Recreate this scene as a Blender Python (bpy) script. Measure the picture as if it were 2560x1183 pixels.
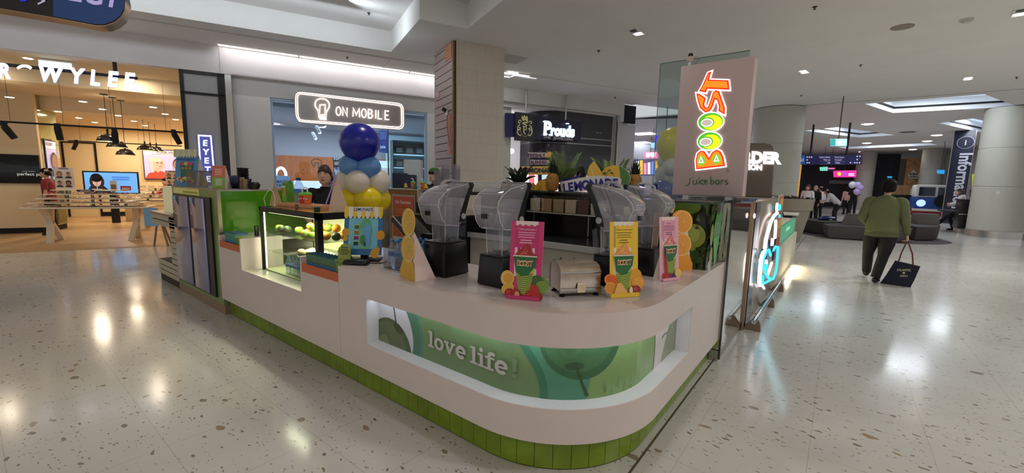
import bpy, bmesh, math, random
from math import sin, cos, pi, radians as R
from mathutils import Vector, Matrix
random.seed(7)
SC = bpy.context.scene
for _o in list(bpy.data.objects): bpy.data.objects.remove(_o)
COL = SC.collection

# ------------------------------------------------------------------ camera
# world frame: x along the long front of the kiosk, y into the mall along its right flank, z up (metres)
FPX = 1054.07; PIT = R(7.48857); ROL = R(-1.28672); YK = R(37.6443); EYE = Vector((0, 0, 1.6))
def _cam_axes():
    right = Vector((1, 0, 0)); fwd = Vector((0, cos(PIT), -sin(PIT))); down = Vector((0, -sin(PIT), -cos(PIT)))
    c, s = cos(ROL), sin(ROL)
    r2 = c*right + s*down; d2 = -s*right + c*down
    ex = Vector((cos(YK), -sin(YK), 0)); ey = Vector((sin(YK), cos(YK), 0))
    k = lambda v: Vector((v.dot(ex), v.dot(ey), v.z))
    return k(r2), k(d2), k(fwd)
CR, CD, CF = _cam_axes()
cam_d = bpy.data.cameras.new('camera'); cam = bpy.data.objects.new('camera', cam_d); COL.objects.link(cam)
cam_d.sensor_width = 36.0; cam_d.lens = 36.0*FPX/2560.0; cam_d.clip_start = 0.05; cam_d.clip_end = 300
cam.matrix_world = Matrix(((CR.x, -CD.x, -CF.x, EYE.x), (CR.y, -CD.y, -CF.y, EYE.y), (CR.z, -CD.z, -CF.z, EYE.z), (0, 0, 0, 1)))
SC.camera = cam

# ------------------------------------------------------------------ world, exposure
W = bpy.data.worlds.new('world'); SC.world = W; W.use_nodes = True
bg = W.node_tree.nodes['Background']; bg.inputs[0].default_value = (0.78, 0.80, 0.82, 1); bg.inputs[1].default_value = 0.72
SC.view_settings.view_transform = 'Standard'; SC.view_settings.look = 'None'
SC.view_settings.gamma = 1.0; SC.view_settings.use_curve_mapping = False; SC.view_settings.exposure = 0.0
SC.cycles.use_denoising = True; SC.cycles.max_bounces = 8; SC.cycles.diffuse_bounces = 4; SC.cycles.glossy_bounces = 4
SC.cycles.transmission_bounces = 8; SC.cycles.transparent_max_bounces = 16; SC.cycles.sample_clamp_indirect = 4.0
SC.cycles.caustics_reflective = False; SC.cycles.caustics_refractive = False

# mall frame: f along the shop facades, g away from the camera towards them
TH = R(66.07); FX = Vector((cos(TH), sin(TH), 0)); GX = Vector((-sin(TH), cos(TH), 0))
def fg(f, g, z=0.0): return FX*f + GX*g + Vector((0, 0, z))

def area(name, loc, size, energy, color=(1, 1, 1), size_y=None, aim=(0, 0, -1), spread=180):
    l = bpy.data.lights.new(name, 'AREA'); l.energy = energy; l.color = color
    l.shape = 'RECTANGLE' if size_y else 'SQUARE'; l.size = size
    if size_y: l.size_y = size_y
    l.spread = R(spread)
    o = bpy.data.objects.new(name, l); COL.objects.link(o); o.location = loc
    o.rotation_euler = Vector(aim).to_track_quat('-Z', 'Y').to_euler(); return o
def mall_area(name, f, g, z, lf, lg, energy, color, aim):          # rectangle lf along F, lg across
    o = area(name, fg(f, g, z), lf, energy, color, lg)
    a = (FX*aim[0] + GX*aim[1] + Vector((0, 0, aim[2]))).normalized()
    zc = -a; xc = FX - zc*FX.dot(zc); xc.normalize(); yc = zc.cross(xc)
    m = Matrix((xc, yc, zc)).transposed().to_4x4(); m.translation = fg(f, g, z); o.matrix_world = m; return o
def spot(name, loc, energy, color=(1, 1, 1), cone=120, blend=0.6, r=0.05, aim=(0, 0, -1)):
    l = bpy.data.lights.new(name, 'SPOT'); l.energy = energy; l.color = color; l.spot_size = R(cone); l.spot_blend = blend
    l.shadow_soft_size = r
    o = bpy.data.objects.new(name, l); COL.objects.link(o); o.location = loc
    o.rotation_euler = Vector(aim).to_track_quat('-Z', 'Y').to_euler(); return o

# large lights: cove strips of the mall, then unseen area lights added for brightness
COOL = (0.80, 0.90, 1.0); NEUT = (1.0, 0.95, 0.90); WARM = (1.0, 0.70, 0.38)
mall_area('cove_strip_light', -2.5, 9.15, 4.60, 9.0, 0.10, 24, COOL, (0, 1, 0.05)).data.spread = R(150)
mall_area('cove_side_light', 1.3, 8.9, 4.62, 1.2, 0.08, 7, COOL, (1, 0, 0.25)).data.spread = R(120)
mall_area('fascia_strip_light', 1.60, 11.50, 4.43, 5.4, 0.08, 75, (0.97, 0.95, 1.0), (0, 0.55, -1)).data.spread = R(140)
mall_area('fascia_strip_light', 5.6, 10.35, 4.43, 1.3, 0.08, 12, (0.85, 0.95, 1.0), (0, 1, -0.6))
area('mall_panel_light', (1.8, -2.2, 4.38), 2.4, 72, (1.0, 0.82, 0.68), 2.4)  # warm light from behind right, its lamp added out of view
area('unseen_kiosk_fill', fg(1.4, 4.6, 4.87), 0.4, 34, (1.0, 0.95, 0.92), 0.4)  # added out of view to lift the dim back bar
area('mall_panel_light', (-5.0, -2.0, 4.38), 2.4, 6, (0.85, 0.90, 1.0), 2.4)
area('mall_panel_light', (4.6, 4.5, 4.38), 0.5, 140, (0.97, 1.0, 0.96), 0.5)  # this and the next added out of view to brighten right floor and ceiling
area('mall_panel_light', (4.5, 12.5, 4.38), 0.5, 165, (0.95, 1.0, 0.96), 0.5)
# ------------------------------------------------------------------ materials
def lin(c):
    out = []
    for v in c[:3]:
        v = v/255.0 if max(c) > 1 else v
        out.append(v/12.92 if v <= 0.04045 else ((v+0.055)/1.055)**2.4)
    return tuple(out)+(1,)
MATS = {}
def M(name, color=(200, 200, 200), rough=0.5, metal=0.0, emit=None, es=0.0, trans=0.0, alpha=1.0, spec=0.5, coat=0.0, ior=1.45):
    if name in MATS: return MATS[name]
    m = bpy.data.materials.new(name); m.use_nodes = True; b = m.node_tree.nodes['Principled BSDF']
    b.inputs['Base Color'].default_value = lin(color); b.inputs['Roughness'].default_value = rough
    b.inputs['Metallic'].default_value = metal; b.inputs['Specular IOR Level'].default_value = spec
    b.inputs['Transmission Weight'].default_value = trans; b.inputs['Alpha'].default_value = alpha; b.inputs['IOR'].default_value = ior
    b.inputs['Coat Weight'].default_value = coat
    if emit: b.inputs['Emission Color'].default_value = lin(emit); b.inputs['Emission Strength'].default_value = es
    MATS[name] = m; return m
def nd(m, t, **kw):
    n = m.node_tree.nodes.new(t)
    for k, v in kw.items(): setattr(n, k, v)
    return n
def lk(m, a, b): m.node_tree.links.new(a, b)
def bs(m): return m.node_tree.nodes['Principled BSDF']
def noisy(m, scale=8, amt=0.06, detail=4, rough=0.0, bump=0.0, stretch=(1, 1, 1)):
    """gentle procedural mottling of colour, gloss and relief"""
    b = bs(m); c = tuple(b.inputs['Base Color'].default_value)
    tc = nd(m, 'ShaderNodeTexCoord'); mp = nd(m, 'ShaderNodeMapping'); mp.inputs['Scale'].default_value = stretch
    n = nd(m, 'ShaderNodeTexNoise'); n.inputs['Scale'].default_value = scale; n.inputs['Detail'].default_value = detail
    lk(m, tc.outputs['Object'], mp.inputs[0]); lk(m, mp.outputs[0], n.inputs['Vector'])
    r = nd(m, 'ShaderNodeMapRange'); r.inputs['From Min'].default_value = 0.3; r.inputs['From Max'].default_value = 0.7
    r.inputs['To Min'].default_value = 1-amt; r.inputs['To Max'].default_value = 1+amt; lk(m, n.outputs[0], r.inputs[0])
    mx = nd(m, 'ShaderNodeVectorMath', operation='SCALE'); mx.inputs[0].default_value = c[:3]; lk(m, r.outputs[0], mx.inputs['Scale'])
    lk(m, mx.outputs[0], b.inputs['Base Color'])
    if rough:
        q = nd(m, 'ShaderNodeMapRange'); q.inputs['To Min'].default_value = b.inputs['Roughness'].default_value-rough
        q.inputs['To Max'].default_value = b.inputs['Roughness'].default_value+rough; lk(m, n.outputs[0], q.inputs[0]); lk(m, q.outputs[0], b.inputs['Roughness'])
    if bump:
        bp = nd(m, 'ShaderNodeBump'); bp.inputs['Strength'].default_value = bump; bp.inputs['Distance'].default_value = 0.01
        lk(m, n.outputs[0], bp.inputs['Height']); lk(m, bp.outputs[0], b.inputs['Normal'])
    return m
def glass(name, color=(235, 245, 245), rough=0.0, tint=0.92, refl=1.0, haze=0.0):
    """thin clear sheet: fresnel mirror over a transparent tint, right from both sides"""
    if name in MATS: return MATS[name]
    m = bpy.data.materials.new(name); m.use_nodes = True; nt = m.node_tree; nt.nodes.clear()
    out = nt.nodes.new('ShaderNodeOutputMaterial'); t = nt.nodes.new('ShaderNodeBsdfTransparent'); g = nt.nodes.new('ShaderNodeBsdfGlossy')
    c = lin(color); t.inputs[0].default_value = (c[0]*tint, c[1]*tint, c[2]*tint, 1); g.inputs['Roughness'].default_value = rough
    g.inputs[0].default_value = (refl, refl, refl, 1)
    lw = nt.nodes.new('ShaderNodeLayerWeight'); pw = nt.nodes.new('ShaderNodeMath'); pw.operation = 'POWER'; pw.inputs[1].default_value = 5
    f = nt.nodes.new('ShaderNodeMath'); f.operation = 'MULTIPLY_ADD'; f.inputs[1].default_value = 0.95; f.inputs[2].default_value = 0.045; mx = nt.nodes.new('ShaderNodeMixShader')
    lw.inputs[0].default_value = 0.5; nt.links.new(lw.outputs['Facing'], pw.inputs[0]); nt.links.new(pw.outputs[0], f.inputs[0])
    nt.links.new(f.outputs[0], mx.inputs[0]); nt.links.new(t.outputs[0], mx.inputs[1]); nt.links.new(g.outputs[0], mx.inputs[2])
    fin = mx
    if haze:
        df = nt.nodes.new('ShaderNodeBsdfDiffuse'); df.inputs[0].default_value = c; fin = nt.nodes.new('ShaderNodeMixShader'); fin.inputs[0].default_value = haze
        nt.links.new(mx.outputs[0], fin.inputs[1]); nt.links.new(df.outputs[0], fin.inputs[2])
    nt.links.new(fin.outputs[0], out.inputs[0])
    MATS[name] = m; return m
def glow(name, color, s):
    return M(name, (20, 20, 20), 0.6, emit=color, es=s)
def print_mat(name, rough=0.45, es=0.0):
    """printed surface: the ink colours are carried by the mesh faces"""
    if name in MATS: return MATS[name]
    m = M(name, rough=rough); a = nd(m, 'ShaderNodeVertexColor', layer_name='ink'); lk(m, a.outputs[0], bs(m).inputs['Base Color'])
    if es: lk(m, a.outputs[0], bs(m).inputs['Emission Color']); bs(m).inputs['Emission Strength'].default_value = es
    return m

WHITE_PAINT = noisy(M('white_paint', (226, 222, 220), 0.6), 3, 0.02)
CEIL = noisy(M('ceiling_paint', (232, 230, 226), 0.8), 1.5, 0.02)
CORIAN = noisy(M('counter_acrylic', (220, 205, 199), 0.28, spec=0.4), 5, 0.015)
STEEL = noisy(M('brushed_steel', (190, 185, 178), 0.30, metal=1.0), 30, 0.08, rough=0.06, stretch=(1, 1, 14))
CHROME = M('chrome', (225, 225, 225), 0.08, metal=1.0)
DKSTEEL = M('dark_steel', (90, 88, 86), 0.35, metal=1.0)
BLACK = M('black_plastic', (16, 16, 18), 0.32)
BLACKM = M('black_matte', (18, 18, 20), 0.7)
RUBBER = M('black_rubber', (14, 14, 14), 0.8)
WHITE = M('white_plastic', (235, 235, 232), 0.4)
CARD = M('white_card', (238, 224, 216), 0.7)
PRINT = print_mat('printed_card', 0.5)
PRINTG = print_mat('printed_gloss', 0.12)
LITPRINT = print_mat('backlit_print', 0.4, es=0.45)
SIGNLIT = print_mat('sign_lit', 0.4, es=1.6)
SKIN = M('skin', (205, 160, 138), 0.5); SKIN2 = M('skin_shade_two', (216, 168, 148), 0.5)
GLASS = glass('shop_glass', (225, 240, 240), tint=0.93)
CLEAR = glass('clear_acrylic', (235, 236, 238), tint=0.97)

def floor_material():
    m = M('terrazzo', (200, 190, 170), 0.12, spec=0.38); b = bs(m)
    g = nd(m, 'ShaderNodeNewGeometry'); pos = g.outputs['Position']
    base = nd(m, 'ShaderNodeTexNoise'); base.inputs['Scale'].default_value = 0.7; base.inputs['Detail'].default_value = 5; lk(m, pos, base.inputs['Vector'])
    cr = nd(m, 'ShaderNodeValToRGB'); cr.color_ramp.elements[0].color = lin((202, 198, 192)); cr.color_ramp.elements[1].color = lin((216, 212, 206))
    cr.color_ramp.elements[0].position = 0.35; cr.color_ramp.elements[1].position = 0.65; lk(m, base.outputs[0], cr.inputs[0])
    col = cr.outputs[0]
    warp = nd(m, 'ShaderNodeTexNoise'); warp.inputs['Scale'].default_value = 9; lk(m, pos, warp.inputs['Vector'])
    wv = nd(m, 'ShaderNodeVectorMath', operation='MULTIPLY_ADD'); wv.inputs[1].default_value = (0.09, 0.09, 0); lk(m, warp.outputs['Color'], wv.inputs[0]); lk(m, pos, wv.inputs[2])
    for scale, keep, r0, ca, cb in ((6.5, 0.82, 0.19, (164, 140, 112), (140, 126, 110)), (15.0, 0.72, 0.22, (158, 138, 118), (134, 122, 112)), (34, 0.62, 0.24, (160, 146, 130), (146, 136, 126))):
        mp = nd(m, 'ShaderNodeMapping'); mp.inputs['Rotation'].default_value = (0, 0, scale); mp.inputs['Scale'].default_value = (1, 1.9, 0); lk(m, wv.outputs[0], mp.inputs[0])
        v = nd(m, 'ShaderNodeTexVoronoi'); v.inputs['Scale'].default_value = scale; v.inputs['Randomness'].default_value = 1.0; lk(m, mp.outputs[0], v.inputs['Vector'])
        sep = nd(m, 'ShaderNodeSeparateColor'); lk(m, v.outputs['Color'], sep.inputs[0])
        pick = nd(m, 'ShaderNodeMath', operation='GREATER_THAN'); pick.inputs[1].default_value = keep; lk(m, sep.outputs[0], pick.inputs[0])
        rad = nd(m, 'ShaderNodeMath', operation='MULTIPLY'); rad.inputs[1].default_value = r0*1.5; lk(m, sep.outputs[1], rad.inputs[0])
        ins = nd(m, 'ShaderNodeMath', operation='LESS_THAN'); lk(m, v.outputs['Distance'], ins.inputs[0]); lk(m, rad.outputs[0], ins.inputs[1])
        both = nd(m, 'ShaderNodeMath', operation='MULTIPLY'); lk(m, pick.outputs[0], both.inputs[0]); lk(m, ins.outputs[0], both.inputs[1])
        cc = nd(m, 'ShaderNodeMix', data_type='RGBA'); cc.inputs[6].default_value = lin(ca); cc.inputs[7].default_value = lin(cb); lk(m, sep.outputs[2], cc.inputs[0])
        mx = nd(m, 'ShaderNodeMix', data_type='RGBA'); lk(m, both.outputs[0], mx.inputs[0]); lk(m, col, mx.inputs[6]); lk(m, cc.outputs[2], mx.inputs[7]); col = mx.outputs[2]
    # thin joints every 1.2 m
    br = nd(m, 'ShaderNodeTexBrick'); br.offset = 0; br.inputs['Scale'].default_value = 1.0; br.inputs['Mortar Size'].default_value = 0.0025; br.inputs['Mortar Smooth'].default_value = 0.2
    br.inputs['Brick Width'].default_value = 0.6; br.inputs['Row Height'].default_value = 0.6
    br.inputs['Color1'].default_value = (1, 1, 1, 1); br.inputs['Color2'].default_value = (1, 1, 1, 1); br.inputs['Mortar'].default_value = (0.80, 0.77, 0.74, 1); lk(m, pos, br.inputs['Vector'])
    mu = nd(m, 'ShaderNodeMix', data_type='RGBA', blend_type='MULTIPLY'); mu.inputs[0].default_value = 1; lk(m, col, mu.inputs[6]); lk(m, br.outputs[0], mu.inputs[7])
    lk(m, mu.outputs[2], b.inputs['Base Color'])
    rn = nd(m, 'ShaderNodeTexNoise'); rn.inputs['Scale'].default_value = 2.5; rn.inputs['Detail'].default_value = 6; lk(m, pos, rn.inputs['Vector'])
    rr = nd(m, 'ShaderNodeMapRange'); rr.inputs['To Min'].default_value = 0.09; rr.inputs['To Max'].default_value = 0.20; lk(m, rn.outputs[0], rr.inputs[0]); lk(m, rr.outputs[0], b.inputs['Roughness'])
    return m
def wood_material(name, ca, cb, scale=3.0, along='X', rough=0.45, planks=0.0, plank_len=1.4):
    m = M(name, ca, rough); b = bs(m); tc = nd(m, 'ShaderNodeTexCoord'); mp = nd(m, 'ShaderNodeMapping')
    mp.inputs['Scale'].default_value = {'X': (1, 9, 9), 'Y': (9, 1, 9), 'Z': (9, 9, 1)}[along]
    n = nd(m, 'ShaderNodeTexNoise'); n.inputs['Scale'].default_value = scale; n.inputs['Detail'].default_value = 6; n.inputs['Distortion'].default_value = 0.6
    lk(m, tc.outputs['Object'], mp.inputs[0]); lk(m, mp.outputs[0], n.inputs['Vector'])
    cr = nd(m, 'ShaderNodeValToRGB'); cr.color_ramp.elements[0].color = lin(ca); cr.color_ramp.elements[1].color = lin(cb)
    cr.color_ramp.elements[0].position = 0.32; cr.color_ramp.elements[1].position = 0.68; lk(m, n.outputs[0], cr.inputs[0]); src = cr.outputs[0]
    if planks:
        br = nd(m, 'ShaderNodeTexBrick'); br.offset = 0.4; br.inputs['Scale'].default_value = 1; br.inputs['Mortar Size'].default_value = 0.002
        br.inputs['Brick Width'].default_value = plank_len; br.inputs['Row Height'].default_value = planks
        br.inputs['Color1'].default_value = (1, 1, 1, 1); br.inputs['Color2'].default_value = (0.88, 0.86, 0.84, 1); br.inputs['Mortar'].default_value = (0.55, 0.5, 0.45, 1)
        lk(m, tc.outputs['Object'], br.inputs['Vector']); mu = nd(m, 'ShaderNodeMix', data_type='RGBA', blend_type='MULTIPLY'); mu.inputs[0].default_value = 1
        lk(m, src, mu.inputs[6]); lk(m, br.outputs[0], mu.inputs[7]); src = mu.outputs[2]
    lk(m, src, b.inputs['Base Color']); return m
# ------------------------------------------------------------------ mesh tools
def rotz(a): return Matrix.Rotation(a, 4, 'Z')
class MB:
    """collects shapes into one mesh; i = material slot of the shape"""
    def __init__(s): s.bm = bmesh.new(); s.smooth = set()
    def _fin(s, verts, faces, i=0, T=None, smooth=False):
        if T is not None:
            for v in verts: v.co = T @ v.co
        for f in faces: f.material_index = i; f.smooth = smooth
        return faces
    def poly(s, pts, faces, i=0, T=None, smooth=False):
        vs = [s.bm.verts.new(p) for p in pts]; fs = []
        for f in faces:
            try: fs.append(s.bm.faces.new([vs[k] for k in f]))
            except ValueError: pass
        return s._fin(vs, fs, i, T, smooth)
    def box(s, x0, x1, y0, y1, z0, z1, i=0, T=None, bev=0.0, taper=None):
        if bev:
            t = bmesh.new(); pts = [(x, y, z) for z in (z0, z1) for y in (y0, y1) for x in (x0, x1)]
            if taper: pts = [((x0+x1)/2+(x-(x0+x1)/2)*(taper if z == z1 else 1), (y0+y1)/2+(y-(y0+y1)/2)*(taper if z == z1 else 1), z) for x, y, z in pts]
            vs = [t.verts.new(p) for p in pts]
            for f in ((0, 2, 3, 1), (4, 5, 7, 6), (0, 1, 5, 4), (2, 6, 7, 3), (0, 4, 6, 2), (1, 3, 7, 5)): t.faces.new([vs[k] for k in f])
            bmesh.ops.bevel(t, geom=t.edges[:], offset=bev, segments=2, affect='EDGES', profile=0.5)
            t.verts.ensure_lookup_table(); t.verts.index_update()
            fs = s.poly([v.co.copy() for v in t.verts], [[v.index for v in f.verts] for f in t.faces], i, T, False); t.free(); return fs
        pts = [(x, y, z) for z in (z0, z1) for y in (y0, y1) for x in (x0, x1)]
        if taper: pts = [((x0+x1)/2+(x-(x0+x1)/2)*(taper if z == z1 else 1), (y0+y1)/2+(y-(y0+y1)/2)*(taper if z == z1 else 1), z) for x, y, z in pts]
        return s.poly(pts, ((0, 2, 3, 1), (4, 5, 7, 6), (0, 1, 5, 4), (2, 6, 7, 3), (0, 4, 6, 2), (1, 3, 7, 5)), i, T)
    def prism(s, pts, z0, z1, i=0, T=None, smooth=False):
        n = len(pts); a = [(x, y, z0) for x, y in pts]+[(x, y, z1) for x, y in pts]
        f = [list(range(n))[::-1], list(range(n, 2*n))]+[(k, (k+1) % n, n+(k+1) % n, n+k) for k in range(n)]
        return s.poly(a, f, i, T, smooth)
    def rings(s, rings, i=0, T=None, smooth=True, cap0=True, cap1=True, closed=False):
        n = len(rings[0]); pts = [p for r in rings for p in r]; f = []
        m = len(rings); last = m if closed else m-1
        for k in range(last):
            for j in range(n): f.append((k*n+j, k*n+(j+1) % n, ((k+1) % m)*n+(j+1) % n, ((k+1) % m)*n+j))
        if not closed:
            if cap0: f.append(list(range(n))[::-1])
            if cap1: f.append(list(range((m-1)*n, m*n)))
        return s.poly(pts, f, i, T, smooth)
    def lathe(s, prof, c=(0, 0, 0), n=20, i=0, T=None, smooth=True, sx=1, sy=1, caps=True):
        return s.rings([[(c[0]+r*sx*cos(2*pi*k/n), c[1]+r*sy*sin(2*pi*k/n), c[2]+z) for k in range(n)] for r, z in prof], i, T, smooth, caps, caps)
    def cyl(s, x, y, z0, z1, r, n=16, i=0, T=None, r1=None): return s.lathe([(r, z0), (r1 or r, z1)], (x, y, 0), n, i, T, True)
    def tube(s, path, r, n=8, i=0, T=None, closed=False, smooth=True):
        P = [Vector(p) for p in path]; rr = r if isinstance(r, (list, tuple)) else [r]*len(P); rings = []; up = None
        for k, p in enumerate(P):
            a = P[(k-1) % len(P)] if (k > 0 or closed) else p; b = P[(k+1) % len(P)] if (k < len(P)-1 or closed) else p
            d = (b-a).normalized()
            if up is None: up = Vector((0, 0, 1)) if abs(d.z) < 0.9 else Vector((1, 0, 0))
            x = up.cross(d).normalized(); y = d.cross(x).normalized(); up = y
            rings.append([tuple(p+x*(cos(2*pi*j/n)*rr[k])+y*(sin(2*pi*j/n)*rr[k])) for j in range(n)])
        return s.rings(rings, i, T, smooth, closed=closed)
    def ball(s, c, rx, ry=None, rz=None, n=16, m=10, i=0, T=None):
        ry = ry or rx; rz = rz or rx
        return s.lathe([(max(1e-4, sin(pi*k/m)), -cos(pi*k/m)*rz/rx) for k in range(m+1)], (0, 0, 0), n, i, (T or Matrix())@Matrix.Translation(c)@Matrix.Diagonal((rx, ry, rx, 1)))
    def sweep(s, path, prof, i=0, closed=False, smooth=False):
        """2-D path (x,y) with a closed profile [(outward offset, z)]; outward = right of travel"""
        n = len(path); rings = []
        for k, (x, y) in enumerate(path):
            a = path[k-1] if k else path[0]; b = path[k+1] if k < n-1 else path[-1]
            d = Vector((b[0]-a[0], b[1]-a[1])).normalized(); o = Vector((d.y, -d.x))
            rings.append([(x+o.x*q, y+o.y*q, z) for q, z in prof])
        return s.rings(rings, i, None, smooth)
    def build(s, name, mats, parent=None, loc=None, rz=0.0, sharp=True, **tags):
        bmesh.ops.recalc_face_normals(s.bm, faces=s.bm.faces[:])
        me = bpy.data.meshes.new(name); s.bm.to_mesh(me); s.bm.free()
        for m in (mats if isinstance(mats, (list, tuple)) else [mats]): me.materials.append(m)
        if sharp:
            try: me.set_sharp_from_angle(angle=R(42))
            except Exception: pass
        o = bpy.data.objects.new(name, me); COL.objects.link(o)
        if parent: o.parent = parent
        if loc is not None: o.location = loc
        o.rotation_euler = (0, 0, rz)
        for k, v in tags.items(): o[k] = v
        return o
def thing(name, label, cat, loc=(0, 0, 0), rz=0.0, group=None):
    o = bpy.data.objects.new(name, None); COL.objects.link(o); o.empty_display_size = 0.1
    o.location = loc; o.rotation_euler = (0, 0, rz); o['label'] = label; o['category'] = cat
    if group: o['group'] = group
    return o
def tag(o, label, cat, group=None, kind=None):
    o['label'] = label; o['category'] = cat
    if group: o['group'] = group
    if kind: o['kind'] = kind
    return o
def struct(mb, name, mats, **k):
    o = mb.build(name, mats, **k); o['kind'] = 'structure'; return o
def kids(o): return [c for c in COL.objects if c.parent == o]
def dup(root, loc=None, rz=None, label=None, group=None):
    def cp(o, par):
        c = o.copy(); COL.objects.link(c)
        if par: c.parent = par
        for ch in [q for q in CH.get(o.name, [])]: cp(ch, c)
        return c
    CH = {}
    for q in COL.objects:
        if q.parent: CH.setdefault(q.parent.name, []).append(q)
    r = cp(root, None)
    if loc is not None: r.location = loc
    if rz is not None: r.rotation_euler = (0, 0, rz)
    if label: r['label'] = label
    if group: r['group'] = group
    return r

# ------------------------------------------------------------------ flat printed art (sheets with ink colours)
_TXT = {}
def text_geo(s, bold=0.0):
    k = (s, bold)
    if k not in _TXT:
        cu = bpy.data.curves.new('t', 'FONT'); cu.body = s; cu.size = 1; cu.offset = bold; cu.resolution_u = 3; cu.fill_mode = 'BOTH'
        ob = bpy.data.objects.new('t', cu); COL.objects.link(ob); bpy.context.view_layer.update()
        me = bpy.data.meshes.new_from_object(ob.evaluated_get(bpy.context.evaluated_depsgraph_get()))
        vs = [(v.co.x, v.co.y) for v in me.vertices]; fs = [tuple(p.vertices) for p in me.polygons]
        bpy.data.objects.remove(ob); bpy.data.curves.remove(cu); bpy.data.meshes.remove(me)
        xs = [v[0] for v in vs] or [0]; x0 = min(xs); w = max(xs)-x0
        ys = [v[1] for v in vs] or [0]
        _TXT[k] = ([(v[0]-x0, v[1]) for v in vs], fs, w, min(ys), max(ys))
    return _TXT[k]
class Art:
    """printed sheet in (u, v); every shape gets its own ink and a hair more height"""
    def __init__(s, step=0.0006): s.bm = bmesh.new(); s.c = s.bm.loops.layers.color.new('ink'); s.l = 0; s.step = step
    def _f(s, pts, col, z=None):
        z = s.l*s.step if z is None else z
        vs = [s.bm.verts.new((p[0], p[1], z)) for p in pts]
        try: f = s.bm.faces.new(vs)
        except ValueError: return
        if f.calc_area() < 1e-12: return
        f.normal_update()
        if f.normal.z < 0: f.normal_flip()
        lc = col if len(col) == 4 else tuple(col)+(1,)
        q = [v/255.0 if max(col[:3]) > 1 else v for v in col[:3]]
        for lp in f.loops: lp[s.c] = (q[0], q[1], q[2], 1)
    def up(s, n=1): s.l += n
    def poly(s, pts, col): s.up(); s._f(pts, col)
    def rect(s, u0, v0, u1, v1, col): s.poly([(u0, v0), (u1, v0), (u1, v1), (u0, v1)], col)
    def rrect(s, u0, v0, u1, v1, r, col, n=5):
        p = []
        for cx, cy, a in ((u1-r, v0+r, -pi/2), (u1-r, v1-r, 0), (u0+r, v1-r, pi/2), (u0+r, v0+r, pi)):
            p += [(cx+r*cos(a+pi/2*k/n), cy+r*sin(a+pi/2*k/n)) for k in range(n+1)]
        s.poly(p, col)
    def ell(s, u, v, ru, rv, col, n=28, a=0.0, a0=0.0, a1=2*pi):
        pts = []
        m = n if a1-a0 >= 2*pi-1e-6 else n+1
        for k in range(m):
            t = a0+(a1-a0)*k/n; x, y = ru*cos(t), rv*sin(t); pts.append((u+x*cos(a)-y*sin(a), v+x*sin(a)+y*cos(a)))
        s.poly(pts, col)
    def stroke(s, pts, w, col, closed=False, up=True):
        if up: s.up()
        P = [Vector(p) for p in pts]; n = len(P); L = []; Rr = []; ww = w if isinstance(w, (list, tuple)) else [w]*n
        for k in range(n):
            a = P[(k-1) % n] if (k or closed) else P[0]; b = P[(k+1) % n] if (k < n-1 or closed) else P[-1]
            d1 = (P[k]-a); d2 = (b-P[k]); d1 = d1.normalized() if d1.length > 1e-9 else d2.normalized(); d2 = d2.normalized() if d2.length > 1e-9 else d1
            d = (d1+d2); d = d.normalized() if d.length > 1e-6 else d1; o = Vector((-d.y, d.x))
            c = max(0.45, abs(o.dot(Vector((-d1.y, d1.x))))); L.append(P[k]+o*ww[k]/2/c); Rr.append(P[k]-o*ww[k]/2/c)
        for k in range(n if closed else n-1):
            j = (k+1) % n; s._f([L[k], Rr[k], Rr[j], L[j]], col)
    def text(s, t, u, v, h, col, bold=0.0, align='c', ang=0.0, sx=1.0, warp=None):
        """cap height h, baseline at v"""
        vs, fs, w, y0, y1 = text_geo(t, bold); k = h/0.70; s.up(); ox = {'c': -w/2, 'l': 0, 'r': -w}[align]
        for f in fs:
            pts = []
            for q in f:
                x, y = (vs[q][0]+ox)*k*sx, vs[q][1]*k
                if warp: x, y = warp(x, y)
                pts.append((u+x*cos(ang)-y*sin(ang), v+x*sin(ang)+y*cos(ang)))
            s._f(pts, col)
    def lines(s, u0, u1, v, n, dv, col, h=None):
        for k in range(n):
            w = (u1-u0)*random.uniform(0.7, 1.0); c = (u0+u1)/2; s.up(0)
            s._f([(c-w/2, v-k*dv), (c+w/2, v-k*dv), (c+w/2, v-k*dv+(h or dv*0.4)), (c-w/2, v-k*dv+(h or dv*0.4))], col)
    def clip(s, u0, v0, u1, v1):
        for co, no in (((u0, 0, 0), (-1, 0, 0)), ((u1, 0, 0), (1, 0, 0)), ((0, v0, 0), (0, -1, 0)), ((0, v1, 0), (0, 1, 0))):
            bmesh.ops.bisect_plane(s.bm, geom=s.bm.verts[:]+s.bm.edges[:]+s.bm.faces[:], plane_co=co, plane_no=no, clear_outer=True)
    def cutu(s, step, u0, u1):
        k = u0+step
        while k < u1:
            bmesh.ops.bisect_plane(s.bm, geom=s.bm.verts[:]+s.bm.edges[:]+s.bm.faces[:], plane_co=(k, 0, 0), plane_no=(1, 0, 0)); k += step
    def build(s, name, mat, parent=None, fn=None, M4=None, **tags):
        for v in s.bm.verts:
            v.co = Vector(fn(v.co.x, v.co.y, v.co.z)) if fn else (M4 @ v.co if M4 else v.co)
        me = bpy.data.meshes.new(name); s.bm.to_mesh(me); s.bm.free(); me.materials.append(mat)
        o = bpy.data.objects.new(name, me); COL.objects.link(o)
        if parent: o.parent = parent
        for k, v in tags.items(): o[k] = v
        return o
def face(origin, u, n=None, up=(0, 0, 1)):
    """sheet placed at origin: u along, v = up, outward normal = u x up"""
    u = Vector(u).normalized(); v = Vector(up).normalized(); w = u.cross(v).normalized()
    return Matrix(((u.x, v.x, w.x, origin[0]), (u.y, v.y, w.y, origin[1]), (u.z, v.z, w.z, origin[2]), (0, 0, 0, 1)))
NY = ((1, 0, 0),)   # facing -y

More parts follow.
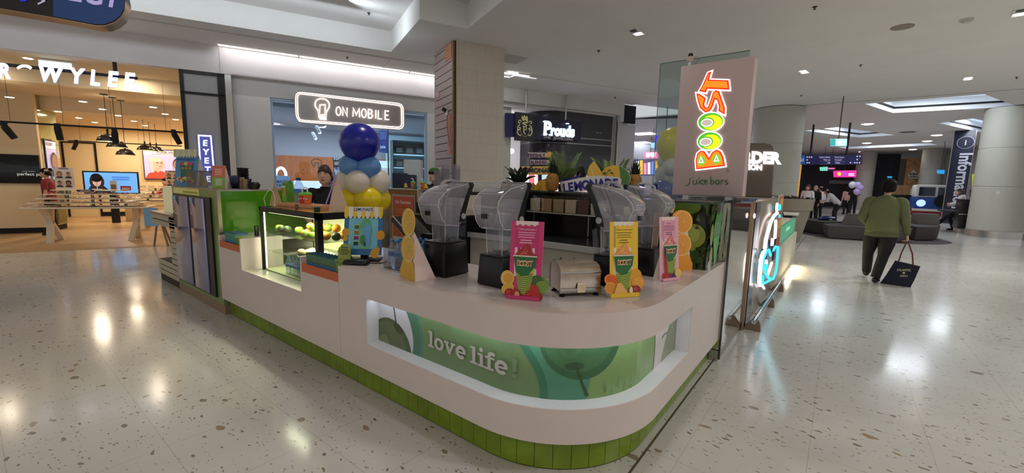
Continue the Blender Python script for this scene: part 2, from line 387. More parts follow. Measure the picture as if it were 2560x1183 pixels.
# pixel ray helper: metres seen through a measured image point of the photograph (2560 x 1183)
def ray(px, py): return CR*((px-1280)/FPX)+CD*((py-591.5)/FPX)+CF
def atz(px, py, z=0.0):
    d = ray(px, py); return EYE+d*((z-EYE.z)/d.z)
def atd(px, py, dist):
    d = ray(px, py); return EYE+d*(dist/math.hypot(d.x, d.y))
def atg(px, py, g):
    d = ray(px, py); p = EYE+d*(g/d.dot(GX)); return p.dot(FX), p.z
# ================================================================== THE SETTING
FLOOR = floor_material()
b = MB(); b.poly([(-26, -9, 0), (24, -9, 0), (24, 62, 0), (-26, 62, 0)], [(0, 1, 2, 3)]); struct(b, 'floor', FLOOR)
DARKJ = M('joint_dark', (92, 82, 72), 0.6)
b = MB(); b.box(-0.785, -0.772, -9, 17.4, 0.0, 0.0015); struct(b, 'trim_1', DARKJ)
WOODFLOOR = wood_material('shop_oak_floor', (206, 172, 130), (176, 142, 104), 2.2, 'X', 0.35, planks=0.18)
RZ = R(66.07)                                    # the mall frame as an object rotation
ORG = (0, 0, 0)
def mall(mb, name, mats, kind=True, **k):
    o = mb.build(name, mats, rz=RZ, **k)
    if kind: o['kind'] = 'structure'
    return o
ZC = 4.45
def holed(outer, holes, z, flip=True):
    t = bmesh.new(); edges = []
    for loop in [outer]+holes:
        vs = [t.verts.new((x, y, z)) for x, y in loop]
        edges += [t.edges.new((vs[k], vs[(k+1) % len(vs)])) for k in range(len(vs))]
    bmesh.ops.triangle_fill(t, edges=edges, use_beauty=True)
    t.verts.index_update(); pts = [tuple(v.co) for v in t.verts]; fs = [[v.index for v in f.verts] for f in t.faces]; t.free(); return pts, fs
def w2(f, g): p = fg(f, g); return (p.x, p.y)
# near ceiling with the stepped void over the kiosk front
void = [(-9.5, 10.19), (2.28, 10.19), (2.28, 7.88), (3.2, 7.88), (3.2, -7.5), (-9.5, -7.5)]
outer = [w2(-14, 10.19), w2(-14, 14), (-6.4, 18.25), (24, 18.25), (24, -9), w2(3.2, -12), w2(-14, -12)]
outer = [w2(-16, -11), w2(-16, 11.72), w2(5.6, 11.72), w2(5.6, 11.8), w2(11.2, 11.8), (-4.6, 18.25), (24, 18.25), (24, -11)]
pts, fs = holed(outer, [[w2(*p) for p in void]], ZC)
b = MB(); b.poly(pts, fs)
n = len(void); ring0 = [tuple(fg(f, g, ZC)) for f, g in void]; ring1 = [tuple(fg(f, g, 4.90)) for f, g in void]
b.poly(ring0+ring1, [(k, (k+1) % n, n+(k+1) % n, n+k) for k in range(n)]+[list(range(n, 2*n))])
struct(b, 'ceiling', CEIL)
# shallow step of the ceiling strip in front of the shops, and its slot light
b = MB(); b.box(-16, 5.6, 10.70, 11.72, ZC-0.035, ZC-0.004); b.box(5.6, 11.2, 10.2, 11.80, ZC-0.035, ZC-0.004); mall(b, 'ceiling', M('ceiling_strip', (232, 228, 224), 0.7))
b = MB(); b.box(2.37, 2.375, 10.705, 11.6, ZC-0.037, ZC-0.034); mall(b, 'trim_2', M('shadow_gap', (120, 116, 112), 0.8))
LED = glow('led_slot', (255, 252, 250), 5.0)
b = MB()
for f0, f1 in ((-1.13, 0.42), (0.47, 3.05), (3.1, 4.25), (4.3, 5.5)): b.box(f0, f1, 11.56, 11.64, ZC-0.045, ZC-0.036)
ob = mall(b, 'slot_light', LED, kind=False); tag(ob, 'long white light slot in the ceiling above the phone shop facade', 'light')
b = MB(); b.box(5.3, 5.95, 10.20, 10.26, ZC-0.045, ZC-0.036); ob = mall(b, 'slot_light', LED, kind=False); tag(ob, 'short white light slot in the ceiling right of the tiled column', 'light')

# far ceiling beyond the step, with four skylight coffers
coff = [[(0.35, 19.2), (3.12, 19.0), (4.45, 22.18), (1.28, 21.96)], [(-1.82, 26.6), (-0.39, 25.87), (2.0, 30.74), (0.51, 31.4)],
        [(3.06, 26.1), (3.9, 25.0), (6.6, 30.8), (5.46, 31.6)], [(-0.5, 38.2), (4.0, 36.6), (4.6, 38.4), (0.1, 40)]]
pts, fs = holed([(-14, 18.25), (24, 18.25), (24, 62), (-14, 62)], coff, 4.50)
b = MB(); b.poly(pts, fs); b.poly([(-14, 18.25, 4.45), (24, 18.25, 4.45), (24, 18.25, 4.5), (-14, 18.25, 4.5)], [(0, 1, 2, 3)])
struct(b, 'ceiling', M('far_ceiling_paint', (232, 228, 226), 0.8))
b = MB(); b.poly([(-5, 18.2, 4.449), (24, 18.2, 4.449), (24, 18.25, 4.449), (-5, 18.25, 4.449)], [(0, 1, 2, 3)]); struct(b, 'trim_3', M('shadow_gap2', (96, 92, 84), 0.8))
for k, q in enumerate(coff):
    t = thing('ceiling_coffer', ['large bright skylight coffer nearest the ceiling step', 'bright slanting coffer above the hanging direction sign', 'bright coffer beside the big round column at the right edge', 'farthest thin bright coffer behind the far column'][k], 'light', (0, 0, 0), group='skylight coffers')
    b = MB(); r0 = [(x, y, 4.5) for x, y in q]; r1 = [(x, y, 4.95) for x, y in q]
    b.poly(r0+r1, [(j, (j+1) % 4, 4+(j+1) % 4, 4+j) for j in range(4)]); b.build('frame', M('coffer_white', (240, 242, 245), 0.7), t)
    b = MB(); cx = sum(p[0] for p in q)/4; cy = sum(p[1] for p in q)/4; b.poly([(cx+(x-cx)*.97, cy+(y-cy)*.97, 4.94) for x, y in q], [(0, 1, 2, 3)]); b.build('diffuser', glow('coffer_diffuser', (205, 225, 250), 0.95), t)
    b = MB(); b.sweep([(cx+(x-cx)*.985, cy+(y-cy)*.985) for x, y in q+q[:1]], [(0, 4.66), (0, 4.72), (-.03, 4.72), (-.03, 4.66)]); b.build('dark_slot', BLACKM, t)
    area('coffer_light', (cx, cy, 4.9), 1.5, [110, 110, 90, 90][k], (0.85, 0.92, 1.0), 1.5)

# ---------------- downlights, sprinklers and ceiling fittings (near ceiling)
def twin_light(px, py, lab, on, e=26, turn=0.0):
    p = atz(px, py, ZC); t = thing('twin_downlight', lab, 'light', p, RZ+turn, 'square twin downlights in the near ceiling')
    b = MB()
    for s in (-0.1, 0.1):
        b.box(s-0.095, s+0.095, -0.1, -0.085, -0.012, 0.0); b.box(s-0.095, s+0.095, 0.085, 0.1, -0.012, 0.0); b.box(s-0.095, s-0.085, -0.1, 0.1, -0.012, 0); b.box(s+0.085, s+0.095, -0.1, 0.1, -0.012, 0)
    b.build('frame', WHITE, t)
    for s, k in ((-0.1, on[0]), (0.1, on[1])):
        b = MB(); b.cyl(s, 0, -0.010, -0.002, 0.062, 20); b.build('lamp', glow('downlight_lens', (255, 250, 240), 14) if k else BLACK, t)
    spot('downlight_beam', p+Vector((0, 0, -0.03)), e, (1.0, 0.93, 0.84), 130, 0.8, 0.07)
twin_light(1590, 80, 'twin downlight in the ceiling left of the tall juice sign', (0, 1), 90, 0.3)
twin_light(2010, 179, 'twin downlight with both lamps lit above the round column', (1, 1), 75, 0.3)
twin_light(2420, 196, 'twin downlight near the ceiling step at the far right', (1, 1), 60, 0.3)
twin_light(2552, 30, 'twin downlight cut off by the upper right corner', (0, 1), 60, 0.3)
_sp = M('sprinkler_metal', (70, 66, 60), 0.4, metal=0.8)
def sprinkler(p, lab):
    b = MB(); b.cyl(0, 0, -0.006, 0, 0.035, 12); b.cyl(0, 0, -0.035, 0, 0.010, 8); b.cyl(0, 0, -0.040, -0.036, 0.022, 10)
    tag(b.build('sprinkler_head', _sp, loc=p), lab, 'sprinkler', 'ceiling sprinklers')
for (px, py, lab) in ((1497, 126, 'ceiling sprinkler right of the tiled column'), (2037, 17, 'ceiling sprinkler near the top edge right of the sign'), (2152, 162, 'ceiling sprinkler right of the lit twin lamps'), (2542, 193, 'ceiling sprinkler at the right edge'), (2003, 238, 'ceiling sprinkler just above the round column')):
    sprinkler(atz(px, py, ZC), lab)
sprinkler(atz(922, 32, 4.90), 'sprinkler high in the raised ceiling above the shops'); sprinkler(atz(868, 143, ZC-0.035), 'sprinkler in the pale strip above the phone shop')
sprinkler(atz(1538, 243, ZC-0.035), 'sprinkler in the pale strip above the jewellery shop')
b = MB(); b.cyl(0, 0, -0.012, 0, 0.16, 28); tag(b.build('ceiling_speaker', M('speaker_grille', (150, 140, 128), 0.8), loc=atz(2256, 67, ZC)), 'round beige speaker grille flush in the ceiling', 'speaker')
b = MB(); b.cyl(0, 0, -0.03, 0, 0.085, 20); b.cyl(0, 0, -0.055, -0.03, 0.06, 16); tag(b.build('smoke_detector', M('detector_white', (205, 200, 190), 0.5), loc=atz(2417, 48, ZC)), 'round white detector on the ceiling at the upper right', 'detector')
b = MB(); b.box(-0.3, 0.3, -0.3, 0.3, -0.006, 0); tag(b.build('access_panel', M('panel_grey', (196, 192, 188), 0.7), loc=atz(1278, 148, ZC)-Vector((0, 0, .002)), rz=RZ), 'square access panel in the ceiling right of the tiled column', 'panel')
# far round downlights
for k, (px, py) in enumerate(((2169, 309), (2342, 337), (2318, 352), (2167, 357), (2456, 366), (2282, 373), (2155, 379))):
    p = atz(px, py, 4.5); t = thing('round_downlight', 'round downlight in the far ceiling, %s' % ['nearest, under the largest coffer', 'right of the black vent', 'below the black vent', 'above the hanging direction sign', 'right of the information pillar', 'left of the wood panelled column', 'lowest, beside the far column', 'beside the thin far coffer'][k], 'light', p, group='round downlights in the far ceiling')
    b = MB(); b.lathe([(0.24, -0.015), (0.24, 0.0), (0.29, 0.0), (0.29, -0.02), (0.24, -0.02)], n=20); b.build('frame', WHITE, t)
    b = MB(); b.lathe([(0.24, -0.004), (0.20, -0.04), (0.10, -0.06), (0.001, -0.065)], n=20); b.build('lamp', glow('far_downlight_lens', (255, 252, 245), 6), t)
    spot('far_downlight_beam', p+Vector((0, 0, -0.03)), 60, (1, 0.97, 0.93), 140, 0.8, 0.12)
b = MB(); b.box(-0.35, 0.35, -0.35, 0.35, -0.01, 0, 0); b.box(-0.25, 0.25, -0.2, 0.2, -0.014, -0.010, 1); tag(b.build('ceiling_vent', [M('vent_frame', (190, 185, 180), 0.6), BLACKM], loc=atz(2269, 330, 4.5)), 'dark square vent in the far ceiling', 'vent')

# ---------------- columns
COLGREY = noisy(M('column_stone', (186, 184, 172), 0.55), 2, 0.02)
def round_column(p, r, lab, joints, base, top=4.5, mat=COLGREY):
    t = thing('round_column', lab, 'column', p)
    b = MB(); zs = [base]+joints+[top-0.02]; prof = []
    for k, zz in enumerate(zs):
        if 0 < k < len(zs)-1: prof += [(r, zz-0.02), (r-0.012, zz-0.012), (r-0.012, zz+0.012), (r, zz+0.02)]
        else: prof.append((r, zz))
    b.lathe(prof, n=48); b.build('shaft', mat, t)
    if base: b = MB(); b.lathe([(r+0.02, 0), (r+0.02, base)], n=48); b.build('base', STEEL, t)
    b = MB(); b.lathe([(r-0.06, top-0.02), (r-0.06, top)], n=32); b.build('collar', BLACKM, t)
_p = atd(1938, 380, 18.7); round_column((_p.x, _p.y, 0), 0.82, 'thick round grey column behind the juice sign and planter', [1.75, 3.15], 0.0, ZC)
_p = atd(2504, 450, 22.9); round_column((_p.x, _p.y, 0), 0.68, 'thick round grey column at the right edge with steel base', [1.78, 3.1], 0.24)
_p = atd(2160, 450, 43.5); round_column((_p.x, _p.y, 0), 0.62, 'pale round column behind the person in the olive jacket', [1.8, 3.1], 0.0)
_p = atd(2326, 450, 42.3); round_column((_p.x, _p.y, 0), 0.62, 'pale round column between wood panelling and information pillar', [1.9, 3.1], 0.25)
b = MB(); b.box(-0.04, 0.04, -0.01, 0.01, -0.05, 0.05); p = atd(2496, 482, 21.6)
tag(b.build('wall_socket', WHITE, loc=(p.x, p.y, p.z), rz=0.2), 'small white box on the big column at the right edge', 'socket')

# tiled square column with slatted side inside the kiosk
TILE = M('mosaic_tile', (196, 182, 164), 0.35); _b = bs(TILE); _t = nd(TILE, 'ShaderNodeTexCoord'); _r = nd(TILE, 'ShaderNodeTexBrick'); _r.offset = 0
_m = nd(TILE, 'ShaderNodeMapping'); _m.inputs['Rotation'].default_value = (R(90), 0, 0)
_r.inputs['Scale'].default_value = 1; _r.inputs['Mortar Size'].default_value = 0.0025; _r.inputs['Brick Width'].default_value = 0.030; _r.inputs['Row Height'].default_value = 0.30
_r.inputs['Color1'].default_value = lin((222, 208, 194)); _r.inputs['Color2'].default_value = lin((216, 202, 187)); _r.inputs['Mortar'].default_value = lin((186, 170, 154))
lk(TILE, _t.outputs['Object'], _m.inputs[0]); lk(TILE, _m.outputs[0], _r.inputs['Vector']); lk(TILE, _r.outputs[0], _b.inputs['Base Color'])
PLANK = noisy(wood_material('grey_wood_plank', (176, 158, 150), (152, 134, 126), 2.0, 'Y', 0.5), 1, 0.0)
colm = thing('square_column', 'square column with fine beige tiles and grey slats on its left face', 'column', fg(3.24, 8.62), RZ)
b = MB(); b.box(0.02, 1.14, 0, 1.24, 0, ZC-0.001); b.build('tiled_shaft', TILE, colm)
b = MB()
z = 0.25
while z < 4.40:
    b.box(-0.04, 0.018, 0.07, 1.26, z, min(z+0.150, 4.44)); z += 0.166
b.box(-0.012, 0.018, 0.0, 1.25, 0, 4.44, 1); b.build('slat_panel', [PLANK, M('slat_gap', (70, 58, 50), 0.8)], colm)
b = MB(); b.box(-0.045, 0.0, 0.015, 0.07, 0, 4.44, 0); b.build('edge_post', wood_material('oak_edge', (150, 112, 72), (128, 92, 58), 3, 'Z'), colm)
b = MB(); b.box(0.022, 0.036, -0.03, 0.01, 0, 4.44); b.build('corner_strip', M('beige_trim', (206, 190, 168), 0.5), colm)
b = MB(); b.box(-0.052, -0.02, 0.10, 0.50, 4.12, 4.43, 0); b.box(-0.052, -0.02, 0.90, 1.20, 3.46, 3.58, 1); b.box(-0.052, -0.02, 0.13, 0.33, 2.15, 3.00, 0); b.box(-0.052, -0.02, 0.10, 1.15, 1.83, 1.90, 1)
b.build('coloured_slats', [M('terracotta_slat', (196, 130, 104), 0.5), M('pink_slat', (206, 168, 170), 0.5)], colm)
cm = thing('security_camera', 'small black camera on a white bracket on the slatted column', 'camera', fg(3.18, 8.95, 3.02), RZ)
b = MB(); b.box(-0.03, 0.0, -0.05, 0.02, -0.05, 0.05, bev=0.006); b.build('bracket', WHITE, cm)
b = MB(); b.box(-0.14, -0.04, -0.02, 0.06, 0.0, 0.07, bev=0.015, T=Matrix.Rotation(0.5, 4, 'Y')); b.build('camera_body', BLACK, cm)
b = MB(); b.tube([(-0.01, -0.03, -0.05), (-0.025, -0.08, -0.25), (-0.02, -0.15, -0.5), (-0.02, -0.23, -0.72)], 0.006); b.build('cable', M('red_brown_cable', (110, 50, 40), 0.6), cm)

# ---------------- facade of the eyewear and phone shops
FAC = noisy(M('facade_paint', (222, 216, 214), 0.75), 2, 0.015)
b = MB(); b.box(-16, 5.9, 11.70, 11.86, 3.83, ZC+0.02); mall(b, 'wall_left', FAC)
b = MB(); b.box(-1.135, -1.130, 11.695, 11.70, 3.83, ZC-0.03); mall(b, 'trim_4', M('seam_grey', (150, 146, 142), 0.8))
# phone-shop front: frame wall with a window opening
G2 = 11.86
fl, zt = atg(675, 243, G2); fr, _ = atg(1068, 300, G2)
b = MB(); b.box(-0.95, fl, G2, G2+0.3, 0, 3.83); b.box(fr, 6.3, G2, G2+0.3, 0, 3.83); b.box(fl, fr, G2, G2+0.3, zt, 3.83); mall(b, 'wall_left', noisy(M('phone_shop_front', (216, 212, 208), 0.7), 2, 0.02))
b = MB(); b.box(-0.95, 6.3, 11.70, 11.87, 3.832, 3.86); mall(b, 'trim_5', FAC)
# steel jamb and black-framed frosted panel
b = MB(); b.box(-1.06, -0.94, 11.72, 11.95, 0, 3.83); ob = mall(b, 'steel_jamb', STEEL, kind=False); tag(ob, 'tall steel jamb between the black framed panel and phone shop', 'jamb')
fp = thing('framed_panel', 'tall grey frosted panel in a black frame beside the eyewear shop', 'panel', fg(-1.88, 11.72), RZ)
b = MB(); b.box(0, 0.07, 0, 0.1, 0, 3.83); b.box(0.68, 0.82, 0, 0.1, 0, 3.83); b.box(0, 0.82, 0, 0.1, 3.76, 3.83); b.box(0, 0.8, 0, 0.1, 3.33, 3.38); b.build('frame', BLACK, fp)
b = MB(); b.box(0.06, 0.70, 0.03, 0.05, 0, 3.78); b.build('frosted_glass', noisy(M('frosted_grey', (168, 166, 166), 0.45), 3, 0.02), fp)
# left shop ceiling, floor, walls (eyewear shop)
SHOPW = noisy(M('cream_wall', (236, 214, 172), 0.7), 2, 0.015); SHOPC = M('cream_ceiling', (240, 222, 190), 0.8)
b = MB(); b.box(-16, -1.1, 11.72, 20.6, 0.0, 0.004); mall(b, 'floor', WOODFLOOR)
b = MB(); b.box(-16, -1.1, 11.86, 20.6, 3.84, 3.9); b.box(-16, -1.1, 13.4, 20.6, 3.50, 3.84); b.box(-16, -1.1, 15.6, 20.6, 3.17, 3.5); mall(b, 'ceiling', SHOPC)
b = MB(); b.box(-16, -1.1, 20.5, 20.7, 0, 3.9); b.box(-1.12, -1.08, 11.8, 20.6, 0, 3.83); mall(b, 'wall_back', SHOPW)
b = MB(); b.box(-7.0, -4.1, 20.47, 20.5, 0, 0.001); b.box(-5.85, -3.8, 20.46, 20.5, 0.0, 0.16); mall(b, 'baseboard_back', BLACKM)
b = MB(); b.box(-6.72, -6.67, 20.46, 20.50, 0, 2.62); b.box(-5.87, -5.82, 20.46, 20.50, 0, 2.62); b.box(-6.72, -5.82, 20.46, 20.50, 2.58, 2.62); mall(b, 'door_1', BLACKM)
b = MB(); b.box(-16, -5.43, 15.3, 15.42, 0.14, 3.5); b.box(-5.55, -5.43, 15.42, 16.4, 0.14, 3.5); mall(b, 'wall_left', SHOPW)
b = MB(); b.box(-16, -5.45, 15.29, 15.3, 0.0, 0.14); b.box(-5.54, -5.44, 15.3, 16.4, 0, 0.14); mall(b, 'baseboard_left', BLACKM)
b = MB(); b.box(-5.43, -5.425, 15.43, 16.4, 0.14, 3.5); mall(b, 'window_1', M('mirror_panel', (176, 182, 140), 0.08, metal=0.8))
# phone shop interior
PW = M('phone_shop_wall', (205, 205, 210), 0.7); BW = wood_material('ply_wall', (240, 140, 62), (218, 118, 48), 1.4, 'Z', 0.4)
b = MB(); b.box(-0.9, 6.2, 12.2, 17.1, 3.30, 3.4); mall(b, 'ceiling', M('phone_shop_ceiling', (215, 222, 230), 0.8))
b = MB(); b.box(-0.9, 6.2, 17.0, 17.1, 2.32, 3.3, 0); b.box(-0.9, 6.2, 17.0, 17.1, 0, 2.32, 1); b.box(-0.95, -0.9, 12.16, 17.1, 0, 3.4, 0); b.box(6.2, 6.3, 12.16, 17.1, 0, 3.4, 0); mall(b, 'wall_back', [PW, BW])
b = MB(); b.box(-0.9, 6.2, 12.16, 17.1, 0, 0.004); mall(b, 'floor', M('phone_shop_floor', (170, 170, 172), 0.3))
b = MB(); b.box(fl, fr, G2+0.10, G2+0.108, 0.0, zt); mall(b, 'window_2', glass('shop_glass_blue', (226, 238, 250), tint=0.97))
b = MB(); f_, z_ = atg(970, 350, G2+0.1); b.box(f_-0.012, f_+0.012, G2+0.08, G2+0.13, 0, zt); b.box(fl, fl+0.05, G2+0.05, G2+0.15, 0, zt, 1); b.box(fr-0.05, fr, G2+0.05, G2+0.15, 0, zt, 1); b.box(fl, fr, G2+0.04, G2+0.16, zt-0.06, zt, 1)
mall(b, 'trim_6', [M('mullion', (60, 74, 80), 0.4), M('reveal_blue', (175, 200, 225), 0.5)])
mall_area('phone_shop_light', 2.0, 14.6, 3.28, 4.5, 2.4, 110, (0.97, 0.98, 1.0), (0, 0, -1))
for f_, g_, z_, e_ in ((-5.6, 13.0, 3.8, 14), (-3.0, 13.0, 3.8, 14), (-5.0, 16.6, 3.12, 40), (-2.6, 16.6, 3.12, 40), (-4.8, 19.2, 3.12, 45), (-2.8, 19.2, 3.12, 45)): mall_area('eyewear_shop_light', f_, g_, z_, 0.25, 0.25, e_, (1.0, 0.85, 0.62), (0, 0, -1))

# ---------------- jewellery shop to the right of the column
b = MB(); b.box(5.9, 10.78, 11.80, 12.0, 4.02, ZC+0.02); mall(b, 'wall_right', noisy(M('bulkhead_paint', (206, 203, 198), 0.75), 2, 0.02))
b = MB()
b.cyl(10.78, 11.93, 3.8, ZC, 0.13, 16); b.box(10.62, 11.2, 12.0, 12.3, 0, ZC); b.box(11.2, 11.6, 12.0, 12.3, 0, 3.75); mall(b, 'wall_right', M('pillar_white', (200, 200, 200), 0.6))
b = MB(); b.box(10.9, 11.45, 11.86, 11.95, 3.78, 4.40); mall(b, 'trim_7', BLACKM)
b = MB(); b.box(5.9, 10.7, 12.0, 17.0, 3.98, 4.05); mall(b, 'ceiling', M('jeweller_ceiling', (225, 222, 220), 0.8))
b = MB(); b.box(6.3, 13, 16.9, 17.0, 0, 4.0); b.box(10.7, 10.8, 12.3, 17, 0, 4.0); mall(b, 'wall_back', M('jeweller_wall', (222, 220, 222), 0.7))
mall_area('jeweller_light', 7.6, 14.6, 3.9, 2.5, 2.5, 100, (0.98, 0.98, 1.0), (0, 0, -1))
# dark curved fascia
b = MB(); f0, _z = atg(1346, 400, 12.4); path = [(f0, 13.6), (f0+0.02, 13.0)]
for k in range(9): a = pi+pi/2*k/8; path.append((f0+0.9+0.9*cos(a), 12.95+0.75*sin(a)))
path += [(9.6, 12.15), (10.56, 12.12)]
pr = [(0, 1.86), (0.10, 1.86), (0.10, 3.97), (0, 3.97)]
b.sweep(path, [(q-0.05, zz) for q, zz in pr], smooth=True)
b.sweep(path, [(0.052, 3.12), (0.058, 3.12), (0.058, 3.15), (0.052, 3.15)], 1); b.sweep(path, [(0.052, 2.92), (0.058, 2.92), (0.058, 2.95), (0.052, 2.95)], 1); b.sweep(path, [(0.052, 1.90), (0.058, 1.90), (0.058, 1.92), (0.052, 1.92)], 1)
ob = mall(b, 'curved_fascia', [M('dark_fascia', (44, 42, 48), 0.28, coat=0.4), M('silver_line', (150, 148, 150), 0.3, metal=1.0)], kind=False); tag(ob, 'dark curved fascia with thin silver lines above the jewellery windows', 'fascia')
b = MB(); b.box(10.66, 10.72, 11.9, 12.1, 0, 3.95); ob = mall(b, 'steel_jamb', STEEL, kind=False); tag(ob, 'slim steel edge at the right end of the jewellery shop', 'jamb')
# ================================================================== JUICE KIOSK: the white counter
YF, XR, RC, CX, CY = 1.69, -0.755, 0.75, -1.505, 2.44; ZT = 0.927; YE = 4.10
def outline(q=0.0, x0=-5.46, y1=YE, n=26):
    """outer line of the counter moved outwards by q"""
    r = RC+q; p = [(x0, YF-q)]
    x = x0
    p += [(CX+r*sin(pi/2*k/n), CY-r*cos(pi/2*k/n)) for k in range(n+1)] + [(XR+q, y1)]
    return p
def band(mb, z0, z1, x0, y1, i=0, th=0.10):
    mb.sweep(outline(0, x0, y1), [(0, z0), (0, z1), (-th, z1), (-th, z0)], i, smooth=True)
GREEN_TILE = noisy(M('green_tile', (118, 142, 32), 0.22, spec=0.6), 6, 0.18, rough=0.05)
GROUT = M('dark_grout', (44, 48, 26), 0.8)
ctr = thing('juice_counter', 'long white rounded juice bar counter with recessed green window band and green tiled foot', 'counter')
b = MB()
band(b, 0.20, 0.40, -2.62, 3.10); band(b, 0.742, ZT, -2.62, 3.10)
P = lambda x0, x1, z0, z1: b.box(x0, x1, YF, YF+0.10, z0, z1)
b.box(-2.972, -2.62, YF, YF+0.10, 0.20, ZT); b.box(XR-0.10, XR, 3.10, YE, 0.20, ZT)
b.box(-3.55, -2.97, YF, YF+0.10, 0.20, 0.80); b.box(-3.575, -3.55, YF, YF+0.15, 0.20, ZT)
b.box(-4.845, -3.575, YF, YF+0.10, 0.20, 0.62); b.box(-4.87, -4.845, YF, YF+0.42, 0.20, 0.945)
b.box(-5.43, -4.87, YF, YF+0.10, 0.20, 0.80); b.box(-5.46, -5.43, YF, YF+0.10, 0.20, ZT)
b.box(-2.972, -2.953, YF+0.10, 1.90, 0.78, ZT)
b.sweep(outline(-0.12, -5.46), [(0, 0.0), (0, 0.34), (-0.05, 0.34), (-0.05, 0)], 0)
b.sweep(outline(-0.02, -5.46), [(0, 0.20), (0, 0.215), (-0.2, 0.215), (-0.2, 0.20)], 0)
b.build('body', CORIAN, ctr)
b = MB(); oo = outline(-0.0995, -2.953)
b.prism([(x, y) for x, y in oo]+[(-1.50, YE), (-1.50, 2.46), (-2.953, 2.46)], ZT-0.03, ZT)
b.box(-3.54, -2.953, 1.87, 2.46, ZT-0.03, ZT)
b.box(-4.845, -3.575, YF+0.10, 2.46, 0.60, 0.62); b.box(-5.46, -4.87, 1.90, 2.46, ZT-0.03, ZT)
b.box(-3.545, -2.972, YF+0.1, 1.87, 0.775, 0.80); b.box(-5.43, -4.87, YF+0.1, 1.90, 0.775, 0.80)
b.build('worktop', noisy(M('worktop_white', (214, 204, 202), 0.16, spec=0.5), 5, 0.015), ctr)
b = MB(); b.box(-5.4, -2.6, 2.42, 2.44, 0.06, 0.90); b.box(-2.6, -1.5, 2.42, 2.44, 0.06, 0.897); b.box(-1.50, -1.48, 2.44, YE, 0.06, 0.897); b.build('inner_panel', M('inner_cream', (206, 200, 184), 0.5), ctr)
# toe of green tiles
b = MB(); b.sweep(outline(-0.075, -5.45, 4.06), [(0, 0), (0, 0.2), (-0.03, 0.2), (-0.03, 0)], 1)
op = outline(-0.072, -5.45, 4.06, 60)
seg = [0.0]
for k in range(1, len(op)): seg.append(seg[-1]+math.dist(op[k], op[k-1]))
def along(path, seg, s):
    s = max(0, min(s, seg[-1]-1e-6)); k = 0
    while seg[k+1] < s: k += 1
    t = (s-seg[k])/(seg[k+1]-seg[k]); a, c = path[k], path[k+1]
    return (a[0]+(c[0]-a[0])*t, a[1]+(c[1]-a[1])*t), ((c[0]-a[0])/(seg[k+1]-seg[k]), (c[1]-a[1])/(seg[k+1]-seg[k]))
s = 0.0; w = 0.1035
while s < seg[-1]:
    e = min(s+w, seg[-1]); g = 0.0016
    for z0, z1 in ((0.006, 0.158), (0.161, 0.2)):
        pa, da = along(op, seg, s+g); pb, db = along(op, seg, e-g)
        b.poly([(pa[0], pa[1], z0), (pb[0], pb[1], z0), (pb[0], pb[1], z1), (pa[0], pa[1], z1), (pa[0]-da[1]*.01, pa[1]+da[0]*.01, z0), (pb[0]-db[1]*.01, pb[1]+db[0]*.01, z0), (pb[0]-db[1]*.01, pb[1]+db[0]*.01, z1), (pa[0]-da[1]*.01, pa[1]+da[0]*.01, z1)],
               [(0, 1, 2, 3), (0, 4, 5, 1), (3, 2, 6, 7), (0, 3, 7, 4), (1, 5, 6, 2)])
    s = e
b.build('tiled_foot', [GREEN_TILE, GROUT], ctr)
# recess: sill and reveals, then the curved printed window
RECW = M('recess_white', (226, 226, 230), 0.35)
b = MB(); b.sweep(outline(-0.004, -2.62, 3.10), [(0, 0.392), (0, 0.402), (-0.115, 0.402), (-0.115, 0.392)], smooth=True)
b.sweep(outline(-0.004, -2.62, 3.10), [(0, 0.74), (0, 0.748), (-0.115, 0.748), (-0.115, 0.74)], smooth=True)
b.box(-2.625, -2.615, YF+0.005, YF+0.115, 0.40, 0.742); b.box(XR-0.115, XR-0.005, 3.095, 3.105, 0.40, 0.742); b.build('recess_lining', RECW, ctr)
QW = -0.105; LA = CX+2.62; RA = RC+QW; LB = RA*pi/2
def curvemap(u, v, w):
    if u < LA: return (-2.62+u, YF-QW-w, v)
    if u < LA+LB: a = (u-LA)/RA; return (CX+(RA+w)*sin(a), CY-(RA+w)*cos(a), v)
    return (CX+RA+w, CY+(u-LA-LB), v)
LT = LA+LB+0.66
A = Art(0.0004); Gc = (114, 142, 98); Tc = (84, 140, 112)
A.rect(0, 0.40, LT, 0.75, Gc)
def reg(left, right, col): A.poly(left+right[::-1], col)
bez = lambda p, q, r, n=10: [((1-t)**2*p[0]+2*t*(1-t)*q[0]+t*t*r[0], (1-t)**2*p[1]+2*t*(1-t)*q[1]+t*t*r[1]) for t in [k/n for k in range(n+1)]]
reg([(0, 0.75), (0, 0.40)], bez((0.43, 0.75), (0.53, 0.56), (0.49, 0.40)), Tc)
reg([(0, 0.75), (0, 0.40)], bez((0.40, 0.75), (0.50, 0.56), (0.46, 0.40)), (78, 126, 100))
reg([(0, 0.75), (0, 0.40)], bez((0.28, 0.75), (0.44, 0.56), (0.389, 0.40)), (206, 206, 212))
def apple(u, v, r, c1, c2, c3):
    A.ell(u, v, r, r*0.97, c1, 40); A.ell(u-r*.06, v+r*.04, r*.86, r*.82, c2, 36); A.ell(u-r*.28, v-r*.02, r*.30, r*.42, c3, 24); 
apple(0.14, 0.365, 0.243, (84, 98, 66), (98, 112, 76), (122, 134, 92)); A.ell(0.235, 0.545, 0.05, 0.03, (66, 80, 54), 20, -0.5)
A.stroke([(0.175, 0.745), (0.198, 0.66), (0.215, 0.575)], [0.012, 0.010, 0.014], (70, 74, 58))
reg(bez((1.24, 0.75), (1.43, 0.56), (1.416, 0.40)), bez((1.34, 0.75), (1.52, 0.56), (1.50, 0.40)), (66, 122, 92))
reg(bez((1.30, 0.75), (1.47, 0.56), (1.46, 0.40)), [(1.80, 0.75), (1.70, 0.55), (1.67, 0.40)], Tc)
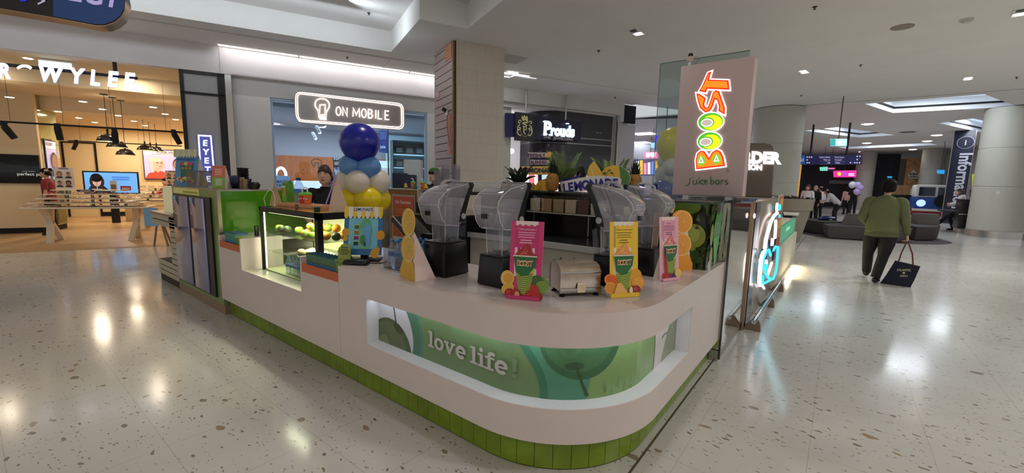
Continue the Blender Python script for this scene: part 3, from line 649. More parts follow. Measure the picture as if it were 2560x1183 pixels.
reg([(1.80, 0.75), (1.70, 0.55), (1.67, 0.40)], [(2.40, 0.75), (2.36, 0.5), (2.36, 0.40)], (126, 158, 98))
apple(1.64, 0.75, 0.238, (62, 104, 70), (74, 116, 78), (84, 126, 84)); A.ell(1.60, 0.60, 0.055, 0.022, (58, 92, 62), 20)
A.stroke([(1.60, 0.612), (1.615, 0.58), (1.645, 0.50), (1.68, 0.42)], [0.02, 0.016, 0.012, 0.022], (62, 84, 58))
reg(bez((2.30, 0.75), (2.36, 0.56), (2.33, 0.40)), [(LT, 0.75), (LT, 0.40)], (206, 196, 196))
reg(bez((2.70, 0.75), (2.58, 0.62), (2.47, 0.40)), [(LT, 0.75), (LT, 0.40)], (132, 142, 112)); A.stroke([(2.47, 0.575), (2.51, 0.592), (2.56, 0.585), (2.63, 0.60)], [0.02, 0.012, 0.012, 0.01], (112, 118, 98))
for k in range(9):
    u = random.uniform(1.75, 2.3); v = random.uniform(0.40, 0.46); A.stroke([(u, v), (u+0.003, v+random.uniform(0.02, 0.07))], 0.0022, (70, 86, 60))
# slab-serif lettering "love life!"
LW = (196, 190, 188)
def slab(ch, u0, u1, y=0.507, xh=0.080, asc=0.108, col=LW):
    cu = (u0+u1)/2; w = u1-u0; t = w*0.30 if ch in 'l' else 0.022; S = 0.013
    if ch == 'l':
        A.rect(cu-0.012, y, cu+0.012, y+asc, col); A.rect(u0, y, u1, y+S, col); A.rect(u0, y+asc-S, cu+0.012, y+asc, col)
    if ch == 'i':
        A.rect(cu-0.012, y, cu+0.012, y+xh, col); A.rect(u0, y, u1, y+S, col); A.rect(u0, y+xh-S, cu+0.012, y+xh, col); A.ell(cu-0.002, y+asc-0.004, 0.014, 0.0135, col, 20)
    if ch == 'f':
        A.rect(cu-0.017, y, cu+0.007, y+asc*0.74, col); A.rect(u0, y, u1-0.008, y+S, col); A.rect(u0, y+xh-S, u1-0.004, y+xh, col)
        A.stroke([(cu-0.005, y+asc*0.70), (cu-0.002, y+asc*0.88), (cu+0.012, y+asc*0.96), (u1, y+asc*0.90)], [0.024, 0.023, 0.020, 0.022], col)
    if ch == 'o':
        A.stroke([(cu+(w/2-0.011)*cos(a), y+xh/2+(xh/2-0.008)*sin(a)) for a in [2*pi*k/28 for k in range(28)]], [0.016+0.007*abs(cos(2*pi*k/28)) for k in range(28)], col, closed=True)
    if ch == 'v':
        A.stroke([(u0+0.020, y+xh-0.004), (cu, y+0.004)], 0.022, col); A.stroke([(u1-0.020, y+xh-0.004), (cu, y+0.004)], 0.018, col)
        A.rect(u0+0.002, y+xh-S, u0+0.046, y+xh, col); A.rect(u1-0.040, y+xh-S, u1, y+xh, col); A.rect(cu-0.010, y, cu+0.010, y+0.02, col)
    if ch == 'e':
        A.stroke([(cu+(w/2-0.011)*cos(a), y+xh/2+(xh/2-0.008)*sin(a)) for a in [0.0+(2*pi-0.75)*k/26 for k in range(27)]], [0.022]*27, col)
        A.rect(u0+0.01, y+xh/2-0.006, u1-0.004, y+xh/2+0.006, col)
    if ch == '!':
        A.poly([(cu-0.013, y+asc*1.0), (cu+0.015, y+asc), (cu+0.009, y+0.034), (cu-0.007, y+0.034)], (126, 152, 112)); A.ell(cu, y+0.012, 0.0125, 0.0125, (126, 152, 112), 20)
for ch, a, c in (('l', 0.567, 0.621), ('o', 0.627, 0.714), ('v', 0.716, 0.820), ('e', 0.826, 0.912), ('l', 0.952, 1.006), ('i', 1.012, 1.070), ('f', 1.072, 1.144), ('e', 1.146, 1.232), ('!', 1.248, 1.292)): slab(ch, a, c)
A.clip(0, 0.40, LT, 0.745); A.cutu(0.05, 0, LT)
A.build('printed_window', print_mat('printed_window_film', 0.22), ctr, fn=curvemap)
for (x, y, l) in ((-2.25, YF+0.055, 0.7), (-1.62, YF+0.055, 0.5)): 
    area('recess_light', (x, y, 0.736), l, 0.30, (0.86, 0.92, 1.0), 0.03)
for a in (25, 55, 80):
    o = area('recess_light', (CX+(RC-0.055)*sin(R(a)), CY-(RC-0.055)*cos(R(a)), 0.736), 0.30, 0.18, (0.88, 0.93, 1.0), 0.03); o.rotation_euler = (0, 0, R(a))
o = area('recess_light', (XR-0.055, 2.75, 0.736), 0.5, 0.22, (0.88, 0.93, 1.0), 0.03); o.rotation_euler = (0, 0, R(90))

# ---------------- orange packet troughs and the foil packets in them
ORANGE = M('orange_panel', (206, 104, 58), 0.45)
def trough(x0, x1, lab):
    t = thing('packet_trough', lab, 'trough', ((x0+x1)/2, YF+0.1, 0.80), group='orange troughs of the counter')
    w = (x1-x0)/2-0.002
    b = MB(); b.box(-w, w, -0.098, -0.085, 0.0, 0.068); b.box(-w, w, 0.08, 0.09, 0, 0.10); b.box(-w, w, -0.085, 0.08, 0.0, 0.01); b.build('tray', ORANGE, t)
trough(-3.55, -2.972, 'orange trough right of the display cabinet holding blue and green packets'); trough(-5.43, -4.87, 'orange trough beside the green wall holding packets')
def packet(x, y, z, rz, tilt, kind, lab, grp, w=0.075, h=0.135):
    A = Art(0.0004); blue, gr = (64, 132, 178), (112, 142, 60)
    if kind == 0:
        A.rect(-w, 0, w, h, blue); A.poly([(-w, h*.45), (-w*.3, h*.62), (w*.4, h*.55), (w, h*.66), (w, h), (-w, h)], (92, 128, 62)); A.stroke([(-w, h*.45), (-w*.3, h*.62), (w*.4, h*.55), (w, h*.66)], 0.007, (24, 34, 52)); A.rect(-w, h*.93, w, h, (44, 96, 120))
        A.ell(-w*.3, h*.28, w*.3, h*.12, (120, 176, 206), 16); A.rect(-w*.5, h*.78, w*.5, h*.82, (210, 220, 180))
    elif kind == 1:
        A.rect(-w, 0, w, h, gr); A.rect(-w*.8, h*.3, w*.6, h*.75, (140, 164, 92)); A.rrect(-w*.2, h*.35, w*.4, h*.6, 0.005, (206, 206, 180)); A.rect(-w, h*.9, w, h, (150, 170, 96))
    else:
        A.rect(-w, 0, w, h, (56, 124, 160)); A.rect(-w, h*.5, w, h, (84, 140, 120)); A.rect(-w, h*.92, w, h, (40, 90, 110))
    def pill(u, v, q): return (u*(1-0.10*sin(pi*v/h)), -(0.014*sin(pi*min(1, v/h*1.05))*(1-(u/w)**2))-q, v)
    A.cutu(0.025, -w, w); bmesh.ops.subdivide_edges(A.bm, edges=[e for e in A.bm.edges if abs(e.verts[0].co.y-e.verts[1].co.y) > h*.3], cuts=3)
    t = Matrix.Translation((x, y, z)) @ rotz(rz) @ Matrix.Rotation(tilt, 4, 'X')
    fr = A.bm
    # back sheet closes the pouch
    o = A.build('foil_packet', print_mat('packet_foil', 0.25), fn=pill)
    me = o.data; bmx = bmesh.new(); bmx.from_mesh(me); cl = bmx.loops.layers.color['ink']
    n = 5; base = []
    for k in range(n+1):
        v = h*k/n; base.append([bmx.verts.new((u*(1-0.10*sin(pi*v/h)), 0.010*sin(pi*v/h)*(1-(u/w)**2)+0.0002, v)) for u in (-w, 0, w)])
    for k in range(n):
        for j in range(2):
            f = bmx.faces.new((base[k][j+1], base[k][j], base[k+1][j], base[k+1][j+1]))
            for lp in f.loops: lp[cl] = (0.55, 0.6, 0.5, 1)
    bmx.to_mesh(me); bmx.free(); o.matrix_world = t
    tag(o, lab, 'packet', grp); return o
for k in range(10):
    packet(-3.50+k*0.047, 1.775, 0.812, 1.2, -0.10, 0, 'blue and green foil packet in the row of the right orange trough', 'foil packets in the right trough', 0.062, 0.150)
packet(-3.05, 1.78, 0.812, 1.15, -0.08, 1, 'wholly green packet at the right end of the right orange trough', None, 0.062, 0.150); packet(-3.005, 1.785, 0.812, 1.0, -0.08, 1, 'last green packet pressed against the white counter end', None, 0.060, 0.145)
for k in range(6):
    packet(-5.36+k*0.050, 1.79, 0.812, 1.15, -0.12, 2, 'blue foil packet in the orange trough by the green wall', 'blue packets by the green wall', 0.070, 0.160)
for k in range(4):
    packet(-5.06+k*0.045, 1.79, 0.812, 1.2, -0.10, 1, 'green packet beside the blue packets by the green wall', 'green packets by the green wall', 0.065, 0.135)
# ================================================================== food display cabinet on the counter
CX0, CX1, CY0, CY1, CZ0, CZ1 = -4.72, -3.545, 1.84, 2.42, 0.622, 1.285
cab = thing('display_cabinet', 'black framed lit glass display cabinet with fruit, muffins and bottles', 'cabinet', (CX0, CY0, CZ0))
L, D, H = CX1-CX0, CY1-CY0, CZ1-CZ0
b = MB(); F = 0.022
b.box(0, L, 0, 0.03, H-0.05, H, 0); b.box(L-0.055, L, 0, 0.05, 0, H); b.box(0, F, 0, 0.03, 0, H); b.box(L-0.03, L, 0, D, H-0.06, H); b.box(0, F, 0, D, H-0.03, H); b.box(L-0.04, L, D-0.05, D, 0, H)
b.box(0, L, D-0.03, D, H-0.04, H); b.box(0, F, D-0.03, D, 0, H); b.build('frame', BLACK, cab)
b = MB(); b.box(F, L-0.055, 0.012, 0.018, 0.0, H-0.05); b.box(L-0.012, L-0.006, 0.05, D-0.05, 0, H-0.06); b.box(F, L-0.03, 0.03, D-0.03, H-0.012, H-0.004); b.build('glass_panes', glass('cabinet_glass', (240, 246, 240), tint=0.95, refl=0.8), cab)
b = MB(); b.box(F, L-0.03, 0.04, D-0.04, 0.39, 0.398); b.box(F, L-0.03, 0.06, D-0.04, 0.19, 0.198); b.build('glass_shelves', glass('shelf_glass', (236, 244, 236), tint=0.95), cab)
b = MB(); b.box(F, L-0.03, 0.02, D-0.01, 0.0, 0.01); b.box(F, L-0.02, D-0.028, D-0.02, 0.0, H-0.05); b.build('lining', M('cabinet_lining', (226, 218, 178), 0.5), cab)
b = MB(); b.box(F+0.002, F+0.012, 0.03, 0.04, 0.02, H-0.06); b.box(0.1, L-0.1, 0.05, 0.065, H-0.062, H-0.052); b.build('light_tube', glow('warm_tube', (255, 250, 190), 6), cab)
area('cabinet_light', (CX0+L/2, CY0+0.12, CZ1-0.075), L*0.8, 11, (1.0, 0.96, 0.72), 0.05, aim=(0, 0.25, -1))
area('cabinet_light', (CX0+L/2, CY0+0.20, CZ0+0.37), L*0.8, 7, (1.0, 0.96, 0.76), 0.04, aim=(0, 0.1, -1))
FR = {'orange': M('orange_skin', (244, 158, 28), 0.45), 'lemon': M('lemon_skin', (252, 214, 40), 0.4), 'green_apple': M('green_apple_skin', (150, 190, 60), 0.3), 'avocado': M('dark_fruit_skin', (52, 66, 30), 0.5)}
def fruit(kind, x, y, z, r, lab, grp):
    prof = []
    for k in range(11):
        a = pi*k/10; rr = r*sin(a); zz = -r*cos(a)*0.95
        if kind == 'green_apple': zz += -0.25*r*math.exp(-(rr/(0.35*r))**2)*(1 if k > 5 else -0.6)
        if kind == 'lemon': zz *= 1.2; rr *= 0.92
        prof.append((max(rr, 0.0005), zz+r*0.95))
    t = thing(kind, lab, 'fruit', (x, y, z), random.random()*6, grp)
    b = MB(); b.lathe(prof, n=18); b.build('flesh' if kind != 'green_apple' else 'skin', FR[kind], t)
    b = MB(); b.tube([(0, 0, r*1.6), (0.002, 0, r*1.95)] if kind == 'green_apple' else [(0, 0, r*1.80), (0, 0, r*1.93)], 0.0025, 6); b.build('stem', M('fruit_stem', (90, 80, 40), 0.7), t)
zs = CZ0+0.398
for k, (kd, x, y, lv) in enumerate((('orange', -3.98, 2.00, 1), ('orange', -4.06, 2.02, 0), ('orange', -3.86, 2.05, 1), ('green_apple', -3.86, 1.97, 1), ('green_apple', -3.92, 1.93, 0), ('green_apple', -3.80, 2.08, 1), ('orange', -3.78, 2.02, 0), ('green_apple', -3.83, 1.93, 0), ('orange', -3.98, 1.94, 0), ('orange', -3.70, 2.10, 1), ('orange', -3.70, 2.00, 0), ('lemon', -3.62, 2.16, 1), ('orange', -3.62, 2.13, 0), ('avocado', -3.60, 2.04, 0), ('orange', -3.66, 2.22, 0), ('lemon', -3.58, 2.26, 1), ('avocado', -4.50, 1.96, 0), ('avocado', -4.40, 1.97, 0), ('green_apple', -4.60, 1.98, 0), ('green_apple', -4.30, 2.04, 0))):
    r = 0.041
    fruit(kd, x, y, zs+(0.0655 if lv else 0.001), r, {'orange': 'bright orange piled on the top shelf of the display cabinet', 'lemon': 'yellow lemon on the pile at the right end of the cabinet shelf', 'green_apple': 'green apple on the top shelf of the display cabinet', 'avocado': 'dark green fruit on the top shelf of the display cabinet'}[kd], kd.replace('_', ' ')+' in the display cabinet')
tr = thing('serving_tray', 'dark oval tray of pale round bakes on the middle cabinet shelf', 'tray', (-3.98, 2.04, CZ0+0.198))
b = MB(); b.lathe([(0.20, 0.0), (0.24, 0.006), (0.245, 0.014), (0.235, 0.012), (0.19, 0.006)], n=28, sy=0.6); b.build('tray_rim', DKSTEEL, tr)
BUN = noisy(M('pale_bake', (226, 196, 140), 0.7), 60, 0.12, bump=0.3); bun0 = None
for k in range(17):
    x = -4.17+0.085*(k % 6)+(0.04 if (k//6) % 2 else 0); y = 1.99+0.055*(k//6)
    if (x+3.98)**2/0.22**2+(y-2.04)**2/0.13**2 > 1.15: continue
    if bun0 is None:
        b = MB(); b.lathe([(0.001, 0.0), (0.028, 0.0), (0.036, 0.012), (0.034, 0.03), (0.020, 0.044), (0.001, 0.048)], n=14); bun0 = b.build('bun', BUN); o = bun0; tag(o, 'small pale bun among those on the dark tray in the display cabinet', 'bun', 'buns on the cabinet tray')
    else: o = bun0.copy(); COL.objects.link(o)
    o.location = (x, y, CZ0+0.212+random.uniform(0, 0.006)); o.rotation_euler = (0, 0, k)
# water bottle (used in the cabinet and on the counter)
PET = glass('pet_plastic', (232, 240, 246), tint=0.96, haze=0.14); WATER = glass('pet_plastic_inner', (215, 228, 238), tint=0.97); CAPB = M('cap_blue', (56, 130, 200), 0.35)
def make_bottle(lab, grp):
    t = thing('water_bottle', lab, 'bottle', (0, 0, 0), 0, grp)
    b = MB(); prof = [(0.001, 0), (0.026, 0), (0.030, 0.006), (0.030, 0.03), (0.0275, 0.036), (0.030, 0.042), (0.030, 0.06), (0.0275, 0.066), (0.030, 0.072), (0.030, 0.128), (0.027, 0.150), (0.016, 0.178), (0.0125, 0.186), (0.0125, 0.196)]
    b.lathe(prof, n=16); bb_ = b.build('bottle_body', PET, t)
    b = MB(); b.lathe([(0.0135, 0.192), (0.0145, 0.194), (0.0145, 0.212), (0.0125, 0.214)], n=16); b.build('cap', CAPB, t)
    b = MB(); b.lathe([(0.0306, 0.088), (0.0306, 0.118)], n=16); b.build('label_band', M('bottle_band', (60, 120, 200), 0.4), bb_)
    return t
bot = make_bottle('clear water bottle with a blue cap on the floor of the display cabinet', 'water bottles in the display cabinet')
sp = [(-4.30+0.075*k, y) for y in (1.92, 2.0) for k in range(9)]
for k, (x, y) in enumerate(sp):
    o = bot if k == 0 else dup(bot)
    o.location = (x+(0.02 if y > 1.95 else 0), y, CZ0+0.0105); o.scale = (0.9, 0.9, 0.82)

# ---------------- things standing on the cabinet
ZC1 = CZ1+0.0005
box = thing('wooden_tray_box', 'low orange brown box on top of the display cabinet holding small drinks', 'box', (-4.02, 1.98, ZC1), 0.1)
b = MB(); b.box(-0.34, 0.34, -0.09, 0.10, 0, 0.055, bev=0.004); b.build('box_body', M('orange_wood', (206, 140, 90), 0.5), box)
b = MB(); b.box(-0.345, 0.345, -0.095, -0.091, 0.022, 0.027); b.box(-0.02, 0.02, -0.097, -0.092, 0.0, 0.055); b.build('box_strap', M('strap_brown', (120, 80, 50), 0.6), box)
ORCUP = M('orange_cup', (226, 110, 60), 0.5); GRLID = M('green_lid', (110, 190, 70), 0.5)
def toycup(x, y, z, s, lab, col=ORCUP, grp=None):
    t = thing('toy_cup', lab, 'cup', (x, y, z), 0.4, grp); t.scale = (s, s, s)
    b = MB(); b.lathe([(0.028, 0), (0.036, 0.08), (0.0365, 0.085)], n=18); b.build('cup_body', col, t)
    b = MB(); b.lathe([(0.039, 0.085), (0.039, 0.092), (0.030, 0.104), (0.012, 0.112), (0.001, 0.113)], n=18); b.build('lid', GRLID, t)
    b = MB(); b.tube([(0, 0, 0.11), (0, 0, 0.135), (-0.006, 0, 0.146), (-0.020, 0, 0.150), (-0.034, 0, 0.146)], 0.006, 8); b.build('straw', M('straw_white', (236, 240, 230), 0.4), t)
    b = MB(); [b.ball((0.033*cos(a), 0.033*sin(a), 0.05), 0.007, n=8, m=6) for a in (-1.9, -1.2)]; b.build('eyes', WHITE, t)
toycup(-3.93, 1.955, ZC1+0.0555, 1.05, 'orange toy cup with green lid on the box above the cabinet'); toycup(-4.09, 1.985, ZC1+0.0555, 0.95, 'red toy cup left of the orange one on the cabinet box', M('red_cup', (206, 60, 46), 0.5))
big = make_bottle('large clear water bottle standing on the box behind the toy cups', None); big.location = (-4.25, 2.03, ZC1+0.0555); big.scale = (1.5, 1.5, 1.15); big['label'] = 'large clear bottle standing on top of the display cabinet'
for c in kids(big):
    if c.name.startswith('cap'): c.data = c.data.copy(); c.data.materials[0] = M('cap_navy', (36, 56, 110), 0.4)
pack = thing('drink_carton', 'green drink carton with orange fruit print on the cabinet box', 'carton', (-4.46, 2.02, ZC1+0.056), -0.15)
b = MB(); b.box(-0.075, 0.075, -0.035, 0.035, 0, 0.185, bev=0.004); b.poly([(-0.075, -0.035, 0.185), (0.075, -0.035, 0.185), (0.075, 0.035, 0.185), (-0.075, 0.035, 0.185), (-0.075, 0, 0.212), (0.075, 0, 0.212)], [(0, 1, 5, 4), (2, 3, 4, 5), (0, 4, 3), (1, 2, 5)]); b.build('carton_body', M('carton_green', (92, 150, 44), 0.5), pack)
A = Art(); A.rect(-0.07, 0.02, 0.07, 0.17, (104, 164, 50)); A.ell(0.02, 0.10, 0.03, 0.03, (222, 130, 50)); A.ell(-0.03, 0.06, 0.024, 0.024, (226, 150, 60)); A.rect(-0.05, 0.14, 0.05, 0.158, (230, 236, 220)); A.build('carton_print', PRINT, pack, M4=face((0, -0.036, 0), (1, 0, 0)))
ls = thing('brochure_stand', 'pale triangular card stand with curled wires at the left end of the cabinet top', 'stand', (-4.64, 1.97, ZC1), 0.2)
b = MB(); b.poly([(-0.06, -0.03, 0), (0.06, -0.03, 0), (0, 0.0, 0.27), (-0.06, 0.04, 0), (0.06, 0.04, 0)], [(0, 1, 2), (3, 2, 4), (0, 2, 3), (1, 4, 2), (0, 3, 4, 1)]); b.build('card', M('tan_card', (190, 156, 124), 0.7), ls)
b = MB()
for s in (-1, 1): b.tube([(s*0.07-0.02, -0.05, 0.0), (s*0.09-0.02, -0.05, 0.08), (s*0.05, -0.05, 0.15), (s*0.0, -0.05, 0.17)], 0.0035, 6)
b.build('wires', M('white_wire', (220, 222, 210), 0.4), ls)
fan = thing('angled_card', 'tall lavender and orange card leaning beside the worker on the cabinet top', 'card', (-3.70, 2.05, ZC1), 0.5)
b = MB(); b.poly([(-0.05, -0.05, 0.0), (-0.03, -0.06, 0.0), (0.055, 0.03, 0.33), (0.035, 0.04, 0.33), (-0.045, -0.04, 0.0), (0.04, 0.05, 0.33)], [(0, 1, 2, 3), (0, 3, 5, 4), (1, 4, 5, 2), (0, 4, 1), (3, 2, 5)]); b.build('card_front', M('lavender_card', (172, 158, 222), 0.4), fan)
b = MB(); b.poly([(0.0, -0.04, 0.0), (0.17, 0.02, 0.0), (0.05, 0.03, 0.31), (0.03, 0.035, 0.31), (0.01, 0.0, 0), (0.15, 0.06, 0)], [(0, 1, 2), (0, 2, 3), (4, 3, 2, 5), (1, 5, 2), (0, 3, 4), (0, 4, 5, 1)]); b.build('card_wing', M('peach_card', (226, 194, 168), 0.6), fan)
b = MB(); b.tube([(0, 0, 0), (0, 0, 0.015)], 0.0); b.bm.clear(); b.lathe([(0.024, 0), (0.030, 0.045), (0.032, 0.047)], (0, 0, 0), 14); ob = b.build('green_tub', M('dark_green_tub', (40, 78, 52), 0.5)); ob.location = (-3.66, 1.90, ZC1); tag(ob, 'small dark green tub on the front right corner of the cabinet top', 'tub')

# ---------------- point of sale: printed customer screen, till behind it, card reader
pos = thing('customer_screen', 'printed lemonade stall card hung over a tilted till screen', 'screen', (-3.02, 1.93, ZT+0.0), 0.70)
b = MB(); b.box(-0.14, 0.14, -0.02, 0.10, 0.0, 0.02, bev=0.004); b.box(-0.03, 0.03, 0.05, 0.08, 0.02, 0.28); b.build('stand', BLACK, pos)
TM = Matrix.Translation((0, 0, 0.065)) @ Matrix.Rotation(-0.24, 4, 'X')
b = MB(); b.box(-0.150, 0.150, 0.004, 0.025, -0.01, 0.33, T=TM, bev=0.004); b.build('screen_body', BLACK, pos)
A = Art(0.0006); A.rect(-0.155, -0.015, 0.155, 0.32, (62, 120, 178)); A.rect(-0.118, 0.035, 0.118, 0.29, (128, 206, 222))
for (u, v, r) in ((-0.14, 0.17, 0.03), (0.14, 0.15, 0.035), (0.10, 0.0, 0.035), (0.12, 0.03, 0.02), (-0.14, 0.12, 0.02)): A.ell(u, v, r, r*1.1, (232, 168, 52), 20)
A.ell(0.02, 0.19, 0.05, 0.09, (110, 190, 120)); A.rect(-0.03, 0.035, 0.05, 0.20, (126, 200, 160)); A.ell(0.03, 0.19, 0.032, 0.06, (112, 178, 230)); A.rect(0.0, 0.06, 0.062, 0.19, (112, 178, 230))
for k, c in enumerate(((90, 110, 70), (150, 130, 70), (150, 50, 90), (40, 60, 50))): A.rect(-0.075, 0.20-k*0.045, -0.028, 0.235-k*0.045, (190, 220, 190)); A.rect(-0.071, 0.20-k*0.045, -0.032, 0.228-k*0.045, c)
A.ell(0.0, 0.11, 0.018, 0.04, (70, 150, 80)); A.ell(0.018, 0.075, 0.008, 0.02, (60, 70, 90))
for k in range(9):
    u0 = -0.155+k*0.0345; c = (244, 206, 60) if k % 2 == 0 else (236, 232, 232); A.poly([(u0, 0.38), (u0+0.0345, 0.38), (u0+0.0345, 0.305), (u0+0.026, 0.287), (u0+0.0172, 0.281), (u0+0.008, 0.287), (u0, 0.305)], c)
A.rect(-0.07, 0.340, 0.075, 0.378, (236, 232, 226)); A.text('LEMONADE', 0, 0.345, 0.025, (34, 48, 100), 0.02, sx=0.8)
A.build('printed_card', PRINTG, pos, M4=TM @ face((0, -0.001, 0), (1, 0, 0)))
till = thing('till_terminal', 'large black till with a sloping screen behind the lemonade card', 'till', (-2.62, 2.20, ZT), 0.35)
b = MB(); b.box(-0.16, 0.16, -0.12, 0.12, 0, 0.05, bev=0.006); b.box(-0.10, 0.10, 0.0, 0.06, 0.05, 0.24); b.build('till_base', BLACK, till)
TT = Matrix.Translation((-0.02, 0.0, 0.23)) @ Matrix.Rotation(0.75, 4, 'Y')
b = MB(); b.box(-0.20, 0.20, -0.15, 0.15, -0.02, 0.02, T=TT, bev=0.006); b.build('screen_body', BLACK, till)
b = MB(); b.box(-0.205, 0.205, -0.155, -0.145, 0.018, 0.024, T=TT); b.box(0.02, 0.06, -0.158, -0.1505, -0.01, 0.01, T=TT); b.build('screen_edge', M('grey_edge', (170, 168, 170), 0.4), till)
cr = thing('card_reader', 'black card payment reader lying on the counter edge with a cable', 'reader', (-2.93, 1.82, ZT), 0.62)
b = MB(); b.box(-0.10, 0.10, -0.040, 0.040, 0.004, 0.034, bev=0.008, taper=0.92); b.build('reader_body', BLACK, cr)
b = MB()
for i in range(3):
    for j in range(4): b.box(-0.085+j*0.018, -0.072+j*0.018, -0.026+i*0.018, -0.013+i*0.018, 0.033, 0.037)
b.build('keys', M('key_grey', (60, 60, 66), 0.5), cr)
b = MB(); b.box(0.01, 0.08, -0.028, 0.028, 0.0335, 0.0355); b.build('display', M('lcd_grey', (90, 96, 100), 0.2), cr)
b = MB(); b.tube([(0.10, 0, 0.015), (0.14, 0.01, 0.012), (0.18, 0.05, 0.008), (0.20, 0.12, 0.006)], 0.004, 6); b.build('cable', BLACK, cr)
oc = thing('green_offer_card', 'small green folded card standing behind the card reader', 'card', (-3.06, 1.80, ZT), 0.62)
A = Art(); A.poly([(-0.05, 0), (0.05, 0), (0.052, 0.10), (0.03, 0.14), (0, 0.155), (-0.03, 0.14), (-0.052, 0.10)], (158, 170, 82))
for k in range(4): A.rect(-0.028, 0.115-k*0.017, 0.028, 0.125-k*0.017, (96, 106, 48))
A.build('card_front', PRINT, oc, M4=Matrix.Rotation(-0.2, 4, 'X') @ face((0, -0.02, 0.0), (1, 0, 0)))
b = MB(); b.box(-0.05, 0.05, -0.018, -0.016, 0.0, 0.12, T=Matrix.Rotation(-0.2, 4, 'X')); b.poly([(-0.05, -0.018, 0.10), (0.05, -0.018, 0.10), (0.05, 0.05, 0), (-0.05, 0.05, 0)], [(0, 1, 2, 3)]); b.build('card_back', M('olive_card', (150, 160, 84), 0.6), oc)

# ---------------- bottles on the counter in a clear tray, lemon card, till clutter
tray = thing('clear_bottle_tray', 'clear acrylic tray holding water bottles on the counter', 'tray', (-2.47, 2.03, ZT), 0.0)
b = MB(); b.box(-0.22, 0.20, -0.135, -0.130, 0, 0.15, T=None); b.box(-0.22, -0.215, -0.13, 0.14, 0, 0.15); b.box(-0.22, 0.20, 0.135, 0.14, 0, 0.15); b.box(-0.215, 0.20, -0.13, 0.135, 0.0, 0.004); b.build('tray_walls', CLEAR, tray)
cb0 = None
for j in range(4):
    for i in range(6):
        x = -2.645+i*0.068; y = 1.945+j*0.068
        if cb0 is None: cb0 = make_bottle('clear water bottle with light blue cap in the acrylic counter tray', 'water bottles in the counter tray'); o = cb0
        else: o = dup(cb0)
        o.location = (x+(j % 2)*0.012, y, ZT+0.0045)
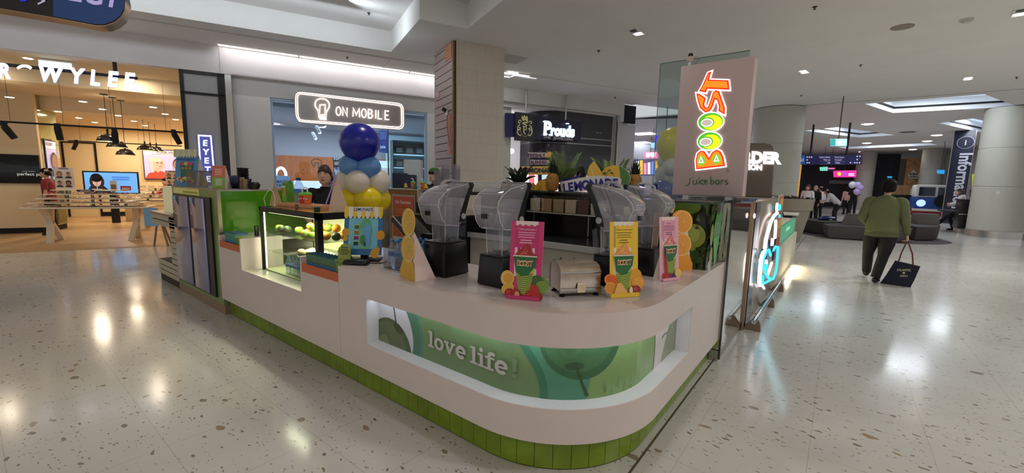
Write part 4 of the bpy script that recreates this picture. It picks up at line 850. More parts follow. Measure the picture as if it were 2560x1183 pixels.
# ================================================================== blenders in clear sound hoods
JAR = glass('jar_plastic', (244, 244, 248), tint=0.99, haze=0.06); HOOD = glass('hood_plastic', (236, 234, 240), tint=0.97, rough=0.04, haze=0.22)
def make_blender(lab, hb=0.235, w=0.112, hood=0.0):
    """front (clear nose) towards -y; hb = motor base height, w = half width"""
    t = thing('blender', lab, 'blender', (0, 0, 0))
    b = MB(); b.box(-w, w, -w, w, 0.004, hb, taper=0.90, bev=0.008); b.box(-w*.9, w*.9, -w*.9, w*.9, hb, hb+0.008, bev=0.002); b.build('motor_base', BLACK, t)
    for sx, sy in ((-1, -1), (1, -1), (-1, 1), (1, 1)):
        b = MB(); b.cyl(sx*w*.8, sy*w*.8, 0, 0.006, 0.014, 10); b.build('foot', RUBBER, t)
    jw = 0.072; z0 = hb+0.008
    b = MB()
    for s, q in ((jw*0.86, jw), ):
        r0 = [(-s, -s, z0), (s, -s, z0), (s, s, z0), (-s, s, z0)]; r1 = [(-q, -q, z0+0.26), (q, -q, z0+0.26), (q, q, z0+0.26), (-q, q, z0+0.26)]
        b.rings([r0, r1], smooth=False, cap0=False, cap1=False); s -= .004; q -= .004
    b.box(-jw, jw, -jw, jw, z0+0.255, z0+0.262); jar_ = b.build('jar', JAR, t)
    b = MB()
    for sx in (-1, 1):
        for sy in (-1, 1): b.tube([(sx*jw*.86, sy*jw*.86, z0), (sx*jw, sy*jw, z0+0.26)], 0.0022, 6)
    b.build('jar_edges', glass('jar_edge', (250, 250, 252), tint=1.0, rough=0.1, haze=0.5), jar_)
    b = MB(); b.cyl(0, 0, z0, z0+0.018, 0.03, 14)
    for k in range(4):
        a = k*pi/2+0.5; b.tube([(0.01*cos(a), 0.01*sin(a), z0+0.014), (0.045*cos(a), 0.045*sin(a), z0+0.018), (0.052*cos(a), 0.052*sin(a), z0+0.032)], [0.006, 0.005, 0.002], 6)
    b.build('blades', DKSTEEL, jar_)
    # clear back cover below the hood
    b = MB(); b.poly([(-0.10, 0.10, z0), (0.10, 0.10, z0), (0.10, 0.115, z0+0.17), (-0.10, 0.115, z0+0.17)], [(0, 1, 2, 3)]); b.poly([(0.10, 0.10, z0), (0.10, 0.02, z0), (0.10, 0.05, z0+0.10), (0.10, 0.10, z0+0.2)], [(0, 1, 2, 3)]); b.build('rear_cover', CLEAR, t)
    # hood: side profile swept across its width (y forward negative, z)
    zz = hb+0.14+hood
    prof = [(0.035, 0.0), (-0.095, 0.012), (-0.135, 0.060), (-0.168, 0.155), (-0.160, 0.195), (-0.110, 0.240), (-0.030, 0.278), (0.060, 0.292), (0.150, 0.310), (0.168, 0.292), (0.118, 0.200), (0.085, 0.100), (0.070, 0.035)]
    hw = 0.108; n = len(prof); cy = sum(p[0] for p in prof)/n; cz = sum(p[1] for p in prof)/n
    rows = []
    for x, k in ((-hw, 0.86), (-hw*0.94, 0.95), (-hw*0.78, 1.0), (hw*0.78, 1.0), (hw*0.94, 0.95), (hw, 0.86)):
        rows.append([(x, cy+(p[0]-cy)*k, zz+cz+(p[1]-cz)*k) for p in prof])
    b = MB(); b.rings(rows, smooth=True); o = b.build('hood', HOOD, t, sharp=False)
    b = MB()
    for q_ in (1, 4): b.tube(rows[q_], 0.0026, 6, closed=True)
    for j in (1, 3, 5): b.tube([rows[1][j], rows[4][j]], 0.0022, 6)
    b.build('hood_edges', glass('jar_edge'), o)
    # black rim band along the rear edge and side arms
    b = MB(); back = [prof[k] for k in (8, 9, 10, 11, 12)]
    for s in (-1, 1):
        x0, x1 = s*(hw*0.99), s*(hw+0.006)
        outer = [(p[0]+0.006, p[1]+0.002) for p in back]; inner = [(p[0]-0.030-0.012*(k > 2), p[1]) for k, p in enumerate(back)]
        q = outer+inner[::-1]; m = len(q)
        b.poly([(x0, y, zz+z) for y, z in q]+[(x1, y, zz+z) for y, z in q], [list(range(m)), list(range(m, 2*m))[::-1]]+[(k, (k+1) % m, m+(k+1) % m, m+k) for k in range(m)])
    rr = [[(-hw-0.004, p[0]+0.008, zz+p[1]+0.002), (hw+0.004, p[0]+0.008, zz+p[1]+0.002), (hw+0.004, p[0]-0.004, zz+p[1]), (-hw-0.004, p[0]-0.004, zz+p[1])] for p in back[:3]]
    b.rings(rr, smooth=False)
    b.build('rear_band', BLACK, t)
    for s in (-1, 1):
      b = MB(); b.lathe([(0.001, 0), (0.020, 0), (0.022, 0.004), (0.020, 0.008), (0.001, 0.008)], n=18, T=Matrix.Translation((s*(hw+0.006)-(0.008 if s < 0 else 0), 0.062, zz+0.075)) @ Matrix.Rotation(pi/2, 4, 'Y'))
      b.build('hinge', M('grey_button', (176, 176, 178), 0.35), t)
    b = MB(); b.tube([(-0.002, -0.040, zz+0.268), (0, -0.030, zz+0.300), (0, 0.0, zz+0.318), (0, 0.045, zz+0.325), (0, 0.085, zz+0.318), (0, 0.10, zz+0.292)], [0.010, 0.010, 0.009, 0.009, 0.010, 0.010], 8, T=Matrix.Diagonal((1.9, 1, 1, 1))); b.build('handle', glass('handle_plastic', (232, 228, 228), tint=0.95, rough=0.08, haze=0.3), o)
    b = MB(); yy = -0.1545; b.box(-0.020, 0.020, -0.172, -0.160, zz+0.085, zz+0.115, T=None); b.build('latch', BLACK, o)
    return t
bl = make_blender('blender in a clear hood with the shortest wide black base, left of the other blenders', 0.235, 0.120, -0.03)
bl.location = (-2.205, 2.078, ZT)
b2 = make_blender('blender with smoky hood between the lemon slice card and pink drink card', 0.195, 0.108, 0.02)
b2.location = (-1.715, 2.105, ZT)
b3 = dup(b2, (-1.165, 2.63, ZT), R(90), 'blender whose hood rises behind the yellow drink card')
b4 = dup(b2, (-1.125, 3.13, ZT), R(90), 'blender behind the small pale pink drink card')

# ================================================================== printed drink cards
def wedge_back(t, w, h, d, col=CARD):
    b = MB(); b.poly([(-w*.3, 0.004, 0), (w*.3, 0.004, 0), (w*.3, 0.004+h*.085, h*.8), (-w*.3, 0.004+h*.085, h*.8), (-w*.3, d, 0), (w*.3, d, 0)], [(0, 4, 3), (1, 2, 5), (3, 4, 5, 2)]); b.build('card_strut', col, t)
def drink_art(A, bg, stripe, panel, ink, swirl, title, W=0.095, Hh=0.45):
    A.rect(-W, 0.0, W, Hh, bg)
    A.rect(-W*0.72, 0.13, W*0.66, Hh, stripe[0])
    for k in range(4): A.rect(-W*0.56+k*W*0.36, 0.18, -W*0.56+k*W*0.36+W*0.18, Hh*0.955, stripe[1])
    A.rect(-W*0.72, Hh*0.66, W*0.66, Hh*0.94, panel)
    A.text(title, -W*.02, Hh*0.885, 0.0105, ink, 0.01)
    A.lines(-W*0.6, W*0.55, Hh*0.85, 3, 0.0135, ink, 0.0042); A.lines(-W*0.45, W*0.35, Hh*0.75, 2, 0.0145, ink, 0.0055)
def cup_art(A, swirl, W=0.095, Hh=0.45, cx=-0.004):
    y0, y1 = 0.030, Hh*0.555; xb, xt = 0.030, 0.068
    A.poly([(cx-xt+.004, y1), (cx-xt*.7, y1+0.022), (cx-xt*.25, y1+0.052), (cx+0.004, y1+0.074), (cx+0.018, y1+0.068), (cx+xt*.55, y1+0.028), (cx+xt-.002, y1)], swirl[0])
    A.poly([(cx-xt*.5, y1+0.008), (cx-xt*.1, y1+0.040), (cx+0.006, y1+0.066), (cx-0.002, y1+0.030), (cx+0.02, y1+0.010)], swirl[1])
    A.stroke([(cx-xt*.4, y1+0.010), (cx, y1+0.018), (cx+xt*.2, y1+0.034)], 0.004, swirl[2])
    A.poly([(cx-xb, y0), (cx+xb, y0), (cx+xt, y1), (cx-xt, y1)], (186, 200, 88))
    A.poly([(cx-xt*.76, y1*0.62), (cx-xt*0.3, y1*.54), (cx+xt*.3, y1*0.56), (cx+xt*.86, y1*0.76), (cx+xt, y1), (cx-xt, y1)], (48, 112, 62))
    for k in range(10):
        yy = y0+0.006+k*0.0112; fx = xb+(xt-xb)*(yy-y0)/(y1-y0)
        A.stroke([(cx-fx, yy+0.004), (cx-fx*.4, yy-0.003), (cx+fx*.3, yy+0.003), (cx+fx, yy+0.014)], 0.0036, (70, 112, 42))
    A.rrect(cx-xt-.003, y1-.004, cx+xt+.003, y1+.004, .003, (226, 214, 200))
    # small wordmark
    y = y1*0.78
    for k, (ch, c) in enumerate((('B', (206, 60, 40)), ('O', (220, 190, 60)), ('O', (220, 190, 60)), ('S', (206, 60, 40)), ('T', (206, 60, 40)))):
        A.text(ch, cx-0.036+k*0.018, y-0.002*(k % 2), 0.030, (236, 214, 190), 0.045, sx=0.78)
    for k, (ch, c) in enumerate((('B', (206, 60, 40)), ('O', (190, 150, 40)), ('O', (190, 150, 40)), ('S', (206, 60, 40)), ('T', (206, 60, 40)))):
        A.text(ch, cx-0.036+k*0.018, y+0.003-0.002*(k % 2), 0.023, c, 0.02, sx=0.78)
def fruitslice(A, u, v, r, rind, flesh, a=0.0):
    A.ell(u, v, r, r*.95, rind, 28, a); A.ell(u, v, r*.88, r*.83, flesh, 24, a)
def fruitball(A, u, v, r, c, hi): A.ell(u, v, r, r*.95, c, 22); A.ell(u-r*.25, v+r*.25, r*.45, r*.40, hi, 16)
def card_thing(name, lab, loc, rz, art, w=0.095, h=0.45, tilt=0.10, back=CARD):
    t = thing(name, lab, 'card', loc, rz); Tm = Matrix.Rotation(-tilt, 4, 'X')
    art.build('printed_front', PRINT, t, M4=Tm @ face((0, -0.004, 0), (1, 0, 0)))
    b = MB(); b.box(-w, w, -0.0035, -0.0005, 0, h, T=Tm); b.build('card_sheet', back, t); wedge_back(t, w*2, h*.7, 0.10); return t
A = Art(0.0003); drink_art(A, (214, 62, 122), ((238, 216, 214), (206, 50, 112)), (200, 58, 116), (244, 190, 208), None, '* Pink Lemonade *')
A.ell(-0.105, 0.115, 0.040, 0.046, (232, 190, 90), 28); fruitslice(A, -0.100, 0.115, 0.036, (238, 214, 150), (224, 168, 60)); A.ell(-0.10, 0.055, 0.040, 0.032, (228, 184, 74), 24, 0.6)
A.ell(0.095, 0.09, 0.044, 0.050, (112, 150, 60), 26, 0.3); A.ell(0.070, 0.105, 0.040, 0.040, (74, 108, 52), 26); fruitslice(A, 0.10, 0.08, 0.036, (150, 180, 70), (128, 160, 70))
cup_art(A, ((176, 46, 52), (196, 74, 72), (216, 120, 110)))
for u, v, r in ((-0.085, 0.030, 0.030), (-0.045, 0.030, 0.027), (0.035, 0.030, 0.028), (0.085, 0.024, 0.026)): fruitball(A, u, v, r, (170, 34, 44), (200, 60, 56))
A.ell(0.060, 0.055, 0.026, 0.040, (196, 50, 44), 20, 0.3); A.ell(-0.04, 0.028, 0.014, 0.018, (226, 170, 120), 14)
A.rect(-0.104, -0.0, 0.094, 0.022, (206, 60, 120))
card_thing('drink_card', 'tall pink and white striped drink card with a red topped cup', (-1.378, 1.915, ZT), R(22.7), A)
A = Art(0.0003); drink_art(A, (244, 200, 60), ((244, 226, 210), (240, 196, 60)), (242, 198, 54), (120, 96, 50), None, '* Classic Lemonade *')
A.rect(-0.066, 0.30, -0.060, 0.425, (150, 140, 130))
A.ell(0.075, 0.125, 0.045, 0.042, (236, 164, 56), 24); fruitslice(A, 0.095, 0.080, 0.045, (236, 150, 50), (242, 172, 70))
A.ell(-0.085, 0.105, 0.050, 0.036, (238, 150, 60), 24, -0.3); A.ell(-0.085, 0.108, 0.040, 0.026, (226, 104, 40), 20, -0.3); fruitslice(A, -0.095, 0.060, 0.036, (240, 190, 90), (236, 150, 60))
cup_art(A, ((238, 160, 86), (246, 180, 108), (226, 140, 70)))
A.poly([(-0.075, 0.022), (0.022, 0.022), (-0.028, 0.090), (-0.052, 0.085)], (246, 186, 110))
for u in (0.052, 0.078): fruitball(A, u, 0.040, 0.028, (160, 50, 40), (186, 84, 66))
A.ell(0.040, 0.036, 0.012, 0.026, (244, 226, 200), 16); A.rect(-0.096, 0.0, 0.096, 0.026, (244, 200, 60))
card_thing('drink_card', 'yellow drink card with an orange topped cup right of the steel dispenser', (-0.967, 2.362, ZT), R(55), A, back=M('yellow_card', (236, 196, 70), 0.6))
A = Art(0.0003); drink_art(A, (240, 176, 190), ((244, 216, 206), (238, 180, 190)), (232, 160, 184), (120, 70, 100), None, 'Classic')
A.rect(-0.060, 0.28, -0.054, 0.42, (180, 150, 160)); cup_art(A, ((220, 120, 112), (240, 190, 170), (190, 70, 70)), cx=0.01)
A.ell(-0.045, 0.13, 0.012, 0.10, (190, 40, 40), 20, 0.12); A.ell(-0.052, 0.20, 0.007, 0.04, (50, 60, 100), 14, 0.1)
for u, v, c in ((-0.055, 0.04, (196, 40, 40)), (-0.03, 0.028, (200, 60, 50)), (-0.01, 0.035, (170, 40, 50)), (0.015, 0.028, (80, 60, 130)), (0.035, 0.03, (70, 50, 110))): fruitball(A, u, v, 0.020, c, c)
fruitslice(A, 0.070, 0.050, 0.030, (246, 220, 110), (240, 200, 90)); A.rect(-0.08, 0.0, 0.09, 0.02, (240, 176, 190))
card_thing('drink_card', 'pale pink drink card with green cup next to the orange slices', (-0.902, 3.005, ZT), R(66), A, w=0.088, back=M('pale_pink_card', (226, 178, 186), 0.6))
# fruit slice totems
def slice_totem(lab, loc, rz, rind, flesh, dark, s=1.0, mir=1):
    A = Art(0.0003)
    A.poly([(-0.105, 0), (0.105, 0), (0.108, 0.05), (0.085, 0.095), (0.04, 0.13), (-0.05, 0.13), (-0.09, 0.09), (-0.112, 0.05)], dark); A.ell(0, 0.085, 0.09, 0.06, dark, 30)
    for (u, v, r) in ((0.0, 0.205, 0.092), (0.0, 0.385, 0.092)):
        A.ell(u-0.02*mir, v+0.002, r, r, dark, 36); A.ell(u, v, r*.96, r*.98, rind, 36); A.ell(u, v, r*.84, r*.87, flesh, 34)
        for k in range(10):
            a = 2*pi*k/10+0.2; A.stroke([(u+0.012*cos(a), v+0.012*sin(a)), (u+r*.78*cos(a), v+r*.80*sin(a))], 0.0022, rind)
        A.ell(u, v, 0.008, 0.008, rind, 10)
    t = thing('fruit_slice_card', lab, 'card', loc, rz); Tm = Matrix.Rotation(-0.06, 4, 'X') @ Matrix.Diagonal((s, 1, s, 1))
    A.build('printed_front', PRINT, t, M4=Tm @ face((0, -0.004, 0), (1, 0, 0)))
    b = MB(); b.poly([(-0.095, 0.002, 0), (0.10, 0.002, 0), (0.055, 0.022, 0.33), (-0.05, 0.022, 0.33), (0.10, 0.16, 0), (-0.06, 0.16, 0)], [(0, 1, 2, 3), (1, 4, 2), (0, 3, 5), (3, 2, 4, 5)]); b.build('card_strut', M('pinkish_card', (238, 214, 208), 0.7), t)
slice_totem('card totem of two pale lemon slices over half a lemon, left of the blenders', (-2.262, 1.785, ZT), R(-12), (236, 206, 130), (222, 176, 78), (216, 170, 62), 1.0)
t0 = [o for o in COL.objects if o.name == 'fruit_slice_card'][0]
slice_totem('card totem of two bright orange slices over half an orange beside the pink card', (-0.945, 3.42, ZT), R(52), (250, 200, 120), (246, 164, 66), (244, 158, 52), 1.0)

# ================================================================== steel napkin dispensers
nd_ = thing('napkin_dispenser', 'brushed steel napkin dispenser with rounded lid on small black feet', 'dispenser', (-1.235, 2.245, ZT), R(52))
b = MB(); w, d, h = 0.128, 0.085, 0.155
side = [(-d, 0.032), (-d, 0.150), (-d*.7, 0.182), (-d*.2, 0.193), (d, 0.193), (d, 0.032)]
b.rings([[(x, y, z) for y, z in side] for x in (-w, w)], smooth=False); b.build('dispenser_body', noisy(M('dispenser_steel', (214, 196, 178), 0.30, metal=1.0), 12, 0.10, rough=0.08), nd_)
b = MB(); b.box(-w-0.003, w+0.003, -d-0.004, -d, 0.138, 0.152, bev=0.001); b.box(-w-0.004, w+0.004, -d-0.012, -d, 0.024, 0.052, bev=0.002); b.build('dispenser_rail', STEEL, nd_)
b = MB(); b.poly([(-0.022, -d-0.014, 0.026), (0.022, -d-0.014, 0.026), (0.028, -d-0.014, 0.055), (0.022, -d-0.006, 0.085), (-0.022, -d-0.006, 0.085), (-0.028, -d-0.014, 0.055)], [(0, 1, 2, 3, 4, 5)])
for k in range(5): b.box(-0.025, 0.025, -d-0.017, -d-0.013, 0.03+k*0.010, 0.034+k*0.010)
b.build('napkin', M('paper_cream', (240, 226, 196), 0.8), nd_)
for sx in (-1, 1):
    for sy in (-1, 1):
        b = MB(); b.lathe([(0.018, 0), (0.019, 0.006), (0.007, 0.014), (0.006, 0.034)], (sx*w*.85, sy*d*.8, 0), 12); b.build('foot', RUBBER, nd_)
cad = thing('straw_caddy', 'low steel caddy with paper wrapped items behind the napkin dispenser', 'caddy', (-1.35, 2.42, ZT), R(24))
b = MB(); b.box(-0.145, 0.145, -0.07, -0.066, 0.0, 0.15); b.box(-0.145, 0.145, 0.066, 0.07, 0.0, 0.15); b.box(-0.145, -0.141, -0.07, 0.07, 0, 0.15); b.box(0.141, 0.145, -0.07, 0.07, 0, 0.15); b.box(-0.145, 0.145, -0.07, 0.07, 0.0, 0.004); b.build('caddy_body', STEEL, cad)
b = MB()
for k in range(3): b.poly([(-0.12+k*0.09, -0.05, 0.10), (-0.05+k*0.09, -0.05, 0.10), (-0.085+k*0.09, 0.0, 0.185), (-0.12+k*0.09, 0.05, 0.10), (-0.05+k*0.09, 0.05, 0.10)], [(0, 1, 2), (1, 4, 2), (4, 3, 2), (3, 0, 2), (0, 3, 4, 1)])
b.build('dark_packets', M('brown_packet', (86, 74, 66), 0.6), cad)
b = MB(); [b.ball((-0.075+k*0.10, -0.02, 0.15), 0.022, 0.03, 0.016, 10, 6) for k in range(2)]; b.build('paper_napkins', WHITE, cad)

# ================================================================== balloon tower
BW_ = M('balloon_cream', (222, 210, 196), 0.32); BB = M('balloon_light_blue', (92, 140, 200), 0.30); BN = M('balloon_royal_blue', (22, 30, 150), 0.26, spec=0.6); BY = M('balloon_yellow', (238, 208, 20), 0.30)
def balloon(p, r, m, lab, grp, down=(0, 0, -1), k=1.06):
    t = thing('balloon', lab, 'balloon', p, 0, grp)
    q = Vector(down).normalized().to_track_quat('-Z', 'Y').to_matrix().to_4x4(); b = MB(); prof = []
    for j in range(15):
        a = pi*j/14; z = cos(a); rr = sin(a)*(1-0.10*max(0, -z)**1.5); zz = z*k if z > 0 else z*(k+0.10)
        prof.append((max(1e-4, r*rr), r*zz))
    b.lathe(prof[::-1], n=24, T=q); sk = b.build('balloon_skin', m, t, sharp=False)
    b = MB(); b.lathe([(r*0.015, -r*(k+0.09)), (r*0.05, -r*(k+0.13)), (r*0.10, -r*(k+0.19)), (r*0.02, -r*(k+0.17))], n=10, T=q); b.build('knot', m, sk)
def bpos(px, py, dd): return atd(px, py, dd)
D0 = 5.15
bt = bpos(899, 356, D0-0.05); sc = lambda px: px*D0/1054*1.02
balloon(bt, sc(43.5), BN, 'large royal blue balloon on top of the balloon tower', None, k=0.98)
for (px, py, r, m, lab, dz, grp) in ((878, 415, 27, BB, 'light blue balloon at the left of the blue tier', -0.02, None), (921, 419, 28, BB, 'light blue balloon with a dark spot at the right of the blue tier', -0.06, None), (905, 412, 26, BB, 'light blue balloon at the back of the blue tier', 0.14, None),
        (868, 455, 28, BW_, 'cream balloon at the left of the cream tier', 0.02, None), (894, 456, 27, BW_, 'cream balloon at the front of the cream tier', -0.14, None), (943, 455, 30, BW_, 'cream balloon at the right of the cream tier', -0.02, None), (915, 450, 27, BW_, 'cream balloon at the back of the cream tier', 0.16, None),
        (877, 500, 29, BY, 'yellow balloon at the left of the yellow tier', -0.02, None), (920, 500, 32, BY, 'yellow balloon at the front of the yellow tier', -0.10, None), (947, 499, 28, BY, 'yellow balloon at the right of the yellow tier', 0.08, None), (900, 497, 28, BY, 'yellow balloon at the back of the yellow tier', 0.18, None)):
    p = bpos(px, py, D0+dz); c = bpos(905, py, D0+0.04); d = (c-p); d.z = -0.05
    balloon(p, sc(r), m, lab, grp, d, 1.0)
st = bpos(905, 505, D0+0.04)
b = MB(); b.cyl(0, 0, 0, 0.001, 0.001); b.bm.clear(); b.cyl(0, 0, 0.02, bt.z-0.2, 0.010, 10); b.cyl(0, 0, 0, 0.02, 0.16, 24); ob = b.build('balloon_pole', WHITE, loc=(st.x, st.y, 0)); tag(ob, 'thin white pole and foot carrying the balloon tower', 'pole')
b = MB()
for k in range(6): a = k*1.05; b.tube([(0, 0, 0), (0.03*cos(a), 0.03*sin(a), 0.03), (0.06*cos(a+.4), 0.06*sin(a+.4), 0.01)], 0.006, 5)
ob = b.build('foil_ribbon', CHROME, loc=bpos(893, 397, D0-0.05)); tag(ob, 'curled silver ribbon under the large blue balloon', 'ribbon')

# ================================================================== lit juice bar sign
X0, X1, YS, Z0, Z1 = -1.415, -0.748, 4.60, 1.497, 2.803
sg = thing('juice_sign', 'tall pale pink illuminated juice bar sign with sideways orange and green lettering', 'sign', (0, 0, 0))
b = MB(); b.box(X0, X1, YS, YS+0.175, Z0, Z1, bev=0.006); b.build('sign_box', noisy(M('sign_pink', (204, 180, 176), 0.42), 3, 0.01), sg)
b = MB(); b.box(X0-0.004, X0, YS+0.02, YS+0.16, Z0+0.01, Z1-0.01); b.build('edge_light', glow('edge_light', (250, 252, 255), 3), sg)
b = MB(); b.box(X0+0.1, X0+0.16, YS+0.04, YS+0.13, 1.462, Z0+0.003); b.box(X1-0.16, X1-0.1, YS+0.04, YS+0.13, 1.462, Z0+0.003); b.build('mounting_feet', STEEL, sg)
# lettering: sizes measured on the sign face (u right, v up)
def on_sign(px, py):
    d = ray(px, py); p = EYE+d*((YS-0.004)/d.y); return (p.x-X0, p.z-Z0)
c2 = lambda x, y: on_sign(1600+x*400/1127.0, 100+y*420/1183.0)
T_ = [(505, 222), (488, 280), (625, 285), (632, 352), (475, 345), (467, 372), (417, 362), (440, 322), (462, 272), (480, 232)]
S_ = [(398, 376), (420, 380), (466, 410), (455, 455), (462, 475), (478, 476), (500, 420), (515, 370), (535, 354), (560, 362), (580, 420), (600, 478), (598, 527), (552, 500), (558, 470), (545, 425), (530, 420), (515, 470), (495, 502), (462, 513), (425, 482), (408, 430)]
B_ = [(398, 912), (394, 845), (405, 800), (430, 780), (455, 783), (475, 810), (488, 830), (510, 790), (540, 772), (570, 785), (590, 825), (602, 888)]
def grow(pts, k):
    n = len(pts); P = [Vector(p) for p in pts]; ar = sum(P[i].x*P[(i+1) % n].y-P[(i+1) % n].x*P[i].y for i in range(n)); sgn = 1 if ar > 0 else -1; out = []
    for i in range(n):
        d1 = (P[i]-P[i-1]).normalized(); d2 = (P[(i+1) % n]-P[i]).normalized(); o = Vector((d1.y+d2.y, -(d1.x+d2.x))); o = o.normalized() if o.length > 1e-6 else Vector((d1.y, -d1.x))
        c = max(0.5, o.dot(Vector((d1.y, -d1.x)))); out.append(tuple(P[i]+o*(k*sgn/c)))
    return out
A = Art(0.0015); WH = (255, 255, 255); RD = (206, 40, 20); OR = (250, 126, 24); YG = (226, 226, 20); GR = (76, 160, 40)
LET = {k: [c2(*p) for p in v] for k, v in (('T', T_), ('S', S_), ('B', B_))}
OO = [(500, 577, 88, 62), (492, 712, 83, 60)]
def ellp(cx, cy, rx, ry, a=0.0, n=30): return [c2(cx+rx*cos(t)*cos(a)-ry*sin(t)*sin(a), cy+rx*cos(t)*sin(a)+ry*sin(t)*cos(a)) for t in [2*pi*k/n for k in range(n)]]
for k in 'TSB': A.poly(grow(LET[k], 0.012), WH)
for o in OO: A.poly(ellp(o[0], o[1], o[2]+8, o[3]+8, -0.12), WH)
for k in 'TSB': A.poly(LET[k], RD)
for o in OO: A.poly(ellp(*o, -0.12), GR)
for k in 'TSB': A.poly(grow(LET[k], -0.013), OR)
for o in OO: A.poly(ellp(o[0]+10, o[1]+6, o[2]-16, o[3]-10, -0.12), YG)
for o in OO: A.poly(ellp(o[0]-22, o[1]+6, 50, 36, -0.12), GR); A.poly(ellp(o[0]-24, o[1]+8, 43, 29, -0.12), WH); A.poly(ellp(o[0]-24, o[1]+8, 36, 22, -0.12), (176, 160, 156))
for cx, cy in ((436, 848), (545, 838)):
    A.poly(ellp(cx, cy+4, 30, 34), (110, 180, 50)); A.poly([c2(cx-20, cy+20), c2(cx+20, cy+18), c2(cx, cy-28)], WH); A.poly([c2(cx-12, cy+14), c2(cx+13, cy+12), c2(cx, cy-14)], (170, 156, 140))
A.build('lit_letters', print_mat('boost_letters', 0.4, es=1.15), sg, M4=face((X0, YS-0.004, Z0), (1, 0, 0)))
A = Art(0.0006); gk = (66, 120, 62)
def c2l(pts): return [c2(*p) for p in pts]
A.stroke(c2l([(352, 972), (350, 1000), (342, 1020), (330, 1026), (319, 1020)]), 0.009, gk); A.ell(*c2(372, 968), 0.006, 0.006, gk)
for pts in ([(372, 985), (374, 1010), (384, 1018), (396, 1012), (398, 985)], [(398, 985), (402, 1016)], [(417, 988), (417, 1016)], [(450, 992), (438, 985), (428, 992), (428, 1008), (438, 1016), (450, 1012)], [(455, 1000), (472, 998), (468, 986), (458, 987), (454, 1000), (460, 1014), (472, 1013)],
            [(497, 962), (498, 1016)], [(498, 1000), (508, 988), (520, 994), (520, 1008), (508, 1017), (499, 1012)], [(556, 992), (544, 986), (533, 994), (533, 1010), (545, 1017), (556, 1008)], [(556, 988), (558, 1018)], [(572, 988), (574, 1018)], [(573, 998), (582, 988), (592, 990)],
            [(618, 990), (606, 988), (601, 996), (612, 1002), (620, 1010), (612, 1018), (600, 1016)]): A.stroke(c2l(pts), 0.0085, gk)
A.ell(*c2(418, 972), 0.006, 0.006, gk); A.ell(*c2(620, 918), 0.009, 0.009, (150, 136, 130))
A.build('green_script', PRINT, sg, M4=face((X0, YS-0.001, Z0), (1, 0, 0)))
scm = thing('sign_camera', 'small pinkish camera clamped on the top edge of the juice sign', 'camera', (X0+0.055, YS+0.09, Z1), 0.4)
b = MB(); b.cyl(0, 0, 0, 0.05, 0.012, 10); b.build('clamp', WHITE, scm)
b = MB(); b.lathe([(0.03, -0.05), (0.034, -0.04), (0.034, 0.03), (0.028, 0.045)], n=16, T=Matrix.Translation((0, 0, 0.09)) @ Matrix.Rotation(1.9, 4, 'X') @ rotz(0)); b.build('camera_body', M('camera_pink', (220, 190, 182), 0.4), scm)
b = MB(); b.lathe([(0.001, 0), (0.024, 0), (0.024, 0.006), (0.001, 0.008)], n=16, T=Matrix.Translation((0, -0.045, 0.106)) @ Matrix.Rotation(1.9, 4, 'X')); b.build('lens', BLACK, scm)
b = MB(); b.tube([(0.01, 0, 0.06), (0.06, 0.0, 0.11), (0.10, 0.01, 0.09), (0.05, 0.01, 0.03), (0.02, 0, 0.02)], 0.004, 6); b.build('cable', M('grey_cable', (150, 140, 134), 0.5), scm)
# ================================================================== right end of the kiosk
ZB = 1.435                                          # height of the kiosk barriers
LEAF = print_mat('leaf_photo_print', 0.10)
lc = thing('picture_cabinet', 'glossy cabinet end printed with green apples and leaves, under the juice sign', 'cabinet', (0, 0, 0))
b = MB(); b.box(-1.35, -0.80, 3.566, 4.08, ZT+0.0005, 1.455); b.build('cabinet_body', BLACK, lc)
b = MB(); b.box(-1.37, -0.785, 3.55, 4.30, 1.455, 1.472); b.build('top_slab', M('slab_dark_glass', (60, 72, 76), 0.08, coat=0.5), lc)
def leafart(W_, H_, seed, extra):
    A = Art(0.0003); random.seed(seed); A.rect(0, 0, W_, H_, (34, 42, 20))
    for k in range(26):
        u, v = random.uniform(-.03, W_+.03), random.uniform(-.03, H_+.03); a = random.uniform(0, pi); l = random.uniform(.05, .14); c = random.choice(((52, 70, 28), (70, 96, 36), (44, 58, 26), (96, 118, 48), (30, 40, 18)))
        A.poly([(u+x*cos(a)-y*sin(a), v+x*sin(a)+y*cos(a)) for x, y in ((-l, 0), (-l*.4, l*.32), (l*.3, l*.30), (l, 0), (l*.3, -l*.28), (-l*.4, -l*.3))], c); A.stroke([(u-l*cos(a), v-l*sin(a)), (u+l*cos(a), v+l*sin(a))], 0.003, (110, 130, 60))
    extra(A); A.clip(0, 0, W_, H_); return A
def ex1(A):
    A.ell(0.33, 0.50, 0.16, 0.07, (98, 124, 46), 30)
    A.ell(0.455, 0.27, 0.085, 0.095, (150, 164, 74), 30); A.ell(0.44, 0.28, 0.055, 0.065, (176, 188, 96), 24); A.ell(0.47, 0.335, 0.018, 0.012, (80, 80, 40), 12); A.stroke([(0.472, 0.335), (0.468, 0.365)], 0.005, (50, 50, 30))
    for k in range(7): a = k*0.9; A.ell(0.38+0.05*cos(a), 0.16+0.05*sin(a), 0.045, 0.028, (150, 158, 62), 16, a)
    for k in range(6): a = k*1.0; A.ell(0.44+0.05*cos(a), 0.08+0.045*sin(a), 0.05, 0.03, (54, 84, 40), 16, a)
A = leafart(0.545, 0.528, 3, ex1); A.build('front_print', LEAF, lc, M4=face((-1.348, 3.565, ZT+0.0005), (1, 0, 0)))
